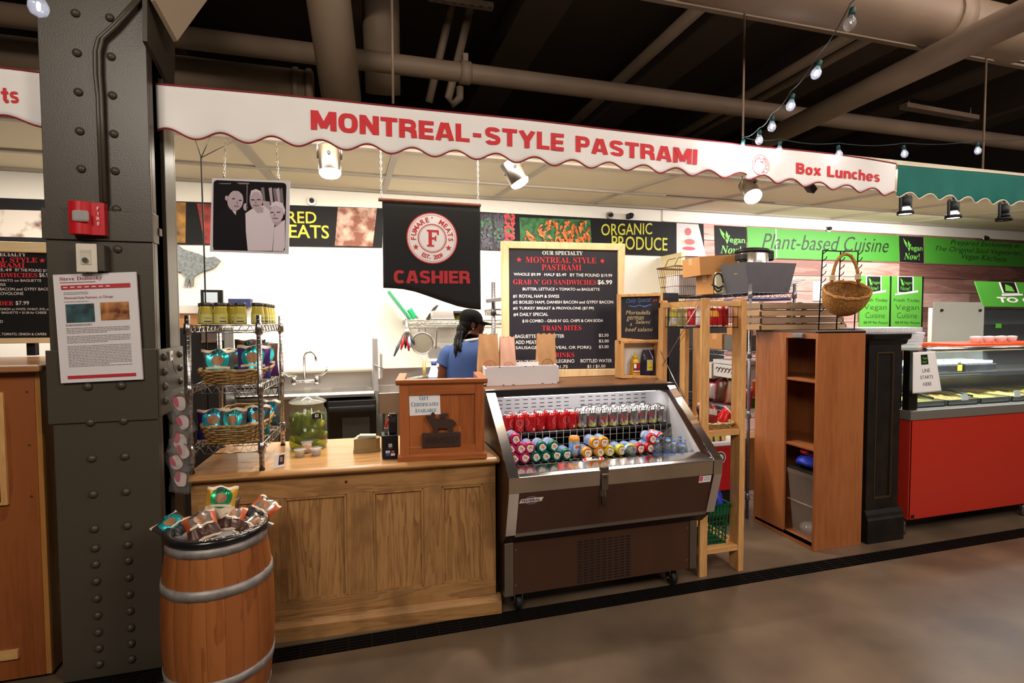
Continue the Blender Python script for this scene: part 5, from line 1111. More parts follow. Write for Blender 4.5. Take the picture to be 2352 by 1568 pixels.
def dred(m):
    f_ = cs(0); f2_ = cs(.0005)
    ring(m, f_, 0, .068, .022, .0235, 0, 28)
    for a in (0, 60, 120): m.add([f_(.0225*math.cos(R(a))+s*.0006*math.sin(R(a)), .068+.0225*math.sin(R(a))-s*.0006*math.cos(R(a))) for s in (-1, 1)]+[f_(-.0225*math.cos(R(a))+s*.0006*math.sin(R(a)), .068-.0225*math.sin(R(a))-s*.0006*math.cos(R(a))) for s in (1, -1)], [(0, 1, 2, 3)], 0)
    ring(m, f_, 0, .068, .011, .012, 0, 24); ring(m, f_, 0, .030, .0095, .0105, 0, 20); strip(m, f_, -.0008, .0008, .041, .046, 0, 1)
    strip(m, f_, .048, .062, .02, .034, 1, 3); strip(m, f_, .05, .06, .04, .088, 2, 3)
    return [mat('can_white_line', '#e8d0cc', .4), mat('can_barcode', '#b9b3ae', .4), mat('can_dark_red', '#8e1216', .4)]
def dsil(m):
    f_ = cs(0); f2_ = cs(.0006); ring(m, f_, -.018, .070, .009, .014, 0, 20)
    textc(m, 'oke', f_, .012, .060, .020, 0, .03, 'script'); m.sheet(lambda a, b: f_(-.04+.06*a, .030+.012*b-.006*math.sin(a*3)), 8, 2, 0)
    conform(m, f_, -.012, .026, .017, 1, 16, 2, .010); conform(m, f2_, -.018, .027, .004, 2, 10, 1); strip(m, f_, .045, .075, .015, .09, 3, 4)
    strip(m, f2_, .048, .072, .018, .03, 4, 3); conform(m, f_, .018, .03, .012, 1, 14, 2, .012)
    return [mat('can_print_red', '#c8202c', .4), mat('can_print_lime', '#b9c25c', .4), BLACK, mat('can_print_grey', '#8f8d93', .4, .5), mat('can_barcode', '#b9b3ae', .4)]
cred = can_proto('soda_can', CRED, dred); csil = can_proto('soda_can', CSIL, dsil)
ZC = .9455
fx = [.875, .947, 1.022, 1.092, 1.162, 1.233, 1.303]; GR = 'red cans on the cooler shelf'
rr = [.9, 0, -1.3, -1.2, .75, .75, -1.5]; yy = [3.14, 3.135, 3.13, 3.155, 3.15, 3.15, 3.15]; n_ = 0
nm = ['leftmost red soda can of the front shelf row', 'red soda can with the net print facing out, second of the front shelf row', 'third red soda can of the front shelf row', 'fourth red soda can of the front shelf row', 'fifth red soda can of the front shelf row', 'sixth red soda can of the front shelf row', 'rightmost red soda can of the front row, beside the silver cans']
for i, x in enumerate(fx):
    lab = nm[i]
    if i == 0: o = cred; o.location = (x, yy[i], ZC); tag(o, lab, None, GR); o.rotation_euler = (0, 0, rr[i])
    else: dup(cred, (x, yy[i], ZC), (0, 0, rr[i]), lab, GR)
for i, x in enumerate((.905, 1.0, 1.10, 1.172, 1.243, 1.313)): dup(cred, (x, 3.223, ZC), (0, 0, i*1.3), ORD[i]+' red soda can of the rear shelf row, counted from the left', GR)
GSv = 'silver cans on the cooler shelf'; rs_ = [-1.4, -.5, .0, -.75, -.25, -1.5, -.9, -.6, -1.6]
for i in range(9):
    x = 1.373+i*.0728; y = 3.15-(.012 if 2 <= i <= 5 else 0); lab = ORD[i]+' silver soda can of the front shelf row, counted from the left'
    if i == 0: csil.location = (x, y, ZC); tag(csil, lab, None, GSv); csil.rotation_euler = (0, 0, rs_[0])
    else: dup(csil, (x, y, ZC), (0, 0, rs_[i]), lab, GSv)
for r_, (y, x0_, n) in enumerate(((3.228, 1.388, 9), (3.30, 1.46, 7))):
    for i in range(n): dup(csil, (x0_+i*.0722, y, ZC), (0, 0, i*.9+r_), ORD[i]+' silver soda can of the %s shelf row, counted from the left' % ('second', 'third')[r_], GSv)
def fruit_proto(colr, nme):
    t = thing('fruit_soda_can', '', 'can')
    RM = mat('can_ring_'+nme, colr, .35, .2, coat=.3)
    MB().lathe([(.0005, .116), (.024, .117), (.0265, .1205), (.0285, .1195), (.031, .112), (.0335, .108), (.0335, .095), (.0332, .092), (.0332, .02), (.0325, .014), (.026, .003), (.0235, 0), (.0005, .003)], (0, 0, 0), 26, 0, ms=[0, 0, 0, 0, 0, 0, 0, 1, 1, 0, 2, 2]).build('body', [RM, CBLUE, ALU], t)
    m = MB(); fl_ = lambda u, v: Vector((u, -v, .1213)); fl2 = lambda u, v: Vector((u, -v, .1219)); fl3 = lambda u, v: Vector((u, -v, .1225))
    m.poly([fl_(.0205*math.cos(a)*(1+.12*math.cos(3*a)), .0185*math.sin(a)*(1+.12*math.cos(4*a))) for a in [k*math.pi/16 for k in range(32)]], 0)
    disc(m, fl2, -.003, -.004, .0075, 1, 14); disc(m, fl2, .007, .0, .0055, 2, 14); m.poly([fl3(-.012, .004), fl3(-.004, .006), fl3(-.006, .011)], 3); m.poly([fl3(.0, .006), fl3(.010, .007), fl3(.006, .011)], 4)
    strip(m, cs(.0006), -.03, .03, .045, .075, 0, 10); strip(m, cs(.0012), -.02, .025, .05, .068, 2, 8); strip(m, cs(.0012), -.07, -.045, .03, .05, 0, 4)
    m.build('print', [mat('lid_paper', '#d5d6dd', .4), mat('lid_orange', '#e09a34', .4), mat('lid_rust', '#c8602c', .4), mat('lid_navy', '#2c3c6a', .4), mat('lid_green', '#4c7a3a', .4)], t, norm=False); return t
FZ = .862; LY = R(90)
items = {'pink': ('#c0285c', [(.836, 0), (.903, 0), (.812, 1), (.870, 1), (.938, 1), (.842, 2)]), 'green': ('#0f6450', [(.972, 0), (1.034, 0), (1.098, 0), (1.166, 0), (1.005, 1), (1.067, 1)]), 'orange': ('#e0952a', [(1.292, 0), (1.368, 0), (1.336, 1), (1.40, 1)]), 'yellow': ('#d8c62c', [(1.440, 0), (1.506, 0), (1.573, 0)]), 'red': ('#bf1f28', [(1.640, 0), (1.706, 0), (1.722, 1)])}
tn = ('bottom', 'second', 'top')
for nme, (colr, lst) in items.items():
    pr = fruit_proto(colr, nme); cnt = {}
    for i, (x, tr) in enumerate(lst):
        k = cnt.get(tr, 0); cnt[tr] = k+1; only = sum(1 for a in lst if a[1] == tr) == 1
        lab = ('only ' if only else ORD[k]+' ')+'%s ringed fruit soda can lying in the %s tier%s' % (nme, tn[tr], '' if only else ', from the left')
        loc = (x, 2.985-.006*tr, FZ+.0565*tr); ro = (R(90), R(random.uniform(-40, 40)), R(random.uniform(-4, 5)))
        if i == 0: o = tag(pr, lab, None, 'fruit soda cans in the cooler'); o.location = loc; o.rotation_euler = ro
        else: o = dup(pr, loc, ro, lab, 'fruit soda cans in the cooler')
    if nme == 'orange': dup(pr, (1.238, 2.95, .8285), (0, 0, .4), 'orange topped fruit soda can standing upright in the cooler', 'fruit soda cans in the cooler')
    if nme == 'red': dup(pr, (1.787, 2.875, FZ+.0575), (R(-90), 0, R(8)), 'red fruit soda can lying with its bare silver end outward', 'fruit soda cans in the cooler')
# ---- water bottles
WBT = clear('bottle_plastic', '#eef3f8', .05, .03, tint='#eef2f6'); WAT = clear('bottle_water', '#cfdbe6', .05, .02, tint='#dfe8f0')
wb = thing('water_bottle', '', 'bottle')
MB().lathe([(.001, .004), (.026, 0), (.0305, .006), (.0305, .045), (.029, .05), (.0305, .055), (.0305, .085), (.026, .105), (.016, .122), (.0125, .126), (.0125, .132)], (0, 0, 0), 22, cap=False).build('body', WBT, wb)
MB().lathe([(.001, .006), (.028, .008), (.0285, .084), (.02, .11), (.001, .112)], (0, 0, 0), 18, cap=False).build('water', WAT, wb)
MB().lathe([(.0125, .128), (.0145, .129), (.0145, .138), (.011, .141), (.0105, .150), (.0005, .152)], (0, 0, 0), 16, ms=[0, 0, 0, 1, 1]).build('cap', [clear('cap_clear', '#dfe6ee', .5, .1), mat('cap_blue', '#1f6fd0', .35)], wb)
m = MB(); wf = lambda u, v: Vector((.031*math.sin(u/.031), -.031*math.cos(u/.031), v)); strip(m, wf, -.09, .09, .03, .062, 0, 24); wf2 = lambda u, v: wf(u, v)+Vector((0, -.0006, 0)); strip(m, wf2, -.04, .04, .034, .05, 1, 10, .004)
m.build('label_band', [mat('water_label', '#3f7cc8', .4), mat('water_label_white', '#dfe6f0', .4)], wb, norm=False)
bt = [(1085, 722, 2.86, 'front left, largest in view'), (1300, 707, 2.845, 'behind the front left one'), (1410, 762, 2.87, 'third along the front'), (1525, 685, 2.99, 'rearmost, in the middle of the bottles'), (1645, 742, 2.94, 'rear right of the middle'), (1575, 808, 2.85, 'in the front, right of the middle'), (1828, 800, 2.86, 'rightmost by the white liner')]
for i, (x, y, Y, d) in enumerate(bt):
    p = pt(1380+x/8.4, 920+y/8.4, Y=Y); loc = (p.x, Y, max(.7155, p.z-.152)); lab = 'small water bottle with a blue cap, '+d
    if i == 0: wb.location = loc; tag(wb, lab, None, 'water bottles in the cooler')
    else: dup(wb, loc, (0, 0, i*.7), lab, 'water bottles in the cooler')
p = pt(1453, 1035, Y=2.83); dup(wb, (p.x, 2.825, .8595), (R(-90), 0, .1), 'small water bottle lying between the yellow and red ringed cans', 'water bottles in the cooler')
# candy wrapper lying on the front grid
p = pt(1362, 1054, Y=2.815); sw = thing('snack_packet', 'white and red snack packet lying on the front wires of the cooler', 'packet', (p.x, 2.815, .8285))
m = MB(); sfn = lambda u, v: Vector((p.x+(u-.5)*.13, 2.80+v*.03, .829+.022*(math.sin(math.pi*v)**.6)*(.5+.5*math.sin(math.pi*u))+.003*math.sin(14*u))); m.sheet(sfn, 18, 8, 0)
m.build('pouch', PAPER, sw, solid=.001); m = MB(); up_ = lambda u, v: sfn(u, v)+Vector((0, -.001, .0015)); m.sheet(lambda a, b: up_(.42+.35*a, .1+.5*b), 6, 4, 0); m.sheet(lambda a, b: up_(.02+.12*a, .05+.7*b), 4, 4, 1); m.sheet(lambda a, b: up_(.85+.12*a, .05+.7*b), 4, 4, 1); m.build('print', [BLACK, RED], sw)
# ================================================================ boards and boxes on top of the cooler
YM = 3.69; cpx = lambda x, y: (1080+x/4.356, 540+y/4.356)
mb_ = thing('menu_board', 'large black menu board in a pale wood frame on top of the cooler', 'menu board', (1.42, YM, DZ))
P = [pt(*p, Y=YM) for p in ((1152, 553), (1437, 559.5), (1428, 862), (1156, 870))]; zb0 = DZ+.001
O = [(P[0].x, P[0].z), (P[1].x, P[1].z), (P[2].x, zb0), (P[3].x, zb0)]
I_ = [tuple(pt(*cpx(*p), Y=YM)[k] for k in (0, 2)) for p in ((388, 130), (1482, 152), (1480, 1335), (396, 1350))]
m = MB()
for k in range(4): m.prism([O[k], O[(k+1) % 4], I_[(k+1) % 4], I_[k]], lambda u, v, w: Vector((u, w, v)), YM, YM+.035)
m.build('frame', wood('frame_pine', '#f0d2a2', '#dcb47c', .5, 'Z', 5, .7), mb_, bevel=.004)
YI = YM+.016; MB().prism([(u, v) for u, v in I_], lambda u, v, w: Vector((u, w, v)), YI, YI+.012).build('board', mat('chalkboard', '#25222a', .5, spec=.4), mb_)
YX = YI-.003
def mt(t, x0_, x1_, yb, h, mi=0, st=None, yb2=None, off=.008): m = MB(); wtext(m, t, cpx(x0_, yb), cpx(x1_, yb2 if yb2 else yb), h/4.356, YX, mi, off=off, style=st); m.build('lettering', [INKW, INKR], mb_, norm=False)
mt('OUR SPECIALTY', 722, 1125, 196, 40, 0, 'serif', 200, .0); mt('MONTREAL STYLE', 555, 1260, 275, 60, 1, 'serif', 282, -.008); mt('PASTRAMI', 715, 1112, 350, 60, 1, 'serif', 353, -.008)
mt('WHOLE $9.99', 435, 705, 408, 33, 0, None, 411); mt('HALF $5.49', 742, 960, 412, 34, 0, None, 414); mt('BY THE POUND $19.99', 998, 1420, 417, 36, 0, None, 423)
mt("GRAB N' GO SANDWICHES", 430, 1260, 493, 53, 1, 'serif', 497, -.008); mt('$6.99', 1275, 1420, 497, 52, 0, None, 500, .02)
mt('BUTTER, LETTUCE + TOMATO on BAGUETTE', 525, 1295, 557, 34, 0, None, 560); mt('#1 ROYAL HAM & SWISS', 428, 890, 628, 36, 0, None, 630); mt('#2 BOILED HAM, DANISH BACON and GYPSY BACON', 428, 1430, 690, 36, 0, None, 688)
mt('#3 TURKEY BREAST & PROVOLONE ($7.99)', 428, 1237, 752, 36, 0, None, 750); mt('#4 DAILY SPECIAL', 433, 780, 812, 36, 0, None, 810); mt("$10 COMBO - GRAB N' GO, CHIPS & CAN SODA", 522, 1330, 878, 36, 0, None, 872)
mt('TRAIN BITES', 720, 1112, 955, 50, 1, 'serif', 950, -.008); mt('BAGUETTE WITH BUTTER', 450, 940, 1030, 36, 0, None, 1026); mt('$2.50', 1287, 1384, 1019, 34); mt('ADD MEAT', 453, 665, 1088, 36); mt('$2.00', 1287, 1387, 1077, 34)
mt('SAUSAGE STICK (VEAL OR PORK)', 455, 1210, 1150, 40, 0, None, 1144); mt('$3.00', 1287, 1385, 1134, 34); mt('DRINKS', 805, 1040, 1222, 48, 1, 'serif', 1220, -.008)
mt('CAN OF SODA', 460, 682, 1282, 34); mt('SAN PELLEGRINO', 700, 1042, 1278, 36, 0, None, 1275); mt('BOTTLED WATER', 1105, 1418, 1273, 35, 0, None, 1271); mt('$1', 540, 590, 1340, 34); mt('$1.75', 862, 975, 1338, 36, 0, None, 1334); mt('$1 / $1.50', 1172, 1352, 1332, 36, 0, None, 1328)
for x, y in ((488, 245), (1322, 258)): p = pt(*cpx(x, y), Y=YX); m = MB(); star(m, lambda u, v: Vector((u, YX, v)), p.x, p.z, .021, 1); m.build('star', [INKW, INKR], mb_, norm=False)
def framed(name, label, cat, q, w, Y, d, inner, pine=None):
    """a picture frame box from its four outer photo corners"""
    t = thing(name, label, cat, (0, Y, 0)); P = [pt(*p, Y=Y) for p in q]; O = [Vector((p.x, p.z)) for p in P]; c_ = sum(O, Vector((0, 0)))/4
    In = [o+Vector((w if o.x < c_.x else -w, w if o.y < c_.y else -w)) for o in O]; t.location = (c_.x, Y, min(o.y for o in O)); m = MB()
    for k in range(4): m.prism([O[k], O[(k+1) % 4], In[(k+1) % 4], In[k]], lambda u, v, w_: Vector((u, w_, v)), Y, Y+d)
    m.build('frame', pine or PINE, t, bevel=.003); MB().prism([tuple(p) for p in In], lambda u, v, w_: Vector((u, w_, v)), Y+d*.75, Y+d*.98).build('board' if d < .05 else 'back_panel', inner, t); return t
YSB = 3.445; zs = DZ+.001
q = [(1428, 782), (1517.5, 780), (1516, 869.5), (1428, 869)]; sb = framed('display_box', 'small pale wood box frame holding mustard and coffee, on the cooler', 'box', q, .021, YSB, .11, PAPER)
bz0 = min(pt(*q[2], Y=YSB).z, pt(*q[3], Y=YSB).z)+.0225
p = pt(1460, 861, Y=YSB+.03); mbt = thing('mustard_bottle', 'yellow squeeze mustard bottle standing in the box frame', 'bottle', (p.x, YSB+.042, bz0))
c = Vector((p.x, YSB+.042, bz0)); MY = mat('mustard_plastic', '#c9a02c', .35, coat=.2)
MB().lathe([(.001, .001), (.034, 0), (.038, .006), (.0375, .04), (.033, .075), (.036, .10), (.033, .115), (.02, .126), (.018, .132)], c, 26).build('body', MY, mbt); MB().lathe([(.019, .131), (.021, .133), (.021, .145), (.008, .152), (.005, .175), (.0025, .182)], c, 20).build('nozzle', mat('nozzle_yellow', '#dcc02c', .35), mbt)
m = MB(); cb = lambda u, v: c+Vector((.0385*math.sin(u/.0385), -.0385*math.cos(u/.0385), v)); strip(m, cb, -.03, .03, .028, .095, 0, 10); cb2 = lambda u, v: cb(u, v)+Vector((0, -.0008, 0)); strip(m, cb2, -.026, -.008, .06, .09, 1, 4); strip(m, cb2, -.028, .026, .034, .042, 1, 8); strip(m, cb2, .004, .026, .062, .088, 2, 4); m.build('product_label', [mat('mustard_label_maroon', '#7c1f26', .4), PAPER, mat('label_bright_red', '#c42a2c', .4)], mbt)
p = pt(1490, 858, Y=YSB+.03); cf = thing('coffee_bag', 'dark navy coffee bag with yellow label standing in the box frame', 'bag', (p.x+.002, YSB+.045, bz0)); NV = mat('coffee_navy', '#1d1c38', .3, coat=.3)
c2 = Vector((p.x+.004, YSB+.045, bz0)); m = MB(); cfn = lambda u, v: c2+Vector(((u-.5)*.098*(1-.06*v), -.03*(1-max(0, v-.62)/.38*.85)*(1-abs(2*u-1)**4*.4)+.002*math.sin(9*u+7*v), .19*v)); m.sheet(cfn, 12, 14); m.sheet(lambda u, v: c2+Vector(((u-.5)*.098*(1-.06*v), .03*(1-max(0, v-.62)/.38*.85), .19*v)), 4, 6)
for s in (0, 1): m.sheet(lambda a, b: cfn(s, b)*(1-a)+(c2+Vector(((s-.5)*.098*(1-.06*b), .03*(1-max(0, b-.62)/.38*.85), .19*b)))*a, 3, 14)
m.build('pouch', NV, cf); m = MB(); cl_ = lambda u, v: cfn(u, v)+Vector((0, -.002, 0)); m.sheet(lambda a, b: cl_(.2+.5*a, .2+.42*b), 6, 8, 0); cl2 = lambda u, v: cfn(u, v)+Vector((0, -.003, 0)); m.sheet(lambda a, b: cl2(.24+.42*a, .22+.22*b), 6, 4, 1); conform(m, cl2, .45, .5, .16, 1, 12, 2, .06); m.sheet(lambda a, b: cl2(.3+.3*a, .3+.04*b), 3, 2, 2); m.build('product_label', [mat('coffee_label', '#c9c2a0', .4), mat('coffee_yellow', '#d8c02c', .4), BLACK], cf)
YC_ = 3.455; cb_ = framed('chalkboard', 'small chalkboard listing the daily special, standing on the box frame', 'chalkboard', [(1420.5, 675), (1523, 672.7), (1522, 790), (1421, 783)], .022, YC_, .03, mat('chalkboard', '#25222a', .5))
m = MB(); YX2 = YC_+.02
def ct_(t, x0_, x1_, yb, h, mi, yb2=None): wtext(m, t, cpx(x0_, yb), cpx(x1_, yb2 or yb), h/4.356, YX2, mi, off=-.008, style=None, shear=.25)
ct_('Daily Special', 1560, 1808, 692, 58, 0, 678); ct_('#4', 1826, 1870, 668, 34, 1); ct_('Mortadella', 1558, 1800, 793, 40, 2); ct_('german', 1565, 1735, 862, 50, 2); ct_('Salami', 1655, 1800, 884, 34, 2); ct_('&', 1600, 1618, 905, 26, 2); ct_('beef salami', 1550, 1826, 962, 42, 2)
brush(m, [[cpx(x, y) for x, y in ((1585, 705), (1640, 715), (1690, 700), (1740, 712), (1815, 690))], [cpx(1735, 718), cpx(1815, 692)]], YX2, 0, .004); m.build('lettering', [mat('chalk_blue', '#5c86c8', .7), mat('chalk_pink', '#c85048', .7), mat('chalk_cream', '#d8c48e', .7)], cb_, norm=False)
# white tray with paper bags
YTR = 3.33; t0, t1 = pt(1118, 885, Y=YTR), pt(1280, 881, Y=YTR); wt = thing('wooden_tray', 'chipped white wooden tray of paper bags on the cooler top', 'tray', ((t0.x+t1.x)/2, YTR, zs)); x0, x1 = t0.x, t1.x; ht = pt(1118, 842, Y=YTR).z-zs; WTM = mat('tray_white', '#cfcacc', .55, bump=.1, bs=60)
MB().box(x0, x1, YTR, YTR+.012, zs, zs+ht).build('front_board', WTM, wt, bevel=.002); MB().box(x0, x1, YTR+.23, YTR+.242, zs, zs+ht).build('back_board', WTM, wt, bevel=.002); MB().box(x0, x1, YTR+.012, YTR+.23, zs, zs+.01).build('base_board', WTM, wt)
m = MB(); hole = [(.115+.035*math.cos(a), ht*.62+.016*math.sin(a)) for a in [k*math.pi/8 for k in range(16)]]
def endb(x): 
    outer = [(YTR, zs), (YTR+.242, zs), (YTR+.242, zs+ht*1.02), (YTR, zs+ht*1.02)]; vs = []; n = 16
    for w in (x, x+.012):
        vs += [Vector((w, YTR+u, zs+v)) for u, v in hole]
        for k in range(n): a = k*math.pi/8; c_, s_ = math.cos(a), math.sin(a); t = min(.121/abs(c_) if abs(c_) > 1e-6 else 9, (ht*.5)/abs(s_) if abs(s_) > 1e-6 else 9); vs.append(Vector((w, YTR+.121+c_*t, zs+ht*.5+s_*t)))
    f_ = []
    for k in range(n): j = (k+1) % n; f_ += [(k, j, n+j, n+k), (2*n+k, 2*n+j, 3*n+j, 3*n+k), (k, j, 2*n+j, 2*n+k), (n+k, n+j, 3*n+j, 3*n+k)]
    return vs, f_
for x in (x0-.012, x1): mm_ = MB(); mm_.add(*endb(x)); mm_.build('end_board', WTM, wt)
m = MB(); random.seed(2)
for _ in range(7): u = random.uniform(.03, .97); v = random.choice((.04, .96, .05)); rw = random.uniform(.004, .012); m.poly([Vector((x0+(x1-x0)*u+rw*math.cos(k), YTR-.0008, zs+ht*v+.003*math.sin(k))) for k in range(6)])
m.build('paint_chip', mat('chip_dark', '#4a3a34', .7), wt)
KR = [mat('kraft', '#b98a5c', .75, var=.12, vs=14, bump=.2, bs=25), mat('kraft_pink', '#d9a78e', .75, var=.1, vs=14, bump=.2, bs=25)]
for i, (xl, xr_, yt_, Y, k, lab) in enumerate(((1100, 1148, 768, 3.40, 0, 'brown paper bag with a red stamp, left end of the white tray'), (1149, 1186, 774, 3.39, 1, 'pinkish paper bag with a red stamp, second in the white tray'), (1235, 1279, 767, 3.40, 0, 'brown paper bag with dark stamp, right end of the white tray'))):
    a, b = pt(xl, 840, Y=Y), pt(xr_, 840, Y=Y); zt_ = pt(xl, yt_, Y=Y).z; w_ = b.x-a.x; hh = zt_-zs-.011; cx_ = (a.x+b.x)/2; t = thing('paper_bag', lab, 'bag', (cx_, Y+.03, zs+.0115), 'paper bags in the white tray')
    def bf(u, v, s=-1): return Vector((cx_+(u-.5)*w_*(1-.08*v+.03*math.sin(5*v+i)), Y+.03+s*(.032*(1-v**2.2*.9)+.002*math.sin(11*u+6*v+i)), zs+.0115+hh*v+(.006*math.sin(20*u)*(v > .95))))
    m = MB(); m.sheet(lambda u, v: bf(u, v, -1), 12, 16); m.sheet(lambda u, v: bf(u, v, 1), 6, 10)
    for s in (0, 1): m.sheet(lambda a_, b_: bf(s, b_, -1).lerp(bf(s, b_, 1), a_)+Vector(((.006 if s else -.006)*-math.sin(math.pi*a_), 0, 0)), 4, 16)
    m.sheet(lambda a_, b_: bf(a_, 0, -1).lerp(bf(a_, 0, 1), b_), 4, 2); m.build('sack', KR[k], t)
    m = MB(); sf_ = lambda u, v: bf(u, v, -1)+Vector((0, -.0015, 0)); ar = w_/hh
    for r0, r1 in ((.29, .32), (.18, .195)): m.add([sf_(.52+r*math.cos(q_*math.pi/16), .34+r*ar*math.sin(q_*math.pi/16)) for r in (r0, r1) for q_ in range(32)], [(q_, (q_+1) % 32, 32+(q_+1) % 32, 32+q_) for q_ in range(32)])
    text(m, 'F', sf_, .46, .58, .30, .38, 0, .02, 'serif'); m.build('stamp', mat('stamp_red', '#b8604c', .7) if i < 2 else mat('stamp_dark', '#7a4a34', .7), t, norm=False)
m = MB(); a, b = pt(1186, 842, Y=3.42), pt(1235, 842, Y=3.42)
for k in range(3): m.box(a.x+.002*k, b.x-.003*k, 3.40+.01*k, 3.404+.01*k, zs+.0115, zs+ht+.018-.004*k)
tag(m.build('paper_sleeves', PAPER), 'white paper sheets standing between the bags in the white tray', 'paper')
# ================================================================ kitchen along the back wall
SINK = mat('sink_steel', '#c4c0bb', .28, 1, var=.05, vs=3)
sk = thing('sink_counter', 'long stainless steel sink counter against the white wall', 'sink', (-.4, 5.2, 0))
x0, x1 = -1.75, .13
m = MB(); m.prism([(4.98, .96), (4.965, .985), (4.985, 1.005), (5.02, .995), (5.02, .96)], lambda u, v, w: Vector((w, u, v)), x0, x1); m.build('front_rim', SINK, sk)
m = MB(); m.box(x0, x1, 5.50, 5.515, .95, 1.135).prism([(5.495, 1.135), (5.51, 1.15), (5.598, 1.16), (5.598, 1.135)], lambda u, v, w: Vector((w, u, v)), x0, x1); m.build('backsplash', SINK, sk)
m = MB(); m.box(x0, x1, 5.0, 5.5, .955, .975).box(-.95, -.30, 5.02, 5.48, .70, .96); m.build('deck', SINK, sk, bevel=.003); MB().box(-.25, .08, 5.06, 5.45, .976, .985).build('drainboard', mat('drain_steel', '#d2cfca', .22, 1), sk, bevel=.003)
for x, y in ((x0+.05, 5.05), (-.34, 5.05), (x0+.05, 5.45), (-.34, 5.45)): MB().cyl((x, y, 0), (x, y, .955), .02).build('leg', SINK, sk)
fy = 5.47; P = lambda x, y: pt(x, y, Y=fy)
fc = thing('faucet', 'chrome gooseneck faucet with wing handles on the sink backsplash', 'faucet', P(701, 885))
a, b = P(676, 876), P(728, 876); zc_ = (a.z+b.z)/2; MB().cyl((a.x, fy, zc_), (b.x, fy, zc_), .017, None, 14).build('bridge', CHROME, fc)
c = P(700, 870); top = P(713, 808); r_ = abs(P(727, 820).x-P(699, 820).x)/2; zt_ = P(700, 822).z
MB().tube([(c.x, fy, zc_), (c.x, fy, zt_)]+[(c.x+r_-r_*math.cos(t), fy-.02*t, zt_+r_*1.1*math.sin(t)) for t in [k*math.pi/8 for k in range(1, 8)]]+[(c.x+2*r_, fy-.07, zt_-.03)], .012, 10).build('spout', CHROME, fc)
for s, hx_ in ((-1, a.x), (1, b.x)):
    MB().lathe([(.028, -.03), (.03, 0), (.022, .03), (.014, .06)], (hx_, fy, zc_), 14).build('valve', CHROME, fc)
    MB().tube([(hx_, fy, zc_+.05), (hx_+s*.05, fy-.02, zc_+.06), (hx_+s*.09, fy-.04, zc_+.10), (hx_+s*.095, fy-.04, zc_+.14)], [.009, .01, .012, .008], 8).build('handle', CHROME, fc)
# hand sink and splash guards at the end of the long sink
hs = thing('hand_sink', 'small stainless hand sink right of the long sink, behind the podium', 'sink', (.45, 5.2, 0))
m = MB().box(.17, .75, 4.93, 5.0, .80, .985).box(.17, .75, 4.93, 5.5, .97, .99).box(.22, .72, 4.96, 5.44, .55, .97); m.build('basin', SINK, hs, bevel=.006); MB().box(.17, 1.05, 5.5, 5.515, .98, 1.16).build('backsplash', SINK, hs); MB().box(.25, .6, 4.99, 5.3, 0, .55).build('pedestal', CHD, hs)
m = MB().tube([P(926, 878)+Vector((0, -.1, 0)), P(932, 868)+Vector((0, -.1, 0)), P(985, 857)+Vector((0, -.15, 0)), P(997, 860)+Vector((0, -.15, 0)), P(1001, 872)+Vector((0, -.15, 0))], .011, 8); m.build('spout', CHROME, hs)
DG = mat('guard_grey', '#9a9698', .4, .3)
gd = thing('knife_rack', 'upright grey rack of white and grey cutting boards at the sink end', 'rack', (.15, 5.05, .99))
for i, (px, y0, y1, w, mm_) in enumerate(((864, 776, 905, .03, DG), (870, 800, 870, .02, WHITE), (876, 812, 868, .018, DG))):
    a, b = pt(px, y0, Y=5.02+.06*i), pt(px, y1, Y=5.02+.06*i); MB().box(a.x-w, a.x+w*.4, 5.0+.06*i, 5.3+.05*i, max(b.z, .993), a.z).build('board', mm_, gd, bevel=.006)
MB().tube([pt(860, 838, Y=4.99), pt(880, 846, Y=4.98), pt(880, 850, Y=5.4)], .006, 6).build('wire', STEEL, gd)
ov = thing('oven', 'black oven with a window under the sink counter', 'oven', (-.02, 5.0, .3)); a, b = pt(752, 920, Y=4.93), pt(866, 1050, Y=4.93)
MB().box(a.x, b.x, 4.96, 5.45, .2, .93).build('body', BLACK, ov, bevel=.006); MB().box(a.x+.01, b.x-.01, 4.935, 4.96, .42, .84).build('door', mat('oven_glass', '#0d0c0c', .12), ov, bevel=.004)
MB().box(a.x+.12, b.x-.06, 4.932, 4.936, .6, .78).build('window', mat('oven_window', '#2c2b28', .15), ov); MB().bar((a.x+.01, 4.90, .875), (b.x-.01, 4.90, .875), .03, .025).build('handle', mat('oven_handle', '#2a2829', .25), ov, bevel=.004)
# shelf over the sink with hanging pans
YV = 5.15; ws = thing('wall_shelf', 'chrome wire wall shelf with hooks above the hand sink', 'shelf', (.8, 5.35, 1.62))
xa, xb = pt(934, 738, Y=YV).x, 1.5; zs_ = 1.64
wire_shelf(MB(), [(xa, YV), (xb, YV), (xb, 5.56), (xa, 5.56)], zs_, .04, .005, 26, 16).build('wire_deck', STEEL, ws)
MB().cyl((xa, YV, zs_-.18), (xa, YV, zs_+.02), .016).build('bracket', STEEL, ws)
hk = []
def hook(px, y): p = pt(px, y, Y=YV-.02); return MB().tube([(p.x, YV, zs_-.04), (p.x, YV-.015, zs_-.07), (p.x, YV-.02, p.z)], .004, 6).build('hook', STEEL, ws)
for px, y in ((953, 748), (969, 756), (1003, 752)): hook(px, y)
def pan(name, label, cx_, cy_, rpx, mm_, cat): p = pt(cx_, cy_, Y=YV-.03); r = abs(pt(cx_+rpx, cy_, Y=YV-.03).x-p.x); return thing(name, label, cat, p), p, r
t, p, r = pan('strainer', 'round mesh strainer with a wooden handle hanging from the wall shelf', 970, 788, 24.5, None, 'strainer')
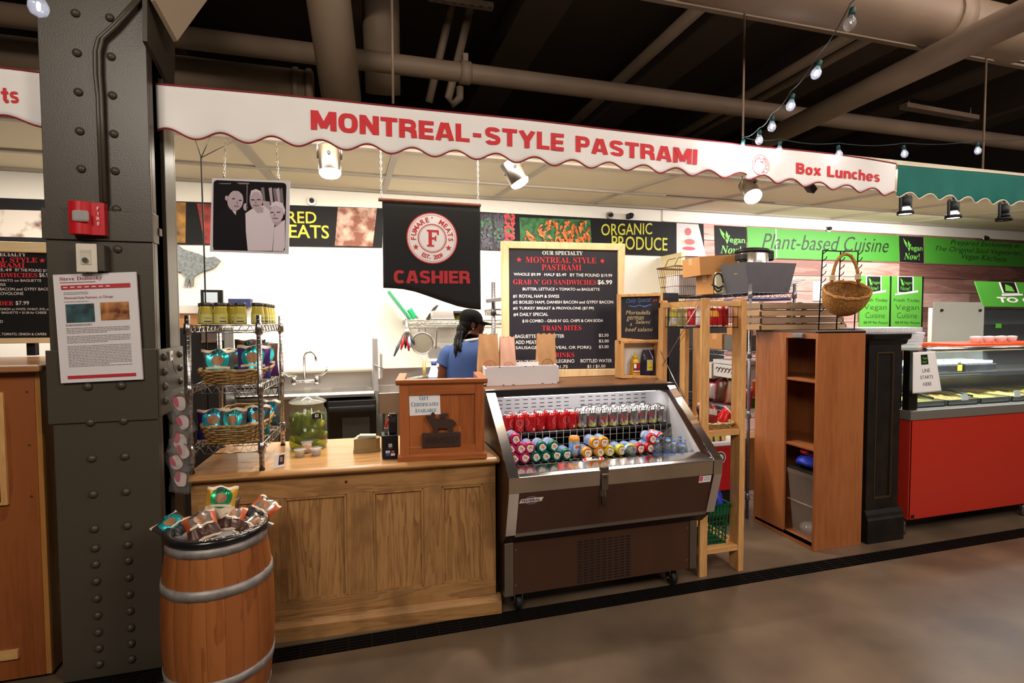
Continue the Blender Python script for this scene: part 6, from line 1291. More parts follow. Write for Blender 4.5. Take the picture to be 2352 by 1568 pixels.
RX = Matrix.Rotation(R(90), 3, 'X'); MB().lathe([(r, 0), (r*.93, .01), (r*.75, .045), (r*.4, .07), (.001, .08)], p, 28, 0, RX @ Matrix.Rotation(R(180), 3, 'X')).build('mesh_bowl', mat('strainer_mesh', '#8f8878', .5, .6, bump=.3, bs=250), t); MB().tube([p+Vector((r*math.cos(a), 0, r*math.sin(a))) for a in [k*math.pi/14 for k in range(28)]], .007, 6, 0, True).build('rim', STEEL, t)
MB().tube([p+Vector((-.03, 0, r)), p+Vector((-.03, 0, r+.05)), p+Vector((0, 0, r+.07)), p+Vector((.03, 0, r+.05)), p+Vector((.03, 0, r))], .005, 6).build('loop', STEEL, t); q = pt(974, 830, Y=YV-.03); MB().cyl(q, pt(975, 866, Y=YV-.03), .016, None, 10).build('handle', wood('handle_pale', '#a8884a', '#c9a868', .5, 'Z'), t); MB().tube([p+Vector((-.03, 0, -r)), q, p+Vector((.03, 0, -r))], .004, 6).build('fork', STEEL, t)
t, p, r = pan('frying_pan', 'steel pan hanging by its handle right of the strainer', 1001, 813, 18, None, 'pan')
MB().lathe([(r, -.005), (r*.95, .02), (r*.8, .03), (.001, .032)], p, 24, 0, RX @ Matrix.Rotation(R(180), 3, 'X')).build('dish', mat('pan_steel', '#8f8a84', .45, .4), t); MB().bar(p+Vector((0, 0, r*.8)), pt(1003, 756, Y=YV-.03), .028, .012).build('handle', SINK, t, bevel=.003)
ut = [((934, 750), (905, 818), '#4a4a4e', 'dark tongs swinging left in the utensil bundle'), ((934, 752), (921, 803), '#c8202a', 'red handled utensil at the left of the bundle'), ((935, 752), (931, 800), '#1c1a1b', 'black handled utensil in the middle of the bundle'), ((936, 752), (939, 806), '#b0121c', 'red handled utensil right of the middle in the bundle'), ((937, 752), (943, 798), '#a8bcd8', 'pale blue handled utensil at the right of the bundle'), ((938, 756), (952, 792), '#38383a', 'dark slim utensil slanting right in the bundle')]
for i, (a, b, col_, lab) in enumerate(ut):
    A, B = pt(*a, Y=YV-.03-.012*i), pt(*b, Y=YV-.03-.012*i); t = thing('utensil', lab, 'utensil', A, 'hanging kitchen utensils'); M_ = A.lerp(B, .45)
    MB().tube([A, M_], .006, 6).build('shaft', STEEL, t); MB().tube([M_, M_.lerp(B, .5), B], [.009, .016, .007], 8).build('handle', mat('utensil_'+col_[1:], col_, .4), t)
# things leaning on the shelf
q = lambda x, y, Y=5.4: pt(880+x/7.127, 660+y/7.127, Y=Y)
GRB = mat('board_green', '#1f9a63', .4)
def slab(name, label, cat, A, B, w, d, mm_): t = MB().bar(A, B, w, d); return tag(t.build(name, mm_, bevel=.002), label, cat)
slab('cutting_board', 'thin green cutting board leaning edge-on above the wall shelf', 'cutting board', q(80, 62), q(440, 520), .25, .018, GRB)
tag(MB().prism([(lambda p: (p.x, p.z))(q(*c_)) for c_ in ((470, 470), (400, 380), (700, 150), (920, 250), (560, 520))], lambda u, v, w: Vector((u, w, v)), 5.36, 5.375).build('cutting_board', mat('board_cream', '#cfc6be', .6)), 'white cutting board leaning behind the tip of the cashier banner', 'cutting board')
A, B = q(560, 525, 5.3), q(920, 240, 5.3); dish = thing('scrub_brush', 'green block brush leaning on the wall shelf', 'brush', A); MB().prism([(lambda p: (p.x, p.z))(q(*c_, 5.3)) for c_ in ((390, 375), (455, 330), (560, 470), (490, 530))], lambda u, v, w: Vector((u, w, v)), 5.27, 5.34).build('block', GRB, dish, bevel=.01); MB().prism([(lambda p: (p.x, p.z))(q(*c_, 5.3)) for c_ in ((460, 330), (490, 320), (600, 460), (560, 480))], lambda u, v, w: Vector((u, w, v)), 5.275, 5.335).build('bristles', mat('bristle_clear', '#c8d8cc', .5), dish)
A = q(780, 530, 5.3); B = q(1150, 385, 5.3); pn = thing('steel_pan', 'upturned rectangular steel pan on the wall shelf', 'pan', A); xm = (A.x+B.x)/2; hw = (B.x-A.x)/2
m = MB(); vs = [Vector((xm+sx*hw*k, 5.33+sy*.11*k, z)) for z, k in ((zs_+.004, 1), (zs_+.02, 1), (zs_+.02, .95), (B.z, .88)) for sx, sy in ((-1, -1), (1, -1), (1, 1), (-1, 1))]
m.add(vs, [(j*4+k, j*4+(k+1) % 4, (j+1)*4+(k+1) % 4, (j+1)*4+k) for j in range(3) for k in range(4)]+[(12, 13, 14, 15)]); m.build('shell', SINK, pn, bevel=.008)
tag(MB().bar(q(720, 530, 5.45), q(880, 285, 5.45), .05, .03).build('spatula', mat('spatula_grey', '#4c4844', .4)), 'dark grey flat spatula leaning behind the upturned pan', 'spatula')
t = thing('storage_tub', 'olive tub with a black lid on the shelf behind the cap', 'tub', q(1260, 540, 5.4)); c_ = q(1300, 540, 5.4); MB().lathe([(.08, zs_+.003), (.095, q(1300, 430, 5.4).z)], (c_.x, 5.4, 0), 20).build('tub', mat('tub_olive', '#8c8a20', .5), t); MB().lathe([(.1, q(1300, 440, 5.4).z), (.1, q(1300, 395, 5.4).z), (.05, q(1300, 385, 5.4).z)], (c_.x-.06, 5.36, 0), 20).build('lid', BLACK, t)
# bleach jug on the hand sink
p = pt(997, 868, Y=5.1); jg = thing('cleaner_jug', 'white jug with a blue cap band standing on the hand sink', 'jug', (p.x, 5.1, .992)); c_ = Vector((p.x, 5.1, .992)); zt2 = pt(997, 824, Y=5.1).z-.992
MB().lathe([(.05, 0), (.055, .01), (.055, zt2*.45), (.03, zt2*.72), (.022, zt2*.78)], c_, 20).build('body', mat('jug_white', '#d9dde8', .35), jg); MB().lathe([(.023, zt2*.78), (.026, zt2*.8), (.026, zt2*.9), (.02, zt2*.9)], c_, 16).build('band', mat('jug_navy', '#2a3478', .4), jg); MB().cbox(c_+Vector((-.005, 0, zt2*.95)), (.085, .03, .03)).build('cap', WHITE, jg, bevel=.008)
MB().lathe([(.0555, .03), (.0555, zt2*.4)], c_, 20, cap=False).build('label_band', mat('jug_blue', '#7f9cd0', .4), jg)
# upright of the wire shelving by the menu board
t = thing('shelf_upright', 'dark steel shelving upright with a cross arm, left of the menu board', 'upright', (1.2, 4.6, 0)); a, b = pt(1133, 648, Y=4.7), pt(1133, 735, Y=4.7)
mb = MB(); post(mb, a.x, 4.7, .01, a.z, .018, [pt(1133, 712, Y=4.7).z]); mb.build('pole', mat('upright_steel', '#6a6468', .35, .8), t); A, B = pt(1116, 691, Y=4.68), pt(1172, 684, Y=4.62); MB().bar(A, B, .03, .035).build('arm', mat('arm_steel', '#b5b0b2', .3, .8), t, bevel=.004); wire_shelf(MB(), [(a.x, 4.7), (a.x+.4, 4.7), (a.x+.4, 5.05), (a.x, 5.05)], pt(1133, 710, Y=4.7).z, .05, .005, 10, 5).build('wire_deck', STEEL, t)
# device and boxes behind the wire rack
t = thing('tablet', 'small dark framed screen behind the mustard jars', 'screen', pt(485, 693, Y=4.6)); a, b = pt(460, 665, Y=4.6), pt(512, 700, Y=4.6)
MB().box(a.x, b.x, 4.6, 4.63, b.z, a.z).build('case', BLACK, t, bevel=.004); a2, b2 = pt(468, 671, Y=4.6), pt(500, 695, Y=4.6); MB().box(a2.x, b2.x, 4.596, 4.602, b2.z, a2.z).build('display', mat('display_glow', '#b8c4cc', .3, emit='#b8c8d0', es=.25), t); MB().box(a.x+.05, a.x+.09, 4.625, 4.64, 1.591, b.z).build('stand', BLACK, t)
t = thing('steel_cabinet', 'tall black and steel cabinet behind the wire rack', 'cabinet', (-1.4, 4.7, 0)); xr_ = pt(513, 760, Y=4.6).x; MB().box(-2.0, xr_, 4.62, 4.95, 0, 1.59).build('body', BLACK, t, bevel=.004); a, b = pt(461, 752, Y=4.6), pt(512, 782, Y=4.6); MB().box(a.x, xr_-.004, 4.608, 4.62, b.z, a.z).build('steel_door', SINK, t, bevel=.003); MB().box(a.x, xr_-.05, 4.60, 4.608, b.z-.015, b.z).build('handle', CHROME, t)
a, b = pt(408, 742, Y=4.7), pt(462, 712, Y=4.7); t = thing('tissue_box', 'low white and tan box left of the wire rack, behind the column', 'box', (a.x, 4.7, 1.591)); MB().box(a.x-.12, b.x, 4.65, 4.9, 1.591, b.z-.03).build('carton', mat('box_tan', '#c08a58', .6), t, bevel=.004); MB().box(a.x-.12, b.x, 4.64, 4.9, b.z-.03, b.z+.04).build('lid', WHITE, t, bevel=.006)
a, b = pt(524, 700, Y=5.48), pt(575, 686, Y=5.48); tag(MB().box(a.x, b.x, 5.48, 5.6, a.z-.01, b.z).build('navy_box', mat('box_navy', '#26305c', .5), bevel=.004), 'navy box on the white wall behind the middle mustard jars', 'box')
# black scroll stand behind the rack
p = pt(590, 905, Y=3.75); sc_ = thing('scroll_stand', 'black iron scroll stand behind the lowest rack shelf', 'stand', (p.x, 3.75, .9)); m = MB()
a, b = pt(540, 893, Y=3.75), pt(640, 893, Y=3.75); z_ = a.z; zl = pt(590, 912, Y=3.75).z
m.tube([(a.x, 3.75, z_), (b.x, 3.75, z_)], .006, 6); m.tube([(a.x, 3.75, zl), (b.x, 3.75, zl)], .006, 6); m.tube([(a.x+(b.x-a.x)*k/12, 3.75, zl if k % 2 else z_) for k in range(13)], .005, 5)
for k in range(4):
    cx_ = a.x+(b.x-a.x)*(k+.5)/4; m.tube([(cx_+.02*(1-t/9)*math.cos(t)+.005*t-.02, 3.75, z_+.022+.02*(1-t/9)*math.sin(t)) for t in [j*.7 for j in range(10)]], .004, 5)
for x in (a.x, b.x): m.tube([(x, 3.75, z_+.03), (x, 3.75, .3), (x+.02, 3.75, .006)], .006, 6)
m.build('frame', DKMETAL, sc_)
# ================================================================ the woman behind the counter
pr = thing('person', 'woman seen from behind in a blue shirt and black cap, looking right', 'person', (0, 0, 0))
SKIN = mat('skin_brown', '#5b3323', .45, spec=.4); HAIR = mat('hair_black', '#060404', .6, bump=.6, bs=160, spec=.2); SHIRT = mat('shirt_blue', '#324a7c', .8, var=.1, vs=6, bump=.15, bs=18); CAPM = mat('cap_black', '#060606', .85, spec=.15); JEAN = mat('trousers_dark', '#20222a', .8)
# local frame: x to her right side of the picture, y away from the camera, z up; she stands facing away and turned right
def skinned(name, V, E, root, mm_, parent, sub=2):
    me = bpy.data.meshes.new(name); me.from_pydata([v[:3] for v in V], E, []); me.materials.append(mm_)
    o = bpy.data.objects.new(name, me); C.objects.link(o); o.parent = parent
    s = o.modifiers.new('skin', 'SKIN'); s.use_smooth_shade = True
    for i, v in enumerate(V): d = me.skin_vertices[0].data[i]; d.radius = (v[3], v[4] if len(v) > 4 else v[3]); d.use_root = (i == root)
    b = o.modifiers.new('sub', 'SUBSURF'); b.levels = b.render_levels = sub; return o
V = [(0, 0, .93, .13, .10), (0, .01, 1.08, .115, .09), (0, .02, 1.25, .14, .10), (0, .0, 1.38, .12, .08), (.01, .0, 1.445, .058), (.03, .01, 1.50, .054), (.05, .03, 1.56, .072, .08), (.045, .03, 1.62, .078, .09), (.04, .03, 1.665, .05, .055)]
E = [(0, 1), (1, 2), (2, 3), (3, 4), (4, 5), (5, 6), (6, 7), (7, 8)]
def addc(frm, pts):
    prev = frm
    for q_ in pts: V.append(q_); E.append((prev, len(V)-1)); prev = len(V)-1
    return prev
for s in (-1, 1):
    addc(0, [(s*.10, 0, .84, .085), (s*.11, .0, .5, .058), (s*.115, -.01, .30, .052), (s*.115, -.02, .09, .036), (s*.12, .05, .035, .035), (s*.125, .15, .03, .03)])
    sh = addc(3, [(s*.13, .0, 1.375, .046), (s*.178, .0, 1.345, .042), (s*.212, .0, 1.24, .042), (s*.225, .02, 1.09, .039), (s*.20, .16, 1.0, .034), (s*.16, .25, .985, .026)])
    wr = addc(sh, [(s*.15, .29, .985, .03, .018), (s*.145, .325, .985, .03, .016)])
    for k, L_ in enumerate((.05, .06, .065, .055)):
        bx_ = s*(.145+.024-.016*k); addc(wr, [(bx_, .345, .985, .0095), (bx_-s*.002, .345+L_*.6, .978, .0085), (bx_-s*.003, .345+L_, .965, .007)])
    addc(sh, [(s*.12, .275, .985, .012), (s*.105, .30, .98, .0095), (s*.10, .32, .975, .008)])
body = skinned('body', V, E, 0, SKIN, pr)
# face turned to the right: nose, lips, ear, eye
m = MB(); hc = Vector((.045, .03, 1.585)); fd = Vector((.985, .0, 0)).normalized(); sd = Vector((.0, -.985, 0)).normalized()
L3 = lambda f_, s_, z_: hc+fd*f_+sd*s_+Vector((0, 0, z_))
m.ball(L3(.02, 0, -.02), .075, (1, .85, 1.15), 16, 12); m.ball(L3(.088, 0, .0), .017, (1.1, .8, 1.2), 10, 8); m.ball(L3(.082, 0, -.04), .018, (.8, 1.2, .45), 10, 8); m.ball(L3(.078, 0, -.052), .016, (.8, 1.1, .5), 10, 8); m.ball(L3(.055, 0, -.075), .028, (1, 1, .8), 10, 8)
m.build('face', SKIN, body); m = MB(); m.ball(L3(-.015, .075, -.005), .026, (.75, .35, 1.25), 12, 8); m.build('ear', SKIN, body)
m = MB(); m.ball(L3(.075, .03, .02), .011, (1, 1, .7), 10, 8); m.build('eye', mat('eye_white', '#d8d0c8', .3), body); m = MB(); m.ball(L3(-.015, .08, -.035), .005); m.build('earring', CHROME, body)
# hair: close dark hair under the cap and a bunched tail of braids down the back
m = MB(); m.ball(L3(-.025, 0, .01), .091, (1, .9, 1.05), 18, 12); m.ball(L3(-.07, .0, -.05), .07, (1, .9, 1.1), 14, 10); m.build('hair', HAIR, pr)
m = MB(); random.seed(4); tb = L3(-.11, .04, -.075)
for k in range(16):
    a = random.uniform(-1, 1); bq = random.uniform(-1, 1); e = Vector((-.10+.035*a, -.075+.02*bq, 1.335+random.uniform(-.06, .05)))
    pts = [tb+Vector((.02*a, .01*bq, .02)), tb+Vector((-.03+.03*a, -.03+.01*bq, -.05)), e.lerp(tb, .35)+Vector((-.02, -.03, 0)), e]
    cv = [pts[0].lerp(pts[1], t*3) if t < 1/3 else pts[1].lerp(pts[2], t*3-1) if t < 2/3 else pts[2].lerp(pts[3], t*3-2) for t in [j/10 for j in range(11)]]
    m.tube([p_+Vector((.004*math.sin(j*2.2+k), 0, .003*math.cos(j*2.2+k))) for j, p_ in enumerate(cv)], [.014, .016, .015, .016, .014, .015, .013, .013, .011, .009, .005], 7)
m.build('braids', HAIR, pr)
# cap
m = MB(); cc = L3(-.015, 0, .045); rows = []
for j in range(9):
    a = j/8*math.pi/2; rows.append((.092*math.cos(a)**.75 if j < 8 else .001, .08*math.sin(a)))
o = len(m.v); m.lathe([(r_, z_) for r_, z_ in [(.0935, -.025), (.0935, -.012)]+rows], (0, 0, 0), 24, 0, cap=False)
for i in range(o, len(m.v)): v = m.v[i]; m.v[i] = cc+fd*(v.x*1.06)+sd*(v.y*.93)+Vector((0, 0, v.z-.12*v.x))
m.build('cap_crown', CAPM, pr)
m = MB(); m.sheet(lambda u, v: cc+fd*(.075+.105*v*math.cos((u-.5)*1.7))+sd*((u-.5)*.17*(1-.25*v))+Vector((0, 0, -.015-.028*v-.03*abs(u-.5)**2)), 12, 6); m.build('cap_brim', CAPM, pr, solid=.006); m = MB(); m.cbox(L3(-.115, .035, .0), (.012, .012, .012)); m.build('cap_buckle', CHROME, pr)
# shirt: torso shell and two sleeves
def loft(m, rings_, n=28, mi=0):
    vs = []
    for (cx_, cy_, cz_, rx, ry, tl) in rings_:
        for k in range(n): a = 2*math.pi*k/n; c_, s_ = math.cos(a), math.sin(a); e = 2.5; vs.append(Vector((cx_+rx*math.copysign(abs(c_)**(2/e), c_), cy_+ry*math.copysign(abs(s_)**(2/e), s_), cz_+tl*c_)))
    m.add(vs, [(j*n+k, j*n+(k+1) % n, (j+1)*n+(k+1) % n, (j+1)*n+k) for j in range(len(rings_)-1) for k in range(n)], mi, True)
m = MB(); loft(m, [(0, 0, .86, .185, .135, 0), (0, .0, .95, .19, .135, 0), (0, .01, 1.06, .178, .128, 0), (0, .01, 1.18, .188, .132, 0), (0, .005, 1.28, .202, .13, 0), (0, 0, 1.355, .205, .115, 0), (0, 0, 1.395, .185, .098, 0), (.003, 0, 1.425, .14, .082, 0), (.006, 0, 1.447, .095, .072, 0), (.008, 0, 1.455, .072, .066, 0)]); m.build('shirt', SHIRT, pr, sub=1)
for s in (-1, 1):
    m = MB(); n = 16; A, B = Vector((s*.15, 0, 1.372)), Vector((s*.208, .006, 1.255)); ax = (B-A).normalized(); u = ax.cross(Vector((0, 1, 0))).normalized(); w_ = ax.cross(u); vs = []
    for j, (t_, r_) in enumerate(((-.33, .004), (-.28, .05), (-.05, .068), (.12, .076), (.35, .076), (.65, .071), (.95, .067), (1.0, .066), (.98, .058))):
        for k in range(n): vs.append(A.lerp(B, t_)+u*(r_*math.cos(2*math.pi*k/n))+w_*(r_*math.sin(2*math.pi*k/n)))
    m.add(vs, [(j*n+k, j*n+(k+1) % n, (j+1)*n+(k+1) % n, (j+1)*n+k) for j in range(8) for k in range(n)], 0, True); m.build('sleeve', SHIRT, pr, sub=1)
m = MB(); m.tube([(.012+.066*math.cos(a), .0+.062*math.sin(a), 1.462+.008*math.cos(a)) for a in [k*math.pi/12 for k in range(24)]], .011, 8, 0, True); m.build('collar', WHITE, pr)
m = MB(); loft(m, [(0, 0, .98, .165, .115, 0), (0, 0, .86, .172, .122, 0), (0, 0, .80, .17, .12, 0)]);
for s in (-1, 1): loft(m, [(s*.09, 0, .83, .095, .11, 0), (s*.105, 0, .5, .075, .08, 0), (s*.115, -.01, .28, .068, .07, 0), (s*.115, -.015, .07, .06, .065, 0)], 18)
m.build('trousers', JEAN, pr); m = MB()
for s in (-1, 1): m.ball((s*.12, .06, .045), .05, (.95, 2.5, .85), 14, 8)
m.build('shoes', BLACK, pr)
p = pt(1076, 790, Y=4.3); pr.location = (p.x, 4.3, .004); pr.scale = (1.0, 1.0, 1.012)
# ================================================================ pine ladder shelf beside the cooler
wr_ = thing('pine_shelf', 'tall narrow pine shelf unit right of the drinks cooler', 'shelf', (2.25, 3.05, 0))
yF, yB = 2.875, 3.36; hF = pt(1606, 684, Y=yF).z
for x0, x1, y0, y1 in ((2.068, 2.125, yF, yF+.022), (2.36, 2.402, yF, yF+.09), (2.075, 2.11, yB-.03, yB+.03), (2.36, 2.402, yB-.03, yB+.03)): MB().box(x0, x1, y0, y1, .0, hF).build('post', PINE, wr_, bevel=.002)
zt_ = pt(1650, 690, Y=yF).z
for z in (zt_, .935, .175):
    m = MB(); h = .036
    m.box(2.125, 2.36, yF+.004, yF+.022, z-h, z); m.build('front_rail', PINEX, wr_, bevel=.002); MB().box(2.075, 2.40, yB+.012, yB+.028, z-h, z).build('back_rail', PINEX, wr_); 
    MB().box(2.068, 2.085, yF+.022, yB-.03, z-h, z).build('side_rail', PINEX, wr_); MB().box(2.385, 2.402, yF+.09, yB-.03, z-h, z).build('side_rail', PINEX, wr_)
    if z < 1.5:
        for k in range(4): MB().box(2.086, 2.384, yF+.025+k*.115, yF+.132+k*.115, z-.012, z).build('slat', PINEX, wr_)
for a, b in (((1604, 700), (1521, 840)), ((1517, 806), (1583, 943))):
    A, B = pt(*a, X=2.062), pt(*b, X=2.062); MB().tube([A, B], .0028, 6).build('brace_rod', STEEL, wr_)
# wire basket of crisps hanging under the top rail
wk = thing('hanging_wire_basket', 'black wire basket full of crisp bags under the pine shelf top', 'basket', (2.2, 3.05, 1.55)); bx0, bx1, by0, by1, bz0_, bz1 = 2.088, 2.355, 2.905, 3.32, pt(1650, 752, Y=2.9).z, pt(1650, 703, Y=2.9).z; m = MB()
for z in (bz0_, (bz0_+bz1)/2, bz1): m.tube([(bx0, by0, z), (bx1, by0, z), (bx1, by1, z), (bx0, by1, z)], .0022, 5, 0, True)
for k in range(8): x = bx0+(bx1-bx0)*k/7; m.tube([(x, by0, bz1), (x, by0, bz0_), (x, by1, bz0_), (x, by1, bz1)], .0018, 4)
for k in range(1, 6): y = by0+(by1-by0)*k/6; m.tube([(bx0, y, bz1), (bx0, y, bz0_), (bx1, y, bz0_), (bx1, y, bz1)], .0018, 4)
for x in (bx0, bx1): m.tube([(x, by0, bz1), (x, by0, zt_-.02)], .002, 4)
m.build('wire_frame', DKMETAL, wk)
def pouch(label, loc, rz, w, h, d, col_, top, group, tilt=0, seed=0, name='crisp_bag', cat='crisp bag', band=None, roll=0):
    t = thing(name, label, cat, (0, 0, 0), group); rnd = random.Random(seed); ph = rnd.uniform(0, 6)
    def sf(u, v, s=1):
        tt = (1-abs(2*u-1)**2.6)**.8*(1-abs(2*v-1)**3)**.7 if 0 < u < 1 and 0 < v < 1 else 0
        return Vector(((u-.5)*w, -s*d/2*tt+.003*math.sin(11*u+6*v+ph), v*h))
    m = MB()
    for s in (1, -1):
        o = len(m.f); m.sheet(lambda u, v: sf(u, v, s), 12, 16)
        for i in range(o, len(m.f)): v = ((i-o)//12+.5)/16; m.m[i] = 1 if v > .9 or v < .05 else 0
    m.build('pouch', [mat('pouch_'+col_[1:], col_, .3, .15), mat('pouch_'+top[1:], top, .4, .1)], t)
    if band: m = MB(); m.sheet(lambda a, b: sf(.15+.7*a, .45+.3*b)+Vector((0, -.002, 0)), 8, 4); m.build('print', mat('pouch_'+band[1:], band, .4), t)
    t.location = loc; t.rotation_euler = (R(tilt), R(roll), rz); return t
for i, (x, y, rz, c1, c2, bd, lab) in enumerate(((2.125, 3.27, -1.35, '#c8c4bc', '#d8c02c', '#b8a82c', 'silver and yellow crisp bag at the far left'), (2.13, 3.17, -1.2, '#9a9060', '#c8c4bc', None, 'olive crisp bag between the silver and red ones'), (2.125, 3.06, -1.35, '#b81c24', '#d8d0c8', None, 'red crisp bag facing left, behind the left post'), (2.125, 2.96, -1.25, '#d8d4d4', '#b81c24', None, 'white crisp bag facing left, behind the left post'), (2.20, 2.94, .15, '#b81c24', '#d8d0c8', '#e0a02c', 'red badge-fronted crisp bag right of the left post'), (2.235, 2.975, -.2, '#c8242c', '#d8d0c8', None, 'bright red crisp bag with a silver foot'), (2.27, 2.99, -.35, '#8e1218', '#b81c24', None, 'dark red crisp bag'), (2.305, 3.01, -.5, '#a3161e', '#d8d0c8', None, 'red crisp bag nearest the right post'), (2.22, 3.12, .1, '#b0181e', '#d8d0c8', None, 'red crisp bag at the back'))):
    pouch('%s in the hanging wire basket' % lab, (x, y, bz0_+.006), rz, .10, .135, .04, c1, c2, 'crisp bags in the hanging wire basket', -5, i, band=bd)
MB().box(2.078, 2.11, 3.07, 3.13, .936, bz0_-.01).build('inner_post', PINE, wr_, bevel=.002)
zsf = .936
basket_tray('round pale wicker tray of snacks on the middle pine shelf', zsf, 2.235, 3.03, .10, .11, .125, .135, .028, 0, 4, None, mat('wicker_pale', '#c9b083', .6, col2='#9a7d4c', vs=60))
for i, (x, y, rz, c1, c2, bd, tl, rl, lab) in enumerate(((2.17, 2.97, .1, '#1f1c1a', '#3a3630', '#4a4640', -12, -6, 'black snack pouch in the pine shelf tray'), (2.215, 3.06, .1, '#c9202a', '#e0d8d4', '#e0d8d4', -14, 12, 'red and white snack pouch at the back of the tray'), (2.235, 3.0, -.2, '#7c1a20', '#5a1216', '#a89a94', -16, 10, 'maroon snack pouch in the middle of the tray'), (2.29, 3.0, -.3, '#c41c20', '#d8d0c8', None, -20, 48, 'bright red snack pouch tipping right in the tray'), (2.14, 3.09, .3, '#26222a', '#4a3a40', '#8a2a30', -10, -14, 'dark snack pouch at the left back of the tray'))):
    pouch(lab, (x, y, zsf+.018), rz, .085, .13, .035, c1, c2, 'snack pouches in the pine shelf tray', tl, 40+i, 'snack_pouch', 'snack', bd, rl)
# crate on the lowest slats
cr_ = thing('plastic_crate', 'green plastic crate on the lowest slats of the pine shelf', 'crate', (2.2, 3.03, .176)); GC = mat('crate_green', '#12512f', .45); m = MB(); x0, x1, y0, y1 = 2.088, 2.30, 2.93, 3.16
for z, g in ((.18, 0), (.30, .012), (.44, .022)): m.tube([(x0-g*.3, y0-g, z), (x1+g, y0-g, z), (x1+g, y1, z), (x0-g*.3, y1, z)], .008, 6, 0, True)
for k in range(9): x = x0+(x1-x0)*k/8; m.bar((x, y0, .18), (x, y0-.02, .44), .006, .006)
for k in range(8): y = y0+(y1-y0)*k/7; m.bar((x1, y, .18), (x1+.02, y, .44), .006, .006)
for z in (.21, .24, .27, .33, .36): m.bar((x0, y0-.008, z), (x1+.008, y0-.008, z), .006, .006); m.bar((x1+.008, y0, z), (x1+.008, y1, z), .006, .006)
m.box(x0, x1, y0+.006, y1, .178, .186).box(x0-.004, x1+.016, y0-.016, y0-.01, .37, .43).box(x1+.012, x1+.018, y0, y1, .37, .43); m.build('crate', GC, cr_)
BT = mat('tarp_blue', '#2138b0', .5, bump=.4, bs=30); p = pt(1660, 1120, Y=3.0)
m = MB(); m.ball((2.26, 3.02, .44), .1, (.75, .9, .7), 18, 12)
for i, v in enumerate(m.v): m.v[i] = v+Vector((math.sin(v.z*70+v.x*40), math.cos(v.x*60), math.sin(v.y*60+v.x*50)))*.010
tag(m.build('plastic_bundle', BT), 'crumpled blue plastic stuffed in the green crate', 'bundle')
# black crates standing behind the cooler's right end
for k in range(4):
    z = .02+.33*k; m = MB(); x0, x1, y0, y1 = 2.14, 2.46, 3.86, 4.2
    for a, b, c_, d in ((x0, x1, y0, y0+.012), (x0, x1, y1-.012, y1), (x0, x0+.012, y0, y1), (x1-.012, x1, y0, y1)): m.box(a, b, c_, d, z, z+.05).box(a, b, c_, d, z+.27, z+.325); 
    for j in range(5): t_ = j/4; m.box(x0+(x1-x0-.03)*t_, x0+(x1-x0-.03)*t_+.03, y0, y0+.012, z, z+.325); m.box(x1-.012, x1, y0+(y1-y0-.03)*t_, y0+(y1-y0-.03)*t_+.03, z, z+.325)
    for zz in (.1, .16, .21): m.box(x0, x1, y0+.002, y0+.01, z+zz, z+zz+.03)
    m.box(x0, x1, y0, y1, z, z+.01); tag(m.build('milk_crate', mat('crate_black', '#1b1a1c', .5)), ('lowest', 'second lowest', 'second highest', 'topmost')[k]+' black crate of the stack behind the cooler', 'crate', 'black crates behind the cooler')
a, b = pt(1504, 672, Y=4.5), pt(1562, 692, Y=4.5); t = thing('fuse_cabinet', 'dark cabinet with a handle behind the small chalkboard', 'cabinet', (a.x+.2, 4.6, 0)); MB().box(a.x, a.x+.26, 4.5, 4.9, .0, a.z).build('body', mat('cabinet_dark', '#35333a', .5), t, bevel=.004); MB().box(a.x+.03, a.x+.23, 4.492, 4.5, .1, a.z-.05).build('door', mat('cabinet_darker', '#2a282e', .5), t); MB().box(a.x+.18, a.x+.195, 4.47, 4.492, a.z-.2, a.z-.1).build('handle', BLACK, t)
# ================================================================ steel wire shelving standing end-on
GP = mat('shelving_grey', '#8d8a92', .3, .8); ms_ = thing('wire_shelving', 'grey wire shelving unit loaded with boxes behind the pine shelf', 'shelving', (3.28, 4.2, 0)); MX0, MX1, MY0, MY1 = 3.06, 3.50, 3.63, 4.85; MZ = (1.86, 1.37, .88, .2)
for x, y in ((MX0, MY0), (MX1, MY0), (MX1, MY1), (MX0, MY1)): mb = MB(); post(mb, x, y, .004, 1.93, .0125, MZ); mb.build('post', GP, ms_)
for z in MZ: wire_shelf(MB(), [(MX0, MY0), (MX1, MY0), (MX1, MY1), (MX0, MY1)], z, .04, .0035, 20, 18).build('shelf', GP, ms_)
CARD = mat('cardboard', '#b07c48', .7, var=.08, vs=6); TAPE = mat('tape_tan', '#c09060', .4)
def carton(label, x0, x1, y0, y1, z0, z1, mm_=None, rot=(0, 0, 0), name='cardboard_box', tape=True, group=None):
    c_ = Vector(((x0+x1)/2, (y0+y1)/2, z0)); t = thing(name, label, 'box', c_, group); h = z1-z0; w, d = (x1-x0)/2, (y1-y0)/2
    MB().box(c_.x-w, c_.x+w, c_.y-d, c_.y+d, z0, z1).build('carton', mm_ or CARD, t, bevel=.004)
    if tape: MB().box(c_.x-w-.001, c_.x-w+.02, c_.y-.03, c_.y+.03, z1-h*.35, z1+.001).box(c_.x-w, c_.x+w, c_.y-.03, c_.y+.03, z1-.0005, z1+.0015).build('tape', TAPE, t)
    t.rotation_euler = rot; return t

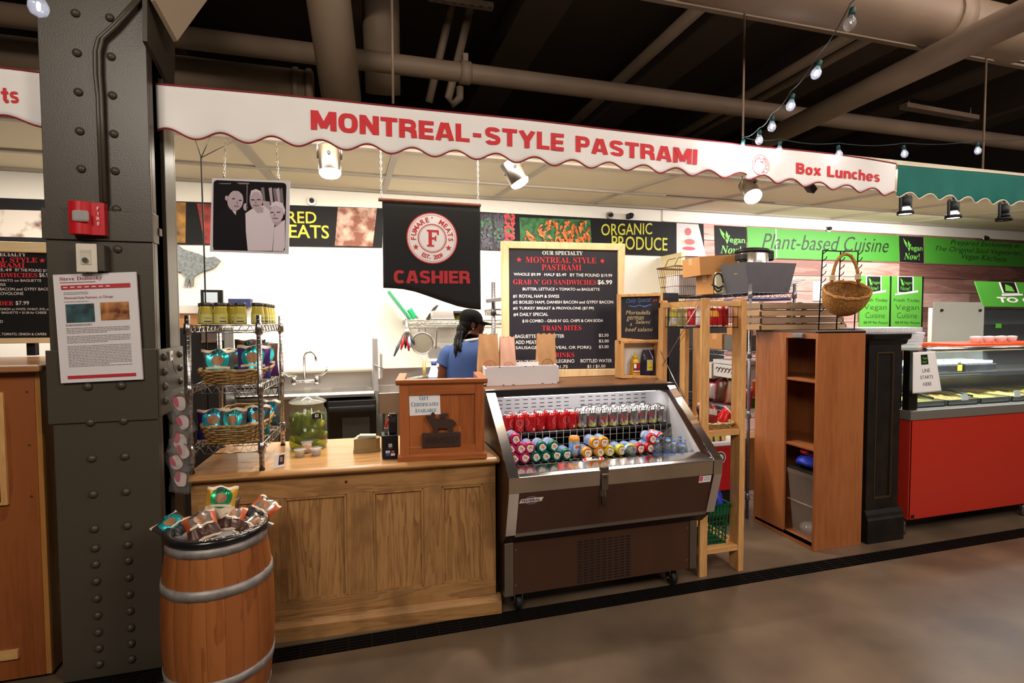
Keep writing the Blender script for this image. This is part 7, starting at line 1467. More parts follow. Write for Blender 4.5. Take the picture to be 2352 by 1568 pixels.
zt2 = MZ[0]+.005
carton('upright brown cardboard box under the long box on the wire shelving', MX0-.06, MX0+.30, 4.02, 4.27, zt2, zt2+.175)
carton('long brown cardboard box lying tilted on the upright box', MX0-.16, MX0+.36, 4.02, 4.33, zt2+.18, zt2+.345, None, (R(0), R(-4), R(-6)))
t = thing('wire_bin', 'rusty wire basket of white papers at the far end of the shelving', 'basket', (3.25, 4.62, zt2)); m = MB(); x0, x1, y0, y1 = 2.93, 3.26, 4.5, 4.82; zt3 = zt2+.29
for z, g in ((zt2, .04), (zt2+.1, .025), (zt2+.2, .01), (zt3, 0)): m.tube([(x0+g, y0+g, z), (x1-g, y0+g, z), (x1-g, y1-g, z), (x0+g, y1-g, z)], .004 if z < zt3 else .010, 5, 0, True)
for k in range(14): u = k/13; x = x0+(x1-x0)*u; xg = x0+.04+(x1-x0-.08)*u; m.tube([(x, y0, zt3), (xg, y0+.04, zt2), (xg, y1-.04, zt2), (x, y1, zt3)], .0022, 4)
for k in range(10): u = k/9; y = y0+(y1-y0)*u; yg = y0+.04+(y1-y0-.08)*u; m.tube([(x0, y, zt3), (x0+.04, yg, zt2), (x1-.04, yg, zt2), (x1, y, zt3)], .0022, 4)
for y in (y0+.03, y0+.2): m.tube([(x0+.01, y, zt3), (x0+.05, y, zt3+.08), (x0+.14, y, zt3+.1)], .004, 5)
m.build('wire_frame', mat('rust_wire', '#6a4a30', .6, .4), t); MB().cbox((3.10, 4.66, zt2+.115), (.22, .2, .21), (0, 0, .1)).build('liner', mat('liner_white', '#d8d0d0', .6), t, bevel=.01)
t = thing('grey_bin', 'grey slant-sided open bin on the wire shelving top', 'bin', (3.29, 3.78, zt2)); z0, z1 = zt2, zt2+.245; cx_, cy_ = 3.29, 3.82; m = MB(); bo, to = (.20, .14), (.255, .16)
vs = [Vector((cx_+sx*w, cy_+sy*d, z)) for (w, d, z) in ((bo[0], bo[1], z0), (to[0], to[1], z1), (to[0]-.012, to[1]-.012, z1), (bo[0]-.012, bo[1]-.012, z0+.012)) for sx, sy in ((-1, -1), (1, -1), (1, 1), (-1, 1))]
m.add(vs, [(j*4+k, j*4+(k+1) % 4, (j+1)*4+(k+1) % 4, (j+1)*4+k) for j in range(3) for k in range(4)]+[(3, 2, 1, 0), (12, 13, 14, 15)]); m.build('bin', mat('bin_grey', '#55535a', .6, var=.1, vs=10), t); m = MB(); m.cbox((cx_-.235, cy_-.02, z1-.07), (.004, .04, .04)); m.build('sticker', mat('sticker_tan', '#8a7a50', .6), t)
t = thing('slow_cooker', 'steel electric cooker with a black lid rim sitting in the grey bin', 'cooker', (3.27, 3.84, zt2+.09)); c_ = Vector((3.24, 3.83, zt2+.0125))
MB().lathe([(.10, .0), (.125, .02), (.13, .05), (.13, .33), (.125, .335)], c_, 30).build('body', CHROME, t); MB().lathe([(.132, .325), (.142, .33), (.142, .348), (.13, .358), (.06, .372), (.001, .375)], c_, 30).build('lid', BLACK, t)
for s, hh in ((-1, .285), (1, .305)): MB().cbox(c_+Vector((s*.135, -.03, hh)), (.055, .10, .055 if s < 0 else .09)).build('handle', BLACK, t, bevel=.012)
t = thing('food_slicer', 'cream appliance base with a looped black cord beside the grey bin', 'appliance', (3.16, 3.98, zt2)); c_ = pt(1655, 655, Y=3.95); MB().box(c_.x-.02, c_.x+.12, 3.99, 4.012, zt2+.001, zt2+.19).build('body', mat('appliance_cream', '#c9c4a4', .4), t, bevel=.01)
m = MB(); m.tube([(c_.x-.0+.05*math.cos(a), 3.982, zt2+.1+.08*math.sin(a)) for a in [k*math.pi/8 for k in range(15)]], .006, 6); m.tube([(c_.x-.07, 3.975, zt2+.08), (c_.x, 3.975, zt2+.05), (c_.x+.05, 3.98, zt2+.07)], .007, 6); m.build('cable', BLACK, t)
tw = thing('towel_pile', 'pile of white paper towels on the wire shelving, under the wicker basket', 'towels', (3.6, 3.85, zt2)); m = MB()
for k in range(9): o = len(m.v); m.sheet(lambda u, v: Vector((3.36+.025*k+u*.42, 4.0+.22*v, zt2+.025+.014*k+.012*math.sin(7*u+k)+.008*math.cos(9*v+k))), 12, 6)
m.build('paper', PAPER, tw, solid=.012)
bt_ = MB().box(3.09, 3.50, 3.66, 4.0, 1.80, 1.815); tag(bt_.build('sheet_tray', mat('tray_blue', '#3a55b0', .4), bevel=.004), 'blue tray lying under the top of the wire shelving', 'tray')
# goods further down the shelving, seen between the pine posts
zA, zB, zC_ = MZ[1]+.005, MZ[2]+.005, MZ[3]+.005
carton('tan cardboard box on the second wire shelf', MX0+.02, MX0+.22, 4.0, 4.2, zA, zA+.14); carton('grey box right of the tan one on the second wire shelf', MX0+.02, MX0+.3, 3.8, 3.97, zA, zA+.13, mat('box_grey', '#5e5c5a', .6), tape=False, name='grey_box'); carton('small brown carton on top of the grey box, second wire shelf', MX0+.03, MX0+.2, 3.82, 3.95, zA+.132, zA+.22); carton('dark box at the far end of the second wire shelf', MX0+.02, MX0+.3, 4.25, 4.6, zA, zA+.2, mat('box_dark', '#3c3a38', .6), tape=False, name='grey_box')
carton('flat white carton on top of the stack, third wire shelf', MX0+.02, MX0+.34, 3.80, 4.12, zB+.365, zB+.40, mat('box_white', '#c4bfbe', .6), tape=False, name='white_carton')
t = carton('white carton with brown swirl print, third wire shelf', MX0+.01, MX0+.34, 3.82, 4.10, zB+.25, zB+.36, mat('box_white', '#c4bfbe', .6), tape=False, name='white_carton')
m = MB()
for k in range(5): m.tube([(MX0+.008, 3.86+.045*k+.02*math.cos(a), zB+.315+.018*math.sin(a)) for a in [j*math.pi/6 for j in range(10)]], .004, 4)
m.build('swirl_print', mat('swirl_brown', '#4a2c28', .6), t)
carton('white carton with orange edge, third wire shelf', MX0+.02, MX0+.2, 4.14, 4.3, zB+.22, zB+.36, mat('box_white2', '#d0c4bc', .6), tape=False, name='white_carton')
random.seed(12)
cols = [('#7c1420', 'dark red'), ('#8fa0c0', 'pale blue'), ('#8a6c54', 'tan'), ('#a81c20', 'red'), ('#4a2a1c', 'brown'), ('#b8202a', 'bright red'), ('#a08c8c', 'grey'), ('#5a1a1c', 'maroon')]
for i in range(8):
    y = 3.74+.075*i; c1, nm_ = cols[i]; pouch('%s bag in the heap on the third wire shelf' % nm_, (MX0+.05+.03*(i % 2), y, zB+(.0 if i % 2 else .02)), R(-75), .13, .17+.03*(i % 3), .06, c1, '#5a2424' if i % 3 else '#7c1420', 'bags heaped on the third wire shelf', -8, 60+i, 'goods_bag', 'bag')
xs0 = pt(1606, 1015, Y=3.56).x
for i in range(4):
    x = xs0+.062*i; t = carton('%s yellow and white striped carton from the left, on the ice chest' % ORD[i], x, x+.058, 3.56, 3.82, .681, .862, mat('stripe_white', '#cfc6b8', .5), tape=False, name='striped_carton', group='striped cartons on the ice chest')
    m = MB(); m.poly([(x, 3.5585, .855), (x+.03, 3.5585, .855), (x+.057, 3.5585, .72), (x+.057, 3.5585, .69), (x+.04, 3.5585, .69)]); m.build('stripe', mat('stripe_yellow', '#d8b82c', .5), t); m = MB(); m.poly([(x+.001, 3.5585, .683), (x+.022, 3.5585, .683), (x+.001, 3.5585, .79)]); m.build('corner_print', mat('stripe_brown', '#5a3424', .5), t)
carton('brown storage carton on the lowest wire shelf', MX0, MX0+.3, 3.70, 4.10, zC_, zC_+.445)
rc = thing('ice_chest', 'red and white ice chest standing between the pine shelf and the shelving', 'ice chest', (2.80, 3.6, 0)); c_ = pt(1690, 1080, Y=3.55)
MB().box(2.62, 2.95, 3.56, 3.86, .28, .64).build('body', mat('chest_red', '#a8161e', .4), rc, bevel=.01); MB().box(2.61, 2.96, 3.55, 3.87, .64, .68).build('lid', mat('chest_white', '#d8d0cc', .4), rc, bevel=.01); m = MB(); f = lambda u, v: Vector((2.74+u, 3.5585, .55+v)); disc(m, f, 0, 0, .05, 0, 24); f2 = lambda u, v: Vector((2.74+u, 3.5578, .55+v)); ring(m, f2, 0, 0, .03, .042, 1, 24); m.poly([f2(-.1, -.22), f2(-.03, -.22), f2(-.03, -.12), f2(-.1, -.12)], 0); m.build('print', [mat('chest_white', '#d8d0cc', .4), BLACK], rc, norm=False); MB().box(2.64, 2.93, 3.58, 3.84, 0, .28).build('stand', BLACK, rc)
for i, (px, py, c1, lab) in enumerate(((1740, 860, '#c85a1c', 'orange bag on the near end of the third wire shelf'), (1742, 905, '#2c7a2a', 'green bag on the near end of the third wire shelf'))): p = pt(px, py+30, Y=3.62); pouch(lab, (p.x+.09, 3.70+.06*i, zB+.001 if i else zB+.10), .1, .16, .15 if i else .16, .05, c1, '#e0d8cc' if not i else c1, None, 0, 80+i, 'goods_bag', 'bag')
# ================================================================ open cabinet, pilaster
CB = wood('cabinet_wood', '#8e4f28', '#a8683a', .4, 'Z', 3, .7, 1.4, .15); CBX = wood('cabinet_wood_across', '#8e4f28', '#a8683a', .4, 'Y', 3, .7, 1.4, .15)
X0, X1, Y0, Y1, ZT = 3.07, 3.497, 2.968, 3.57, 1.555
oc = thing('open_cabinet', 'reddish brown open fronted cabinet with two shelves facing left', 'cabinet', ((X0+X1)/2, (Y0+Y1)/2, 0))
MB().box(X0, X1, Y0, Y0+.02, 0, ZT).build('side_panel', CB, oc, bevel=.002); MB().box(X0, X1, Y1-.02, Y1, 0, ZT).build('side_panel', CB, oc, bevel=.002); MB().box(X1-.015, X1, Y0+.02, Y1-.02, 0, ZT-.01).build('back_panel', CB, oc); MB().box(X0, X1, Y0, Y1, ZT-.01, ZT+.004).build('top', mat('cabinet_top_dark', '#4a3a34', .5), oc)
MB().box(X0, X0+.02, 3.255, Y1-.02, .0, ZT-.01).build('stile', CB, oc, bevel=.002); MB().box(X0, X0+.018, Y0+.02, 3.255, ZT-.05, ZT-.01).build('top_rail', CBX, oc); MB().box(X0, X0+.018, Y0+.02, 3.255, .0, .05).build('bottom_rail', CBX, oc); MB().box(X0, X1-.015, Y0+.02, Y1-.02, .03, .05).build('floor_board', CBX, oc)
for z in (1.21, .725): MB().box(X0+.012, X1-.015, Y0+.02, Y1-.02, z-.018, z).build('shelf_board', CBX, oc, bevel=.002)
MB().cbox((X0-.01, 3.13, ZT-.03), (.03, .1, .03)).build('clip', GP, oc, bevel=.003)
t = thing('clear_tub', 'clear plastic storage tub on the floor of the open cabinet', 'tub', (3.22, 3.14, .05)); m = MB(); vs = [Vector((3.24+sx*w, 3.12+sy*d, z)) for w, d, z in ((.11, .10, .052), (.14, .125, .50), (.145, .13, .50), (.145, .13, .53)) for sx, sy in ((-1, -1), (1, -1), (1, 1), (-1, 1))]; m.add(vs, [(j*4+k, j*4+(k+1) % 4, (j+1)*4+(k+1) % 4, (j+1)*4+k) for j in range(3) for k in range(4)]+[(3, 2, 1, 0)]); m.build('tub', clear('tub_clear', '#d8c8b8', .16, .15), t); MB().tube([(3.095, 3.0, .3), (3.095, 3.24, .3)], .006, 6).build('ridge', clear('tub_clear', '#d8c8b8', .16, .15), t); MB().ball((3.2, 3.12, .10), .08, (1, 1, .55), 14, 8).build('bag_inside', clear('bag_clear', '#e8e0dc', .2, .1), t); MB().box(3.10, 3.38, 2.995, 3.245, .53, .545).build('lid', mat('tub_lid', '#2a2620', .4), t)
def lump(name, label, cat, c_, r, sc, mm_, amp=.008, fr_=50, seed=0):
    m = MB(); m.ball(c_, r, sc, 20, 14)
    for i, v in enumerate(m.v): m.v[i] = v+Vector((math.sin(v.z*fr_+v.y*fr_*.6+seed), math.cos(v.x*fr_+seed), math.sin(v.y*fr_+v.x*fr_*.7)))*amp
    return tag(m.build(name, mm_), label, cat)
lump('plastic_bundle', 'blue plastic bundle on the clear tub in the open cabinet', 'bundle', (3.20, 3.12, .597), .11, (1, .95, .42), BT)
lump('cloth_bundle', 'red cloth bundle with dark straps above the blue plastic bundle', 'bundle', (3.20, 3.12, .672), .082, (1, 1, .38), mat('cloth_red', '#b81c1a', .7, col2='#1c1210', vs=9, thr=(.38, .45)), .006, 60, 2)
# black distressed pilaster
BW_ = mat('pilaster_black', '#1d1712', .45, col2='#0f0c0a', vs=9, spec=.5); BE = mat('pilaster_worn', '#3a2a14', .5)
pl2 = thing('black_pilaster', 'black distressed wooden pilaster between the open cabinet and red counter', 'pilaster', (3.73, 3.2, 0)); px0, px1, py0 = 3.555, 3.86, 2.985
MB().box(px0, px1, py0+.01, 3.5, 0, 1.49).build('body', BW_, pl2); m = MB(); m.box(px0, px0+.07, py0, py0+.012, .24, 1.47).box(px1-.07, px1, py0, py0+.012, .24, 1.47).box(px0+.07, px1-.07, py0, py0+.012, 1.40, 1.47).box(px0+.07, px1-.07, py0, py0+.012, .24, .32); m.build('frame', BW_, pl2, bevel=.004)
m = MB()
for q in (((px0+.075, .325), (px0+.075, 1.395)), ((px1-.075, .325), (px1-.075, 1.395)), ((px0+.075, 1.395), (px1-.075, 1.395)), ((px0+.075, .325), (px1-.075, .325))): m.bar((q[0][0], py0+.004, q[0][1]), (q[1][0], py0+.004, q[1][1]), .008, .012)
m.build('panel_moulding', BE, pl2)
MB().prism([(py0+.02, 1.45), (py0-.005, 1.46), (py0-.012, 1.485), (py0-.035, 1.50), (py0-.04, 1.525), (py0-.04, 1.535), (3.5, 1.535), (3.5, 1.45)], lambda u, v, w: Vector((w, u, v)), px0-.01, px1+.045).build('cornice', BW_, pl2); MB().prism([(py0-.03, 0), (py0-.03, .17), (py0-.022, .185), (py0-.015, .21), (py0, .24), (3.5, .24), (3.5, 0)], lambda u, v, w: Vector((w, u, v)), px0-.012, px1+.03).build('base', BW_, pl2)
# crates lying across cabinet and pilaster
CW = wood('crate_wood', '#6b5442', '#8d7458', .7, 'X', 6, .8); CW2 = wood('crate_wood_pale', '#8a6c4a', '#a98862', .7, 'X', 6, .8)
for k in range(4):
    z = 1.561+.054*k; x0 = 2.945+.004*(k % 2); x1 = 3.78-.03*k*(k % 2); m = MB(); mm_ = CW2 if k in (0, 2) else CW
    m.box(x0, x1, 3.38, 3.392, z, z+.036).box(x0, x1, 3.588, 3.60, z, z+.036); m.build_ = None
    t = thing('flat_crate', ('lowest', 'second lowest', 'second highest', 'topmost')[k]+' flat wooden crate stacked on the open cabinet', 'crate', ((x0+x1)/2, 3.49, z), 'flat wooden crates on the cabinet'); m.build('side_slat', mm_, t, bevel=.002)
    m = MB(); m.box(x0, x0+.012, 3.38, 3.60, z, z+.042).box(x1-.012, x1, 3.38, 3.60, z, z+.042); m.build('end_board', mm_, t, bevel=.002); m = MB()
    m.box(x0+.013, x1-.013, 3.40, 3.585, z, z+.047)
    for x in (x0+.006, x0+.27, (x0+x1)/2, x1-.03): m.box(x, x+.03, 3.393, 3.412, z, z+.053)
    m.build('bottom_slat', CW, t)
# hook stand and wicker basket
hs_ = thing('hook_stand', 'black three-stem stand with barbed hooks on the open cabinet', 'stand', (3.4, 3.1, ZT+.005)); m = MB(); YH2 = 3.14; zb2 = ZT+.0055
tp = [pt(x, y, Y=YH2) for x, y in ((1890, 575), (1931, 577), (1971, 577))]; bt2 = [pt(1880, 757, Y=YH2), pt(1921, 757, Y=YH2), pt(1962, 757, Y=YH2)]
for a, b in zip(tp, bt2):
    m.tube([a, Vector((b.x, YH2, zb2))], .0045, 6); L_ = a.z-zb2
    for k in range(9): q_ = a.lerp(Vector((b.x, YH2, zb2)), (k+.5)/11); m.tube([q_, q_+Vector((.012, -.02, .018)), q_+Vector((.016, -.026, .034))], .0035, 5)
m.tube([tp[0], tp[1], tp[2]], .0045, 6); m.tube([(bt2[0].x, YH2, zb2+.003), (bt2[2].x, YH2, zb2+.003)], .004, 6); m.build('stems', DKMETAL, hs_)
YK = 3.0; c_ = pt(1945, 668, Y=YK); kb = thing('wicker_basket', 'honey wicker basket with a tall handle hanging on the hook stand', 'basket', c_); WH = mat('wicker_honey', '#b9843f', .55, col2='#8a5a26', vs=70)
N3 = Vector((-.22, -.44, .80)).normalized(); U3 = Vector((.96, -.28, -.16)); U3 = (U3-N3*U3.dot(N3)).normalized(); V3 = N3.cross(U3); rx, ry, dp = .15, .128, .19
def bw(t_, k): 
    a = t_*2*math.pi; s_ = math.sqrt(max(0, 1-(k)**2.2)); return c_+U3*(rx*s_*math.cos(a))+V3*(ry*s_*math.sin(a))-N3*(dp*k), (U3*math.cos(a)+V3*math.sin(a))
m = MB()
for r_ in range(34):
    k = r_/34; n = 88; m.tube([(lambda p_, n_: p_+n_*.0035*math.sin(i/n*22*2*math.pi/2*2+r_*math.pi))(*bw(i/n, k)) for i in range(n)], .0042, 5, 0, True)
for i in range(22): m.tube([bw(i/22, k/8*.985)[0] for k in range(9)], .005, 5)
m.build('bowl', WH, kb); m = MB(); m.tube([bw(i/60, 0)[0]+N3*(.004+.004*math.sin(i*1.3)) for i in range(60)], .010, 7, 0, True); m.tube([bw(i/60, 0)[0]+N3*(.010+.004*math.cos(i*1.3)) for i in range(60)], .007, 7, 0, True); m.build('rim', WH, kb)
h0, h1, ht_ = pt(1911, 655, Y=YK+.03), pt(1971, 653, Y=YK-.03), pt(1937, 584, Y=YK)
arc = []
for k in range(17):
    t_ = k/16; a = math.pi*(1-t_); x = (h0.x+h1.x)/2+(h1.x-h0.x)/2*math.cos(a)*1.05; arc.append(Vector((x, h0.y+(h1.y-h0.y)*t_, h0.z+(h1.z-h0.z)*t_+(ht_.z-h0.z)*math.sin(a)**.8)))
m = MB(); m.tube(arc, .011, 8); m.tube([p_+Vector((.004*math.sin(i*1.5), .008*math.cos(i*1.5), .004*math.sin(i*1.5))) for i, p_ in enumerate(arc)], .007, 6); m.build('handle', WH, kb)
m = MB()
for e in (arc[0].lerp(arc[2], .5), arc[-1].lerp(arc[-3], .5)):
    for k in range(4): m.tube([e+Vector((.016*math.cos(a), .016*math.sin(a), -.012+.009*k)) for a in [j*math.pi/5 for j in range(10)]], .0045, 5, 0, True)
m.build('binding', mat('binding_pale', '#d2bd98', .6), kb)
# ================================================================ vegan stall
RDP = mat('counter_red', '#b32c1e', .35, coat=.15); rc2 = thing('hot_counter', 'red fronted hot food counter with a glass case, at the right edge', 'counter', (4.8, 3.4, 0)); rx0, rx1, ry0 = 3.955, 7.2, 2.972
MB().box(rx0, rx1, ry0, ry0+.02, .13, .885).box(rx0-.006, rx0+.014, ry0+.0, 3.75, .13, .885).build('red_panel', RDP, rc2, bevel=.002); MB().box(rx0-.012, rx1, ry0-.008, 3.8, .885, .955).build('steel_band', mat('band_steel', '#8d877e', .35, .5), rc2, bevel=.003); MB().box(rx0+.03, rx1, 3.1, 3.75, .13, .88).build('inner_body', BLACK, rc2)
for x in (rx0+.03, 5.3, 6.6): mb = MB().cyl((x, ry0+.06, .0), (x, ry0+.06, .13), .018); mb.build('leg', CHD, rc2)
MB().box(rx0+.025, rx0+.055, ry0-.003, ry0-.0005, .14, .165).build('badge', BLACK, rc2)
zt4 = 1.405; MB().cyl((rx0+.2, ry0+.06, zt4), (rx1, ry0+.06, zt4), .018, None, 14).build('top_rail', CHROME, rc2); 
for x in (rx0+.05,): MB().box(x-.05, x+.03, ry0+.02, ry0+.07, .955, zt4).build('corner_post', mat('post_dark_steel', '#4c463f', .3, .9), rc2)
MB().box(rx0+.08, rx0+.10, ry0+.03, ry0+.05, .955, 1.3).build('chrome_post', CHROME, rc2)
MB().box(rx0+.1, rx1, ry0+.03, ry0+.036, .955, zt4-.02).build('front_glass', clear('case_glass', '#e8f0f4', .02, .02, tint='#eaf0f0'), rc2); MB().box(rx0, rx1, ry0+.05, 3.7, zt4-.005, zt4+.003).build('top_glass', clear('case_glass', '#e8f0f4', .02, .02, tint='#eaf0f0'), rc2)
MB().box(rx0+.1, rx1, 3.25, 3.68, 1.175, 1.187).build('inner_shelf', SINK, rc2); MB().box(rx0+.02, rx1, 3.70, 3.72, .955, 1.08).build('back_board', SINK, rc2)
MB().box(rx0-.02, rx0+.03, ry0+.1, 3.7, .955, 1.40).build('end_panel', BLACK, rc2)
FD = [('#b8a04a', '#6f7a2c', 'yellow green vegetables'), ('#c9b25c', '#8a5a2a', 'golden potatoes'), ('#8a9a3a', '#c8b060', 'green salad'), ('#a87a3a', '#d8c070', 'brown stew')]
for i in range(7):
    x = rx0+.14+.36*i; t = thing('food_pan', '%s steel food pan from the left inside the hot case' % ORD[i], 'food pan', (x+.16, 3.3, .956), 'food pans in the hot case'); m = MB(); m.box(x, x+.33, 3.06, 3.58, .956, .965).box(x, x+.33, 3.06, 3.068, .956, 1.0).box(x, x+.33, 3.572, 3.58, .956, 1.0).box(x, x+.008, 3.06, 3.58, .956, 1.0).box(x+.322, x+.33, 3.06, 3.58, .956, 1.0); m.build('pan', SINK, t)
    random.seed(20+i); c1, c2_, nm_ = FD[i % 4]; m = MB(); m.sheet(lambda u, v: Vector((x+.012+u*.306, 3.075+.49*v, .985+.02*math.sin(u*math.pi)*math.sin(v*math.pi)+.008*math.sin(17*u+i)*math.cos(13*v))), 14, 16); m.build('food', mat('food_%d' % (i % 4), c1, .5, col2=c2_, vs=45, bump=.6, bs=70), t)
for x, lab in ((4.35, 'black serving tongs lying over the left food pans'), (4.78, 'black serving spoon lying over the middle food pans')): tag(MB().tube([(x, 3.1, 1.015), (x+.06, 3.3, 1.03), (x+.09, 3.42, 1.025)], .009, 7).build('serving_tongs', BLACK), lab, 'tongs')
for x, lab in ((4.62, 'left small white price card in the hot case'), (5.22, 'right small white price card in the hot case')): m = MB(); m.cbox((x, 3.052, 1.02), (.07, .003, .05), (R(-12), 0, 0)); tag(m.build('price_card', PAPER), lab, 'card')
for i in range(3):
    x = rx0+.2+.42*i; t = thing('sauce_tray', '%s black tray of cups on the upper shelf of the hot case, from the left' % ORD[i], 'tray', (x+.18, 3.45, 1.188), 'cup trays in the hot case'); MB().box(x, x+.38, 3.3, 3.6, 1.188, 1.25).build('tray', BLACK, t, bevel=.006); m = MB()
    for j in range(6):
        for k in range(4): m.cyl((x+.04+.06*j, 3.34+.07*k, 1.251), (x+.04+.06*j, 3.34+.07*k, 1.275), .027, None, 10)
    m.build('cup_lids', PAPER, t)
MB().cbox((4.9, 3.28, 1.225), (.05, .003, .05)).build('tag', mat('tag_yellow', '#d8c020', .5)); o = bpy.data.objects['tag']; o.name = 'shelf_card'; tag(o, 'small yellow card on the upper shelf of the hot case', 'card')
area('case_lamp', (5.4, 3.2, 1.385), (5.4, 3.25, .9), 2.8, 30, (.93, .97, 1), .04)
# paper sign
lp = thing('queue_sign', 'white paper reading LINE STARTS HERE hung on the glass case', 'sign', pt(2128, 903, Y=2.955)); q = [(2097, 809), (2148, 806), (2162, 898), (2096, 904)]; f = bil(q, 2.958)
m = MB(); m.sheet(lambda u, v: f(u, v)+Vector((0, -.008*math.sin(u*3)*(1-v), 0)), 24, 24); m.build('sheet', PAPER, lp, solid=.001); m = MB(); f2 = lambda u, v: f(u, v)+Vector((0, -.008*math.sin(u*3)*(1-v)-.0022, 0))
for t_, v_ in (('LINE', .50), ('STARTS', .34), ('HERE', .17)): textc(m, t_, f2, .5, v_, .085, 0, .0, None, .5 if t_ == 'STARTS' else .32, sx=10) if False else text(m, t_, f2, .5-(.24 if t_ == 'STARTS' else .15), .5+(.24 if t_ == 'STARTS' else .15), v_, v_+.085, 0)
m.build('lettering', mat('ink_grey', '#6a666c', .6), lp, norm=False); m = MB(); m.poly([f2(.33, .69), f2(.62, .69), f2(.62, .93), f2(.33, .93)]); m.build('logo_square', BLACK, lp, norm=False); m = MB(); f3 = lambda u, v: f2(u, v)+Vector((0, -.001, 0)); text(m, 'Vegan', f3, .37, .59, .80, .88, 0); text(m, 'Now!', f3, .38, .55, .72, .79, 0); m.build('logo', SGL, lp, norm=False)
# clamshell stack, orange tray, guard panel, signs, display case
cs_ = Vector((4.22, 3.4, 1.409)); CLM = clear('clamshell', '#f4f2f6', .55, .15)
for k in range(5):
    z = 1.4095+.025*k; t = tag(MB().box(4.0+.012*k, 4.36+.008*k, 3.2, 3.5, z, z+.024).build('takeout_box', CLM, bevel=.008), '%s clear takeout box, counted from the bottom of the pile on the case' % ORD[k], 'takeout box', 'clear takeout boxes on the case')
t = thing('lid_nest', 'long nest of clear ribbed lids lying on the takeout boxes', 'lids', (4.0, 3.3, 1.537)); m = MB()
for k in range(28): x = 3.71+.021*k; m.box(x, x+.012, 3.15, 3.45, 1.5365, 1.575)
m.box(3.71, 4.29, 3.17, 3.43, 1.5365, 1.568); m.build('lids', CLM, t, bevel=.003)
t = thing('orange_tray', 'orange tray with white cups on the glass case top', 'tray', (5.3, 3.3, zt4+.003)); MB().box(4.72, 5.9, 3.12, 3.5, zt4+.0035, zt4+.03).build('tray', mat('tray_orange', '#e8501c', .4), t, bevel=.006)
for i in range(7): x = 5.02+.075*i; tag(MB().lathe([(.026, zt4+.031), (.034, zt4+.075), (.036, zt4+.08), (.03, zt4+.085), (.001, zt4+.088)], (x, 3.25+.03*(i % 2), 0), 16).build('paper_cup', PAPER), '%s white cup from the left on the orange tray' % ORD[i], 'cup', 'white cups on the orange tray')
a, b = pt(2147, 693, Y=4.0), pt(2256, 850, Y=4.0); t = thing('guard_panel', 'grey guard panel with two bolts behind the glass case', 'panel', (a.x, 4.0, b.z)); m = MB(); w_ = b.x-a.x; m.prism([(a.x, 1.0), (b.x, 1.0), (b.x, a.z-.05), (b.x-.05, a.z), (a.x, a.z)], lambda u, v, w: Vector((u, w, v)), 4.0, 4.02); m.build('sheet', mat('panel_grey', '#9d9f96', .5), t); m = MB(); m.cyl((a.x+.09, 3.998, a.z-.085), (a.x+.09, 3.985, a.z-.085), .014, None, 10).cyl((b.x-.07, 3.998, a.z-.085), (b.x-.07, 3.985, a.z-.085), .014, None, 10); m.build('bolt', BLACK, t); MB().box(a.x+.05, b.x-.05, 4.0, 4.05, .0, 1.0).build('stand', CHD, t)
tg_ = thing('togo_sign', 'slanted green sign reading TO GO above the glass display', 'sign', pt(2300, 705, Y=4.3)); q = [(2238, 646), (2400, 650), (2420, 706), (2258, 704)]
P = [pt(*p_, Y=4.45 if i < 2 else 4.3) for i, p_ in enumerate(q)]; f = lambda u, v: P[3].lerp(P[2], u).lerp(P[0].lerp(P[1], u), v); nrm = (P[2]-P[3]).cross(P[0]-P[3]).normalized(); fo_ = lambda d: (lambda u, v: f(u, v)+nrm*d)
m = MB(); m.add([f(0, 0), f(1, 0), f(1, 1), f(0, 1)], [(0, 1, 2, 3)]); m.build('panel', SG, tg_, solid=.01); m = MB(); text(m, 'TO GO', fo_(.007), .22, .88, .16, .38, 0, .04); m.build('lettering', PAPER, tg_, norm=False); m = MB(); m.add([fo_(.007)(u, v) for u, v in ((.32, .52), (.56, .52), (.56, .98), (.32, .98))], [(0, 1, 2, 3)], 1); m.add([fo_(.008)(u, v) for u, v in ((.345, .55), (.54, .55), (.54, .98), (.345, .98))], [(0, 1, 2, 3)], 0); m.add([fo_(.009)(u, v) for u, v in ((.37, .62), (.5, .6), (.48, .8), (.4, .9))], [(0, 1, 2, 3)], 2); m.add([fo_(.008)(u, v) for u, v in ((.30, .42), (.60, .45), (.60, .52), (.30, .49))], [(0, 1, 2, 3)], 1); m.build('logo', [BLACK, PAPER, SGL], tg_, norm=False)
dc = thing('display_case', 'glass fronted drinks display case under the slanted green sign', 'display case', (7.2, 4.6, 0)); a, b = pt(2258, 708, Y=4.32), pt(2400, 860, Y=4.32); MB().box(a.x, 8.2, 4.6, 4.9, .2, a.z).build('body', mat('case_grey', '#8c8a92', .4), dc); m = MB()
for z in (a.z-.02, 1.55, 1.35): m.box(a.x, 8.2, 4.32, 4.6, z, z+.02)
m.build('shelf', SINK, dc); MB().box(a.x, 8.2, 4.315, 4.32, 1.3, a.z).build('glass', clear('case_glass', '#e8f0f4', .02, .02, tint='#eaf0f0'), dc); MB().box(a.x-.03, a.x, 4.31, 4.9, .2, a.z+.02).build('end_panel', WHITE, dc); p = pt(2293, 748, Y=4.31); MB().cbox((p.x, 4.308, p.z), (.09, .004, .05)).build('price_strip', mat('strip_green', '#5cb83c', .5), dc)
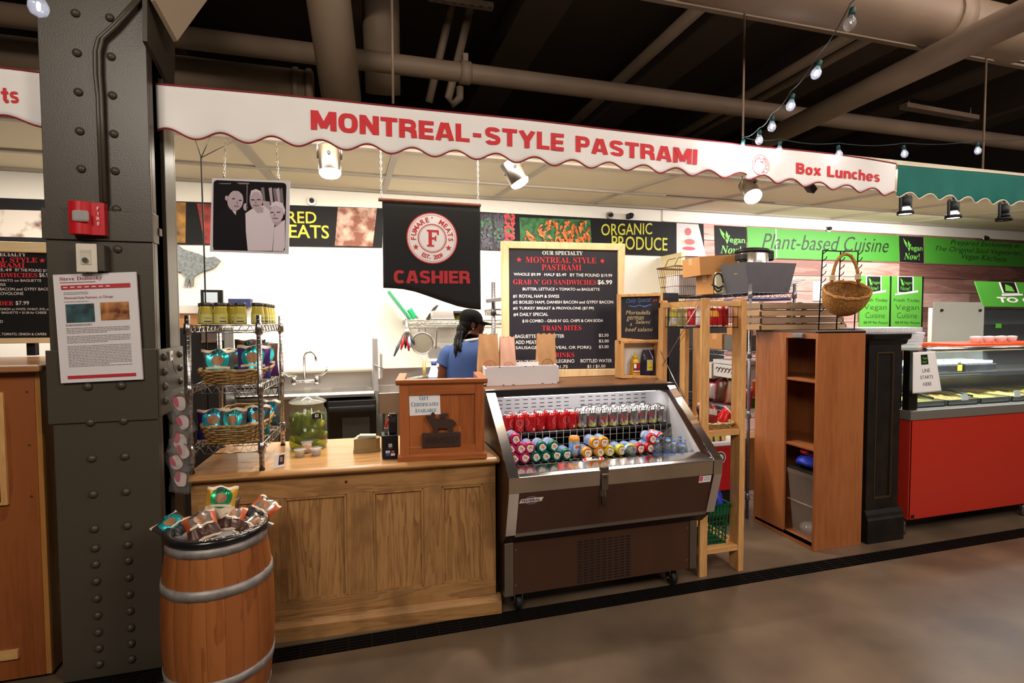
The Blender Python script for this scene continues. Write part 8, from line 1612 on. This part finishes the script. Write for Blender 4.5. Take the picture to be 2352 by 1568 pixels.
# two hanging posters
for i, (xa, xb, lab) in enumerate(((1975, 2044, 'left green poster about vegan cuisine, partly behind the wicker basket'), (2047, 2118, 'right green poster about fresh vegan cuisine'))):
    q = [(xa, 633+i), (xb, 634+i), (xb+1, 760), (xa, 759)]; Yp = 5.565; t = thing('poster', lab, 'poster', pt((xa+xb)/2, 760, Y=Yp)); P = [pt(*p_, Y=Yp) for p_ in q]; quad(MB(), q, Yp, .03).build('sheet', SG if False else mat('poster_green', '#63b544', .5), t); f = bil(q, Yp-.001)
    m = MB(); rq(m, f, .2, .72, .70, 1.0, 1); m.build('logo_border', [PAPER, PAPER], t, norm=False); f2 = lambda u, v: f(u, v)+Vector((0, -.0008, 0)); f3 = lambda u, v: f(u, v)+Vector((0, -.0016, 0)); m = MB(); rq(m, f2, .24, .68, .71, .99, 0); m.poly([f3(.12, .65), f3(.86, .71), f3(.86, .75), f3(.12, .68)], 1); text(m, 'Vegan', f3, .36, .68, .84, .91, 2); text(m, 'Now!', f3, .30, .60, .74, .82, 2); m.poly([f3(.28, .97), f3(.34, .83), f3(.42, .84), f3(.36, .93)], 2); m.build('logo', [SBK, PAPER, SGL], t, norm=False)
    m = MB()
    for s_, u0, u1, v0, v1, of in (('Fresh Today', .08, .92, .52, .59, .0), ('Vegan', .13, .88, .36, .48, -.012), ('Cuisine', .18, .82, .235, .335, -.012), ('$8.99 Per Pound', .12, .9, .125, .175, .0)): text(m, s_, f3, u0, u1, v0, v1, 0, of)
    m.build('lettering', mat('poster_ink', '#2f5a24', .6), t, norm=False)
    MB().box(P[1].x+.005, P[1].x+.03, Yp-.002, Yp+.015, P[2].z, P[1].z).build('edge_strip', BLACK, t)
t = tag(MB().box(pt(1868, 690, Y=5.57).x, pt(1944, 690, Y=5.57).x, 5.57, 5.59, pt(1900, 690, Y=5.45).z, pt(1900, 645, Y=5.45).z).build('paper_notice', PAPER), 'white paper notice on the planks behind the wicker basket', 'notice')
# steam drifting over the food
st = MB().ball((5.12, 3.35, 1.22), .2, (1.1, .5, 1.15), 16, 12); sm_ = bpy.data.materials.new('steam'); sm_.use_nodes = True; nt = sm_.node_tree; nt.nodes.remove(nt.nodes['Principled BSDF']); vol = nt.nodes.new('ShaderNodeVolumePrincipled'); vol.inputs['Color'].default_value = (.95, .95, .97, 1)
tc = nt.nodes.new('ShaderNodeTexCoord'); nz = nt.nodes.new('ShaderNodeTexNoise'); nz.inputs['Scale'].default_value = 6; nt.links.new(tc.outputs['Object'], nz.inputs[0]); mr = nt.nodes.new('ShaderNodeMapRange'); mr.inputs[1].default_value = .45; mr.inputs[2].default_value = .7; mr.inputs[4].default_value = 6.0; nt.links.new(nz.outputs[0], mr.inputs[0]); vs_ = nt.nodes.new('ShaderNodeVectorMath'); vs_.operation = 'DISTANCE'; vs_.inputs[1].default_value = (.5, .5, .5); nt.links.new(tc.outputs['Generated'], vs_.inputs[0]); fo2 = nt.nodes.new('ShaderNodeMapRange'); fo2.inputs[1].default_value = .1; fo2.inputs[2].default_value = .48; fo2.inputs[3].default_value = 1; fo2.inputs[4].default_value = 0; nt.links.new(vs_.outputs['Value'], fo2.inputs[0]); ml = nt.nodes.new('ShaderNodeMath'); ml.operation = 'MULTIPLY'; nt.links.new(fo2.outputs[0], ml.inputs[0]); nt.links.new(mr.outputs[0], ml.inputs[1]); nt.links.new(ml.outputs[0], vol.inputs['Density']); nt.links.new(vol.outputs[0], nt.nodes['Material Output'].inputs['Volume'])
tag(st.build('steam', sm_), 'wisp of white steam over the food at the right edge', 'steam', None, 'stuff')
# ================================================================ spotlights and the string of bulbs
LAMPW = mat('lamp_glow', '#ffffff', .3, emit='#f4f2ff', es=14); BRS = mat('lamp_steel', '#a39a94', .3, 1)
def canlight(label, p, d, r, L, power, tgt, ang=95, name='spotlight', mm_=BRS):
    p = Vector(p); d = Vector(d).normalized(); t = thing(name, label, 'spotlight', p-d*L/2, 'silver spotlights under the awning' if mm_ is BRS else None)
    q = d.to_track_quat('Z', 'Y').to_matrix(); mb = MB(); mb.lathe([(.001, -L/2), (r*.9, -L/2), (r, -L/2+.01), (r, L/2-.012), (r*.96, L/2)], p, 28, 0, q, cap=False); mb.build('housing', mm_, t)
    MB().lathe([(r*.98, L/2-.008), (r*.98, L/2+.006), (r*.80, L/2+.022), (r*.4, L/2+.03), (.0005, L/2+.032)], p, 28, 0, q, cap=False).build('lamp_face', LAMPW, t)
    sd_ = d.cross(Vector((0, 1, 0))).normalized(); top = Vector((p.x, p.y, zc(p.y)-.0))
    m = MB(); 
    for s in (-1, 1): m.tube([p+sd_*s*(r+.004), p+sd_*s*(r+.004)+Vector((0, 0, L*.55)), Vector((p.x, p.y, p.z+L*.75))], .005, 6)
    m.cyl((p.x, p.y, p.z+L*.72), (p.x, p.y, top.z-.001), .008).cyl((p.x, p.y, top.z-.02), (p.x, p.y, top.z-.0005), .03); m.build('bracket', mm_, t)
    m = MB(); fr_ = Vector((-d.x*0, -1, 0)); fr_ = (fr_-d*fr_.dot(d)).normalized(); m.cyl(p-d*L*.1+fr_*(r-.002), p-d*L*.1+fr_*(r+.008), .011, None, 12); m.build('knob', BLACK, t)
    if power: spot('lamp', p+d*(L/2+.06), tgt, power, ang, (1, .96, .95), .8, .04)
    return t
p = pt(757, 366, Y=3.3); canlight('leftmost silver spotlight, shining straight down under the awning', p, (.02, -.10, -1), .062, .155, 60, (p.x+.1, 3.6, 0), 120)
p = pt(1180, 394, Y=3.3); canlight('middle silver spotlight, tilted to the right under the awning', p, (.50, -.06, -.86), .062, .15, 60, (p.x+.5, 3.1, 0), 110)
p = pt(1722, 436, Y=3.3); canlight('rightmost silver spotlight, glaring at the awning seam', p, (-.12, -.62, -.78), .062, .15, 55, (p.x-.5, 2.7, 0), 110)
LBK = mat('lamp_black', '#060606', .7, spec=.2)
def cage(label, px, py, lit, tilt=0):
    p = pt(px, py, Y=3.3); t = thing('track_light', label, 'spotlight', p, 'black caged track lights'); m = MB(); r = .055
    for sx in (-1, 1): m.bar(p+Vector((sx*r, 0, .06)), p+Vector((sx*r*.95, 0, -.07)), .012, .02)
    m.lathe([(r*.95, -.085), (r*1.05, -.085), (r*1.05, -.06), (r*.95, -.06)], p, 24, cap=False); m.tube([p+Vector((0, 0, .06)), Vector((p.x, p.y, zc(3.3)-.001))], .008, 8); m.bar(p+Vector((-r, 0, .06)), p+Vector((r, 0, .06)), .012, .02); m.build('cage', LBK, t)
    MB().cyl(p+Vector((0, 0, .055)), p+Vector((0, 0, -.02)), .034, None, 18).build('housing', LBK, t); MB().cyl(p+Vector((0, 0, -.02)), p+Vector((0, 0, -.05)), .026, .045, 18).build('reflector', clear('reflector', '#d8d8d8', .3, .1) if lit else LBK, t)
    MB().lathe([(.05, -.07), (.045, -.08), (.0005, -.085)], p, 20, cap=False).build('lamp_face', LAMPW if lit else mat('lamp_off', '#3a3836', .3), t)
    if lit: spot('lamp', p+Vector((0, 0, -.12)), p+Vector((.1, .5, -2)), 22, 110, (.96, .96, 1), .8, .03)
cage('lit black caged track light nearest the white awning', 2080, 468, True); cage('lit black caged track light, middle of the three', 2190, 478, True); cage('unlit black caged track light at the right', 2306, 484, False)
p = pt(1862, 432, Y=3.05); t = thing('awning_speaker', 'small black box lamp tilted under the Box Lunches awning', 'speaker', p); MB().cbox(p, (.06, .06, .045), (.4, .5, .3)).build('box', BLACK, t, bevel=.006); MB().cyl(p+Vector((0, .02, .02)), (p.x, p.y+.02, zc(3.07)-.001), .006).build('stem', BLACK, t)
m = MB(); P = [pt(*q, Y=4.6) for q in ((1530, 500), (1590, 480), (1660, 450), (1720, 428), (1780, 420))]; m.tube([Vector((q.x, 4.6, zc(4.6)-.03+.0*i)) for i, q in enumerate(P)], .004, 5)
tag(m.build('cable', BLACK), 'thin black cable clipped along the canopy ceiling', 'cable')
# string lights: one strand with its sockets and bulbs
sl = thing('string_lights', 'strand of clear bulbs swooping to the awning seam then along the awning', 'string lights', pt(1705, 338, Y=2.9)); BG = clear('bulb_glass', '#f4f6ff', .14, .02); FIL = mat('bulb_filament', '#ffffff', .3, emit='#e8ecff', es=45); SOC = mat('socket_green', '#16403c', .5)
bl = [(2040, -60, 1.2, 1), (1953, 48, 1.62, 0), (1876, 163, 1.98, 1), (1817, 238, 2.28, 1), (1773, 287, 2.54, 1), (1744, 318, 2.76, 1), (1705, 338, 2.90, 1), (1790, 342, 2.90, 1), (1927, 351, 2.90, 1), (2077, 350, 2.90, 1), (2246, 343, 2.90, 1), (2400, 330, 2.88, 1)]
CP = []
for i, (x, y, Y, lit) in enumerate(bl):
    p = pt(x, y, Y=Y); rb_ = .0225; tilt = Euler((0, R((-18, 14, 20, 12, 4, 2, 10, 6, -12, -14, -10, -8)[i] if i else 0), 0)).to_matrix(); top = p+Vector((0, 0, .045)); CP.append(top+Vector((0, 0, .02)))
    so = MB().lathe([(.012, .018), (.0125, .048), (.008, .052)], p, 12, 0, tilt).build('socket', SOC, sl)
    MB().lathe([(.010, .02), (.014, .012), (rb_, -.006), (rb_*1.02, -.014), (rb_*.8, -.028), (rb_*.4, -.036), (.0005, -.038)], p, 18, 0, tilt, cap=False).build('bulb', BG, so)
    if i not in (0, 11): MB().ball(p+Vector((0, 0, -.008)), .006, (1, 1, 2.0), 8, 6).build('filament', FIL if lit else STEEL, so)
m = MB(); pts = []
for a, b in zip(CP, CP[1:]):
    for k in range(6): q = a.lerp(b, k/6); q.z -= .018*math.sin(math.pi*k/6); pts.append(q)
m.tube(pts+[CP[-1]], .0028, 6); m.build('cable', mat('cable_green', '#1c3230', .5), sl)
l = bpy.data.lights.new('bulb', 'POINT'); l.energy = 3.5; l.shadow_soft_size = .02; l.color = (1, .97, 1); o = bpy.data.objects.new('bulb', l); C.objects.link(o); o.location = pt(1705, 346, Y=2.86)
p = pt(88, 6, Y=1.7); sl2 = thing('hanging_bulb', 'clear bulb at the very top left corner of the picture', 'bulb', p); MB().lathe([(.012, .018), (.0125, .048), (.008, .052)], p, 12).build('socket', SOC, sl2); MB().lathe([(.010, .02), (.014, .012), (.0225, -.006), (.023, -.014), (.018, -.028), (.0005, -.038)], p, 18, cap=False).build('bulb', BG, sl2); MB().tube([p+Vector((0, 0, .05)), p+Vector((.02, 0, 2.4))], .003, 6).build('line', BLACK, sl2); MB().ball(p+Vector((0, 0, -.008)), .0045, (1, 1, 2.2), 8, 6).build('filament', FIL, sl2)
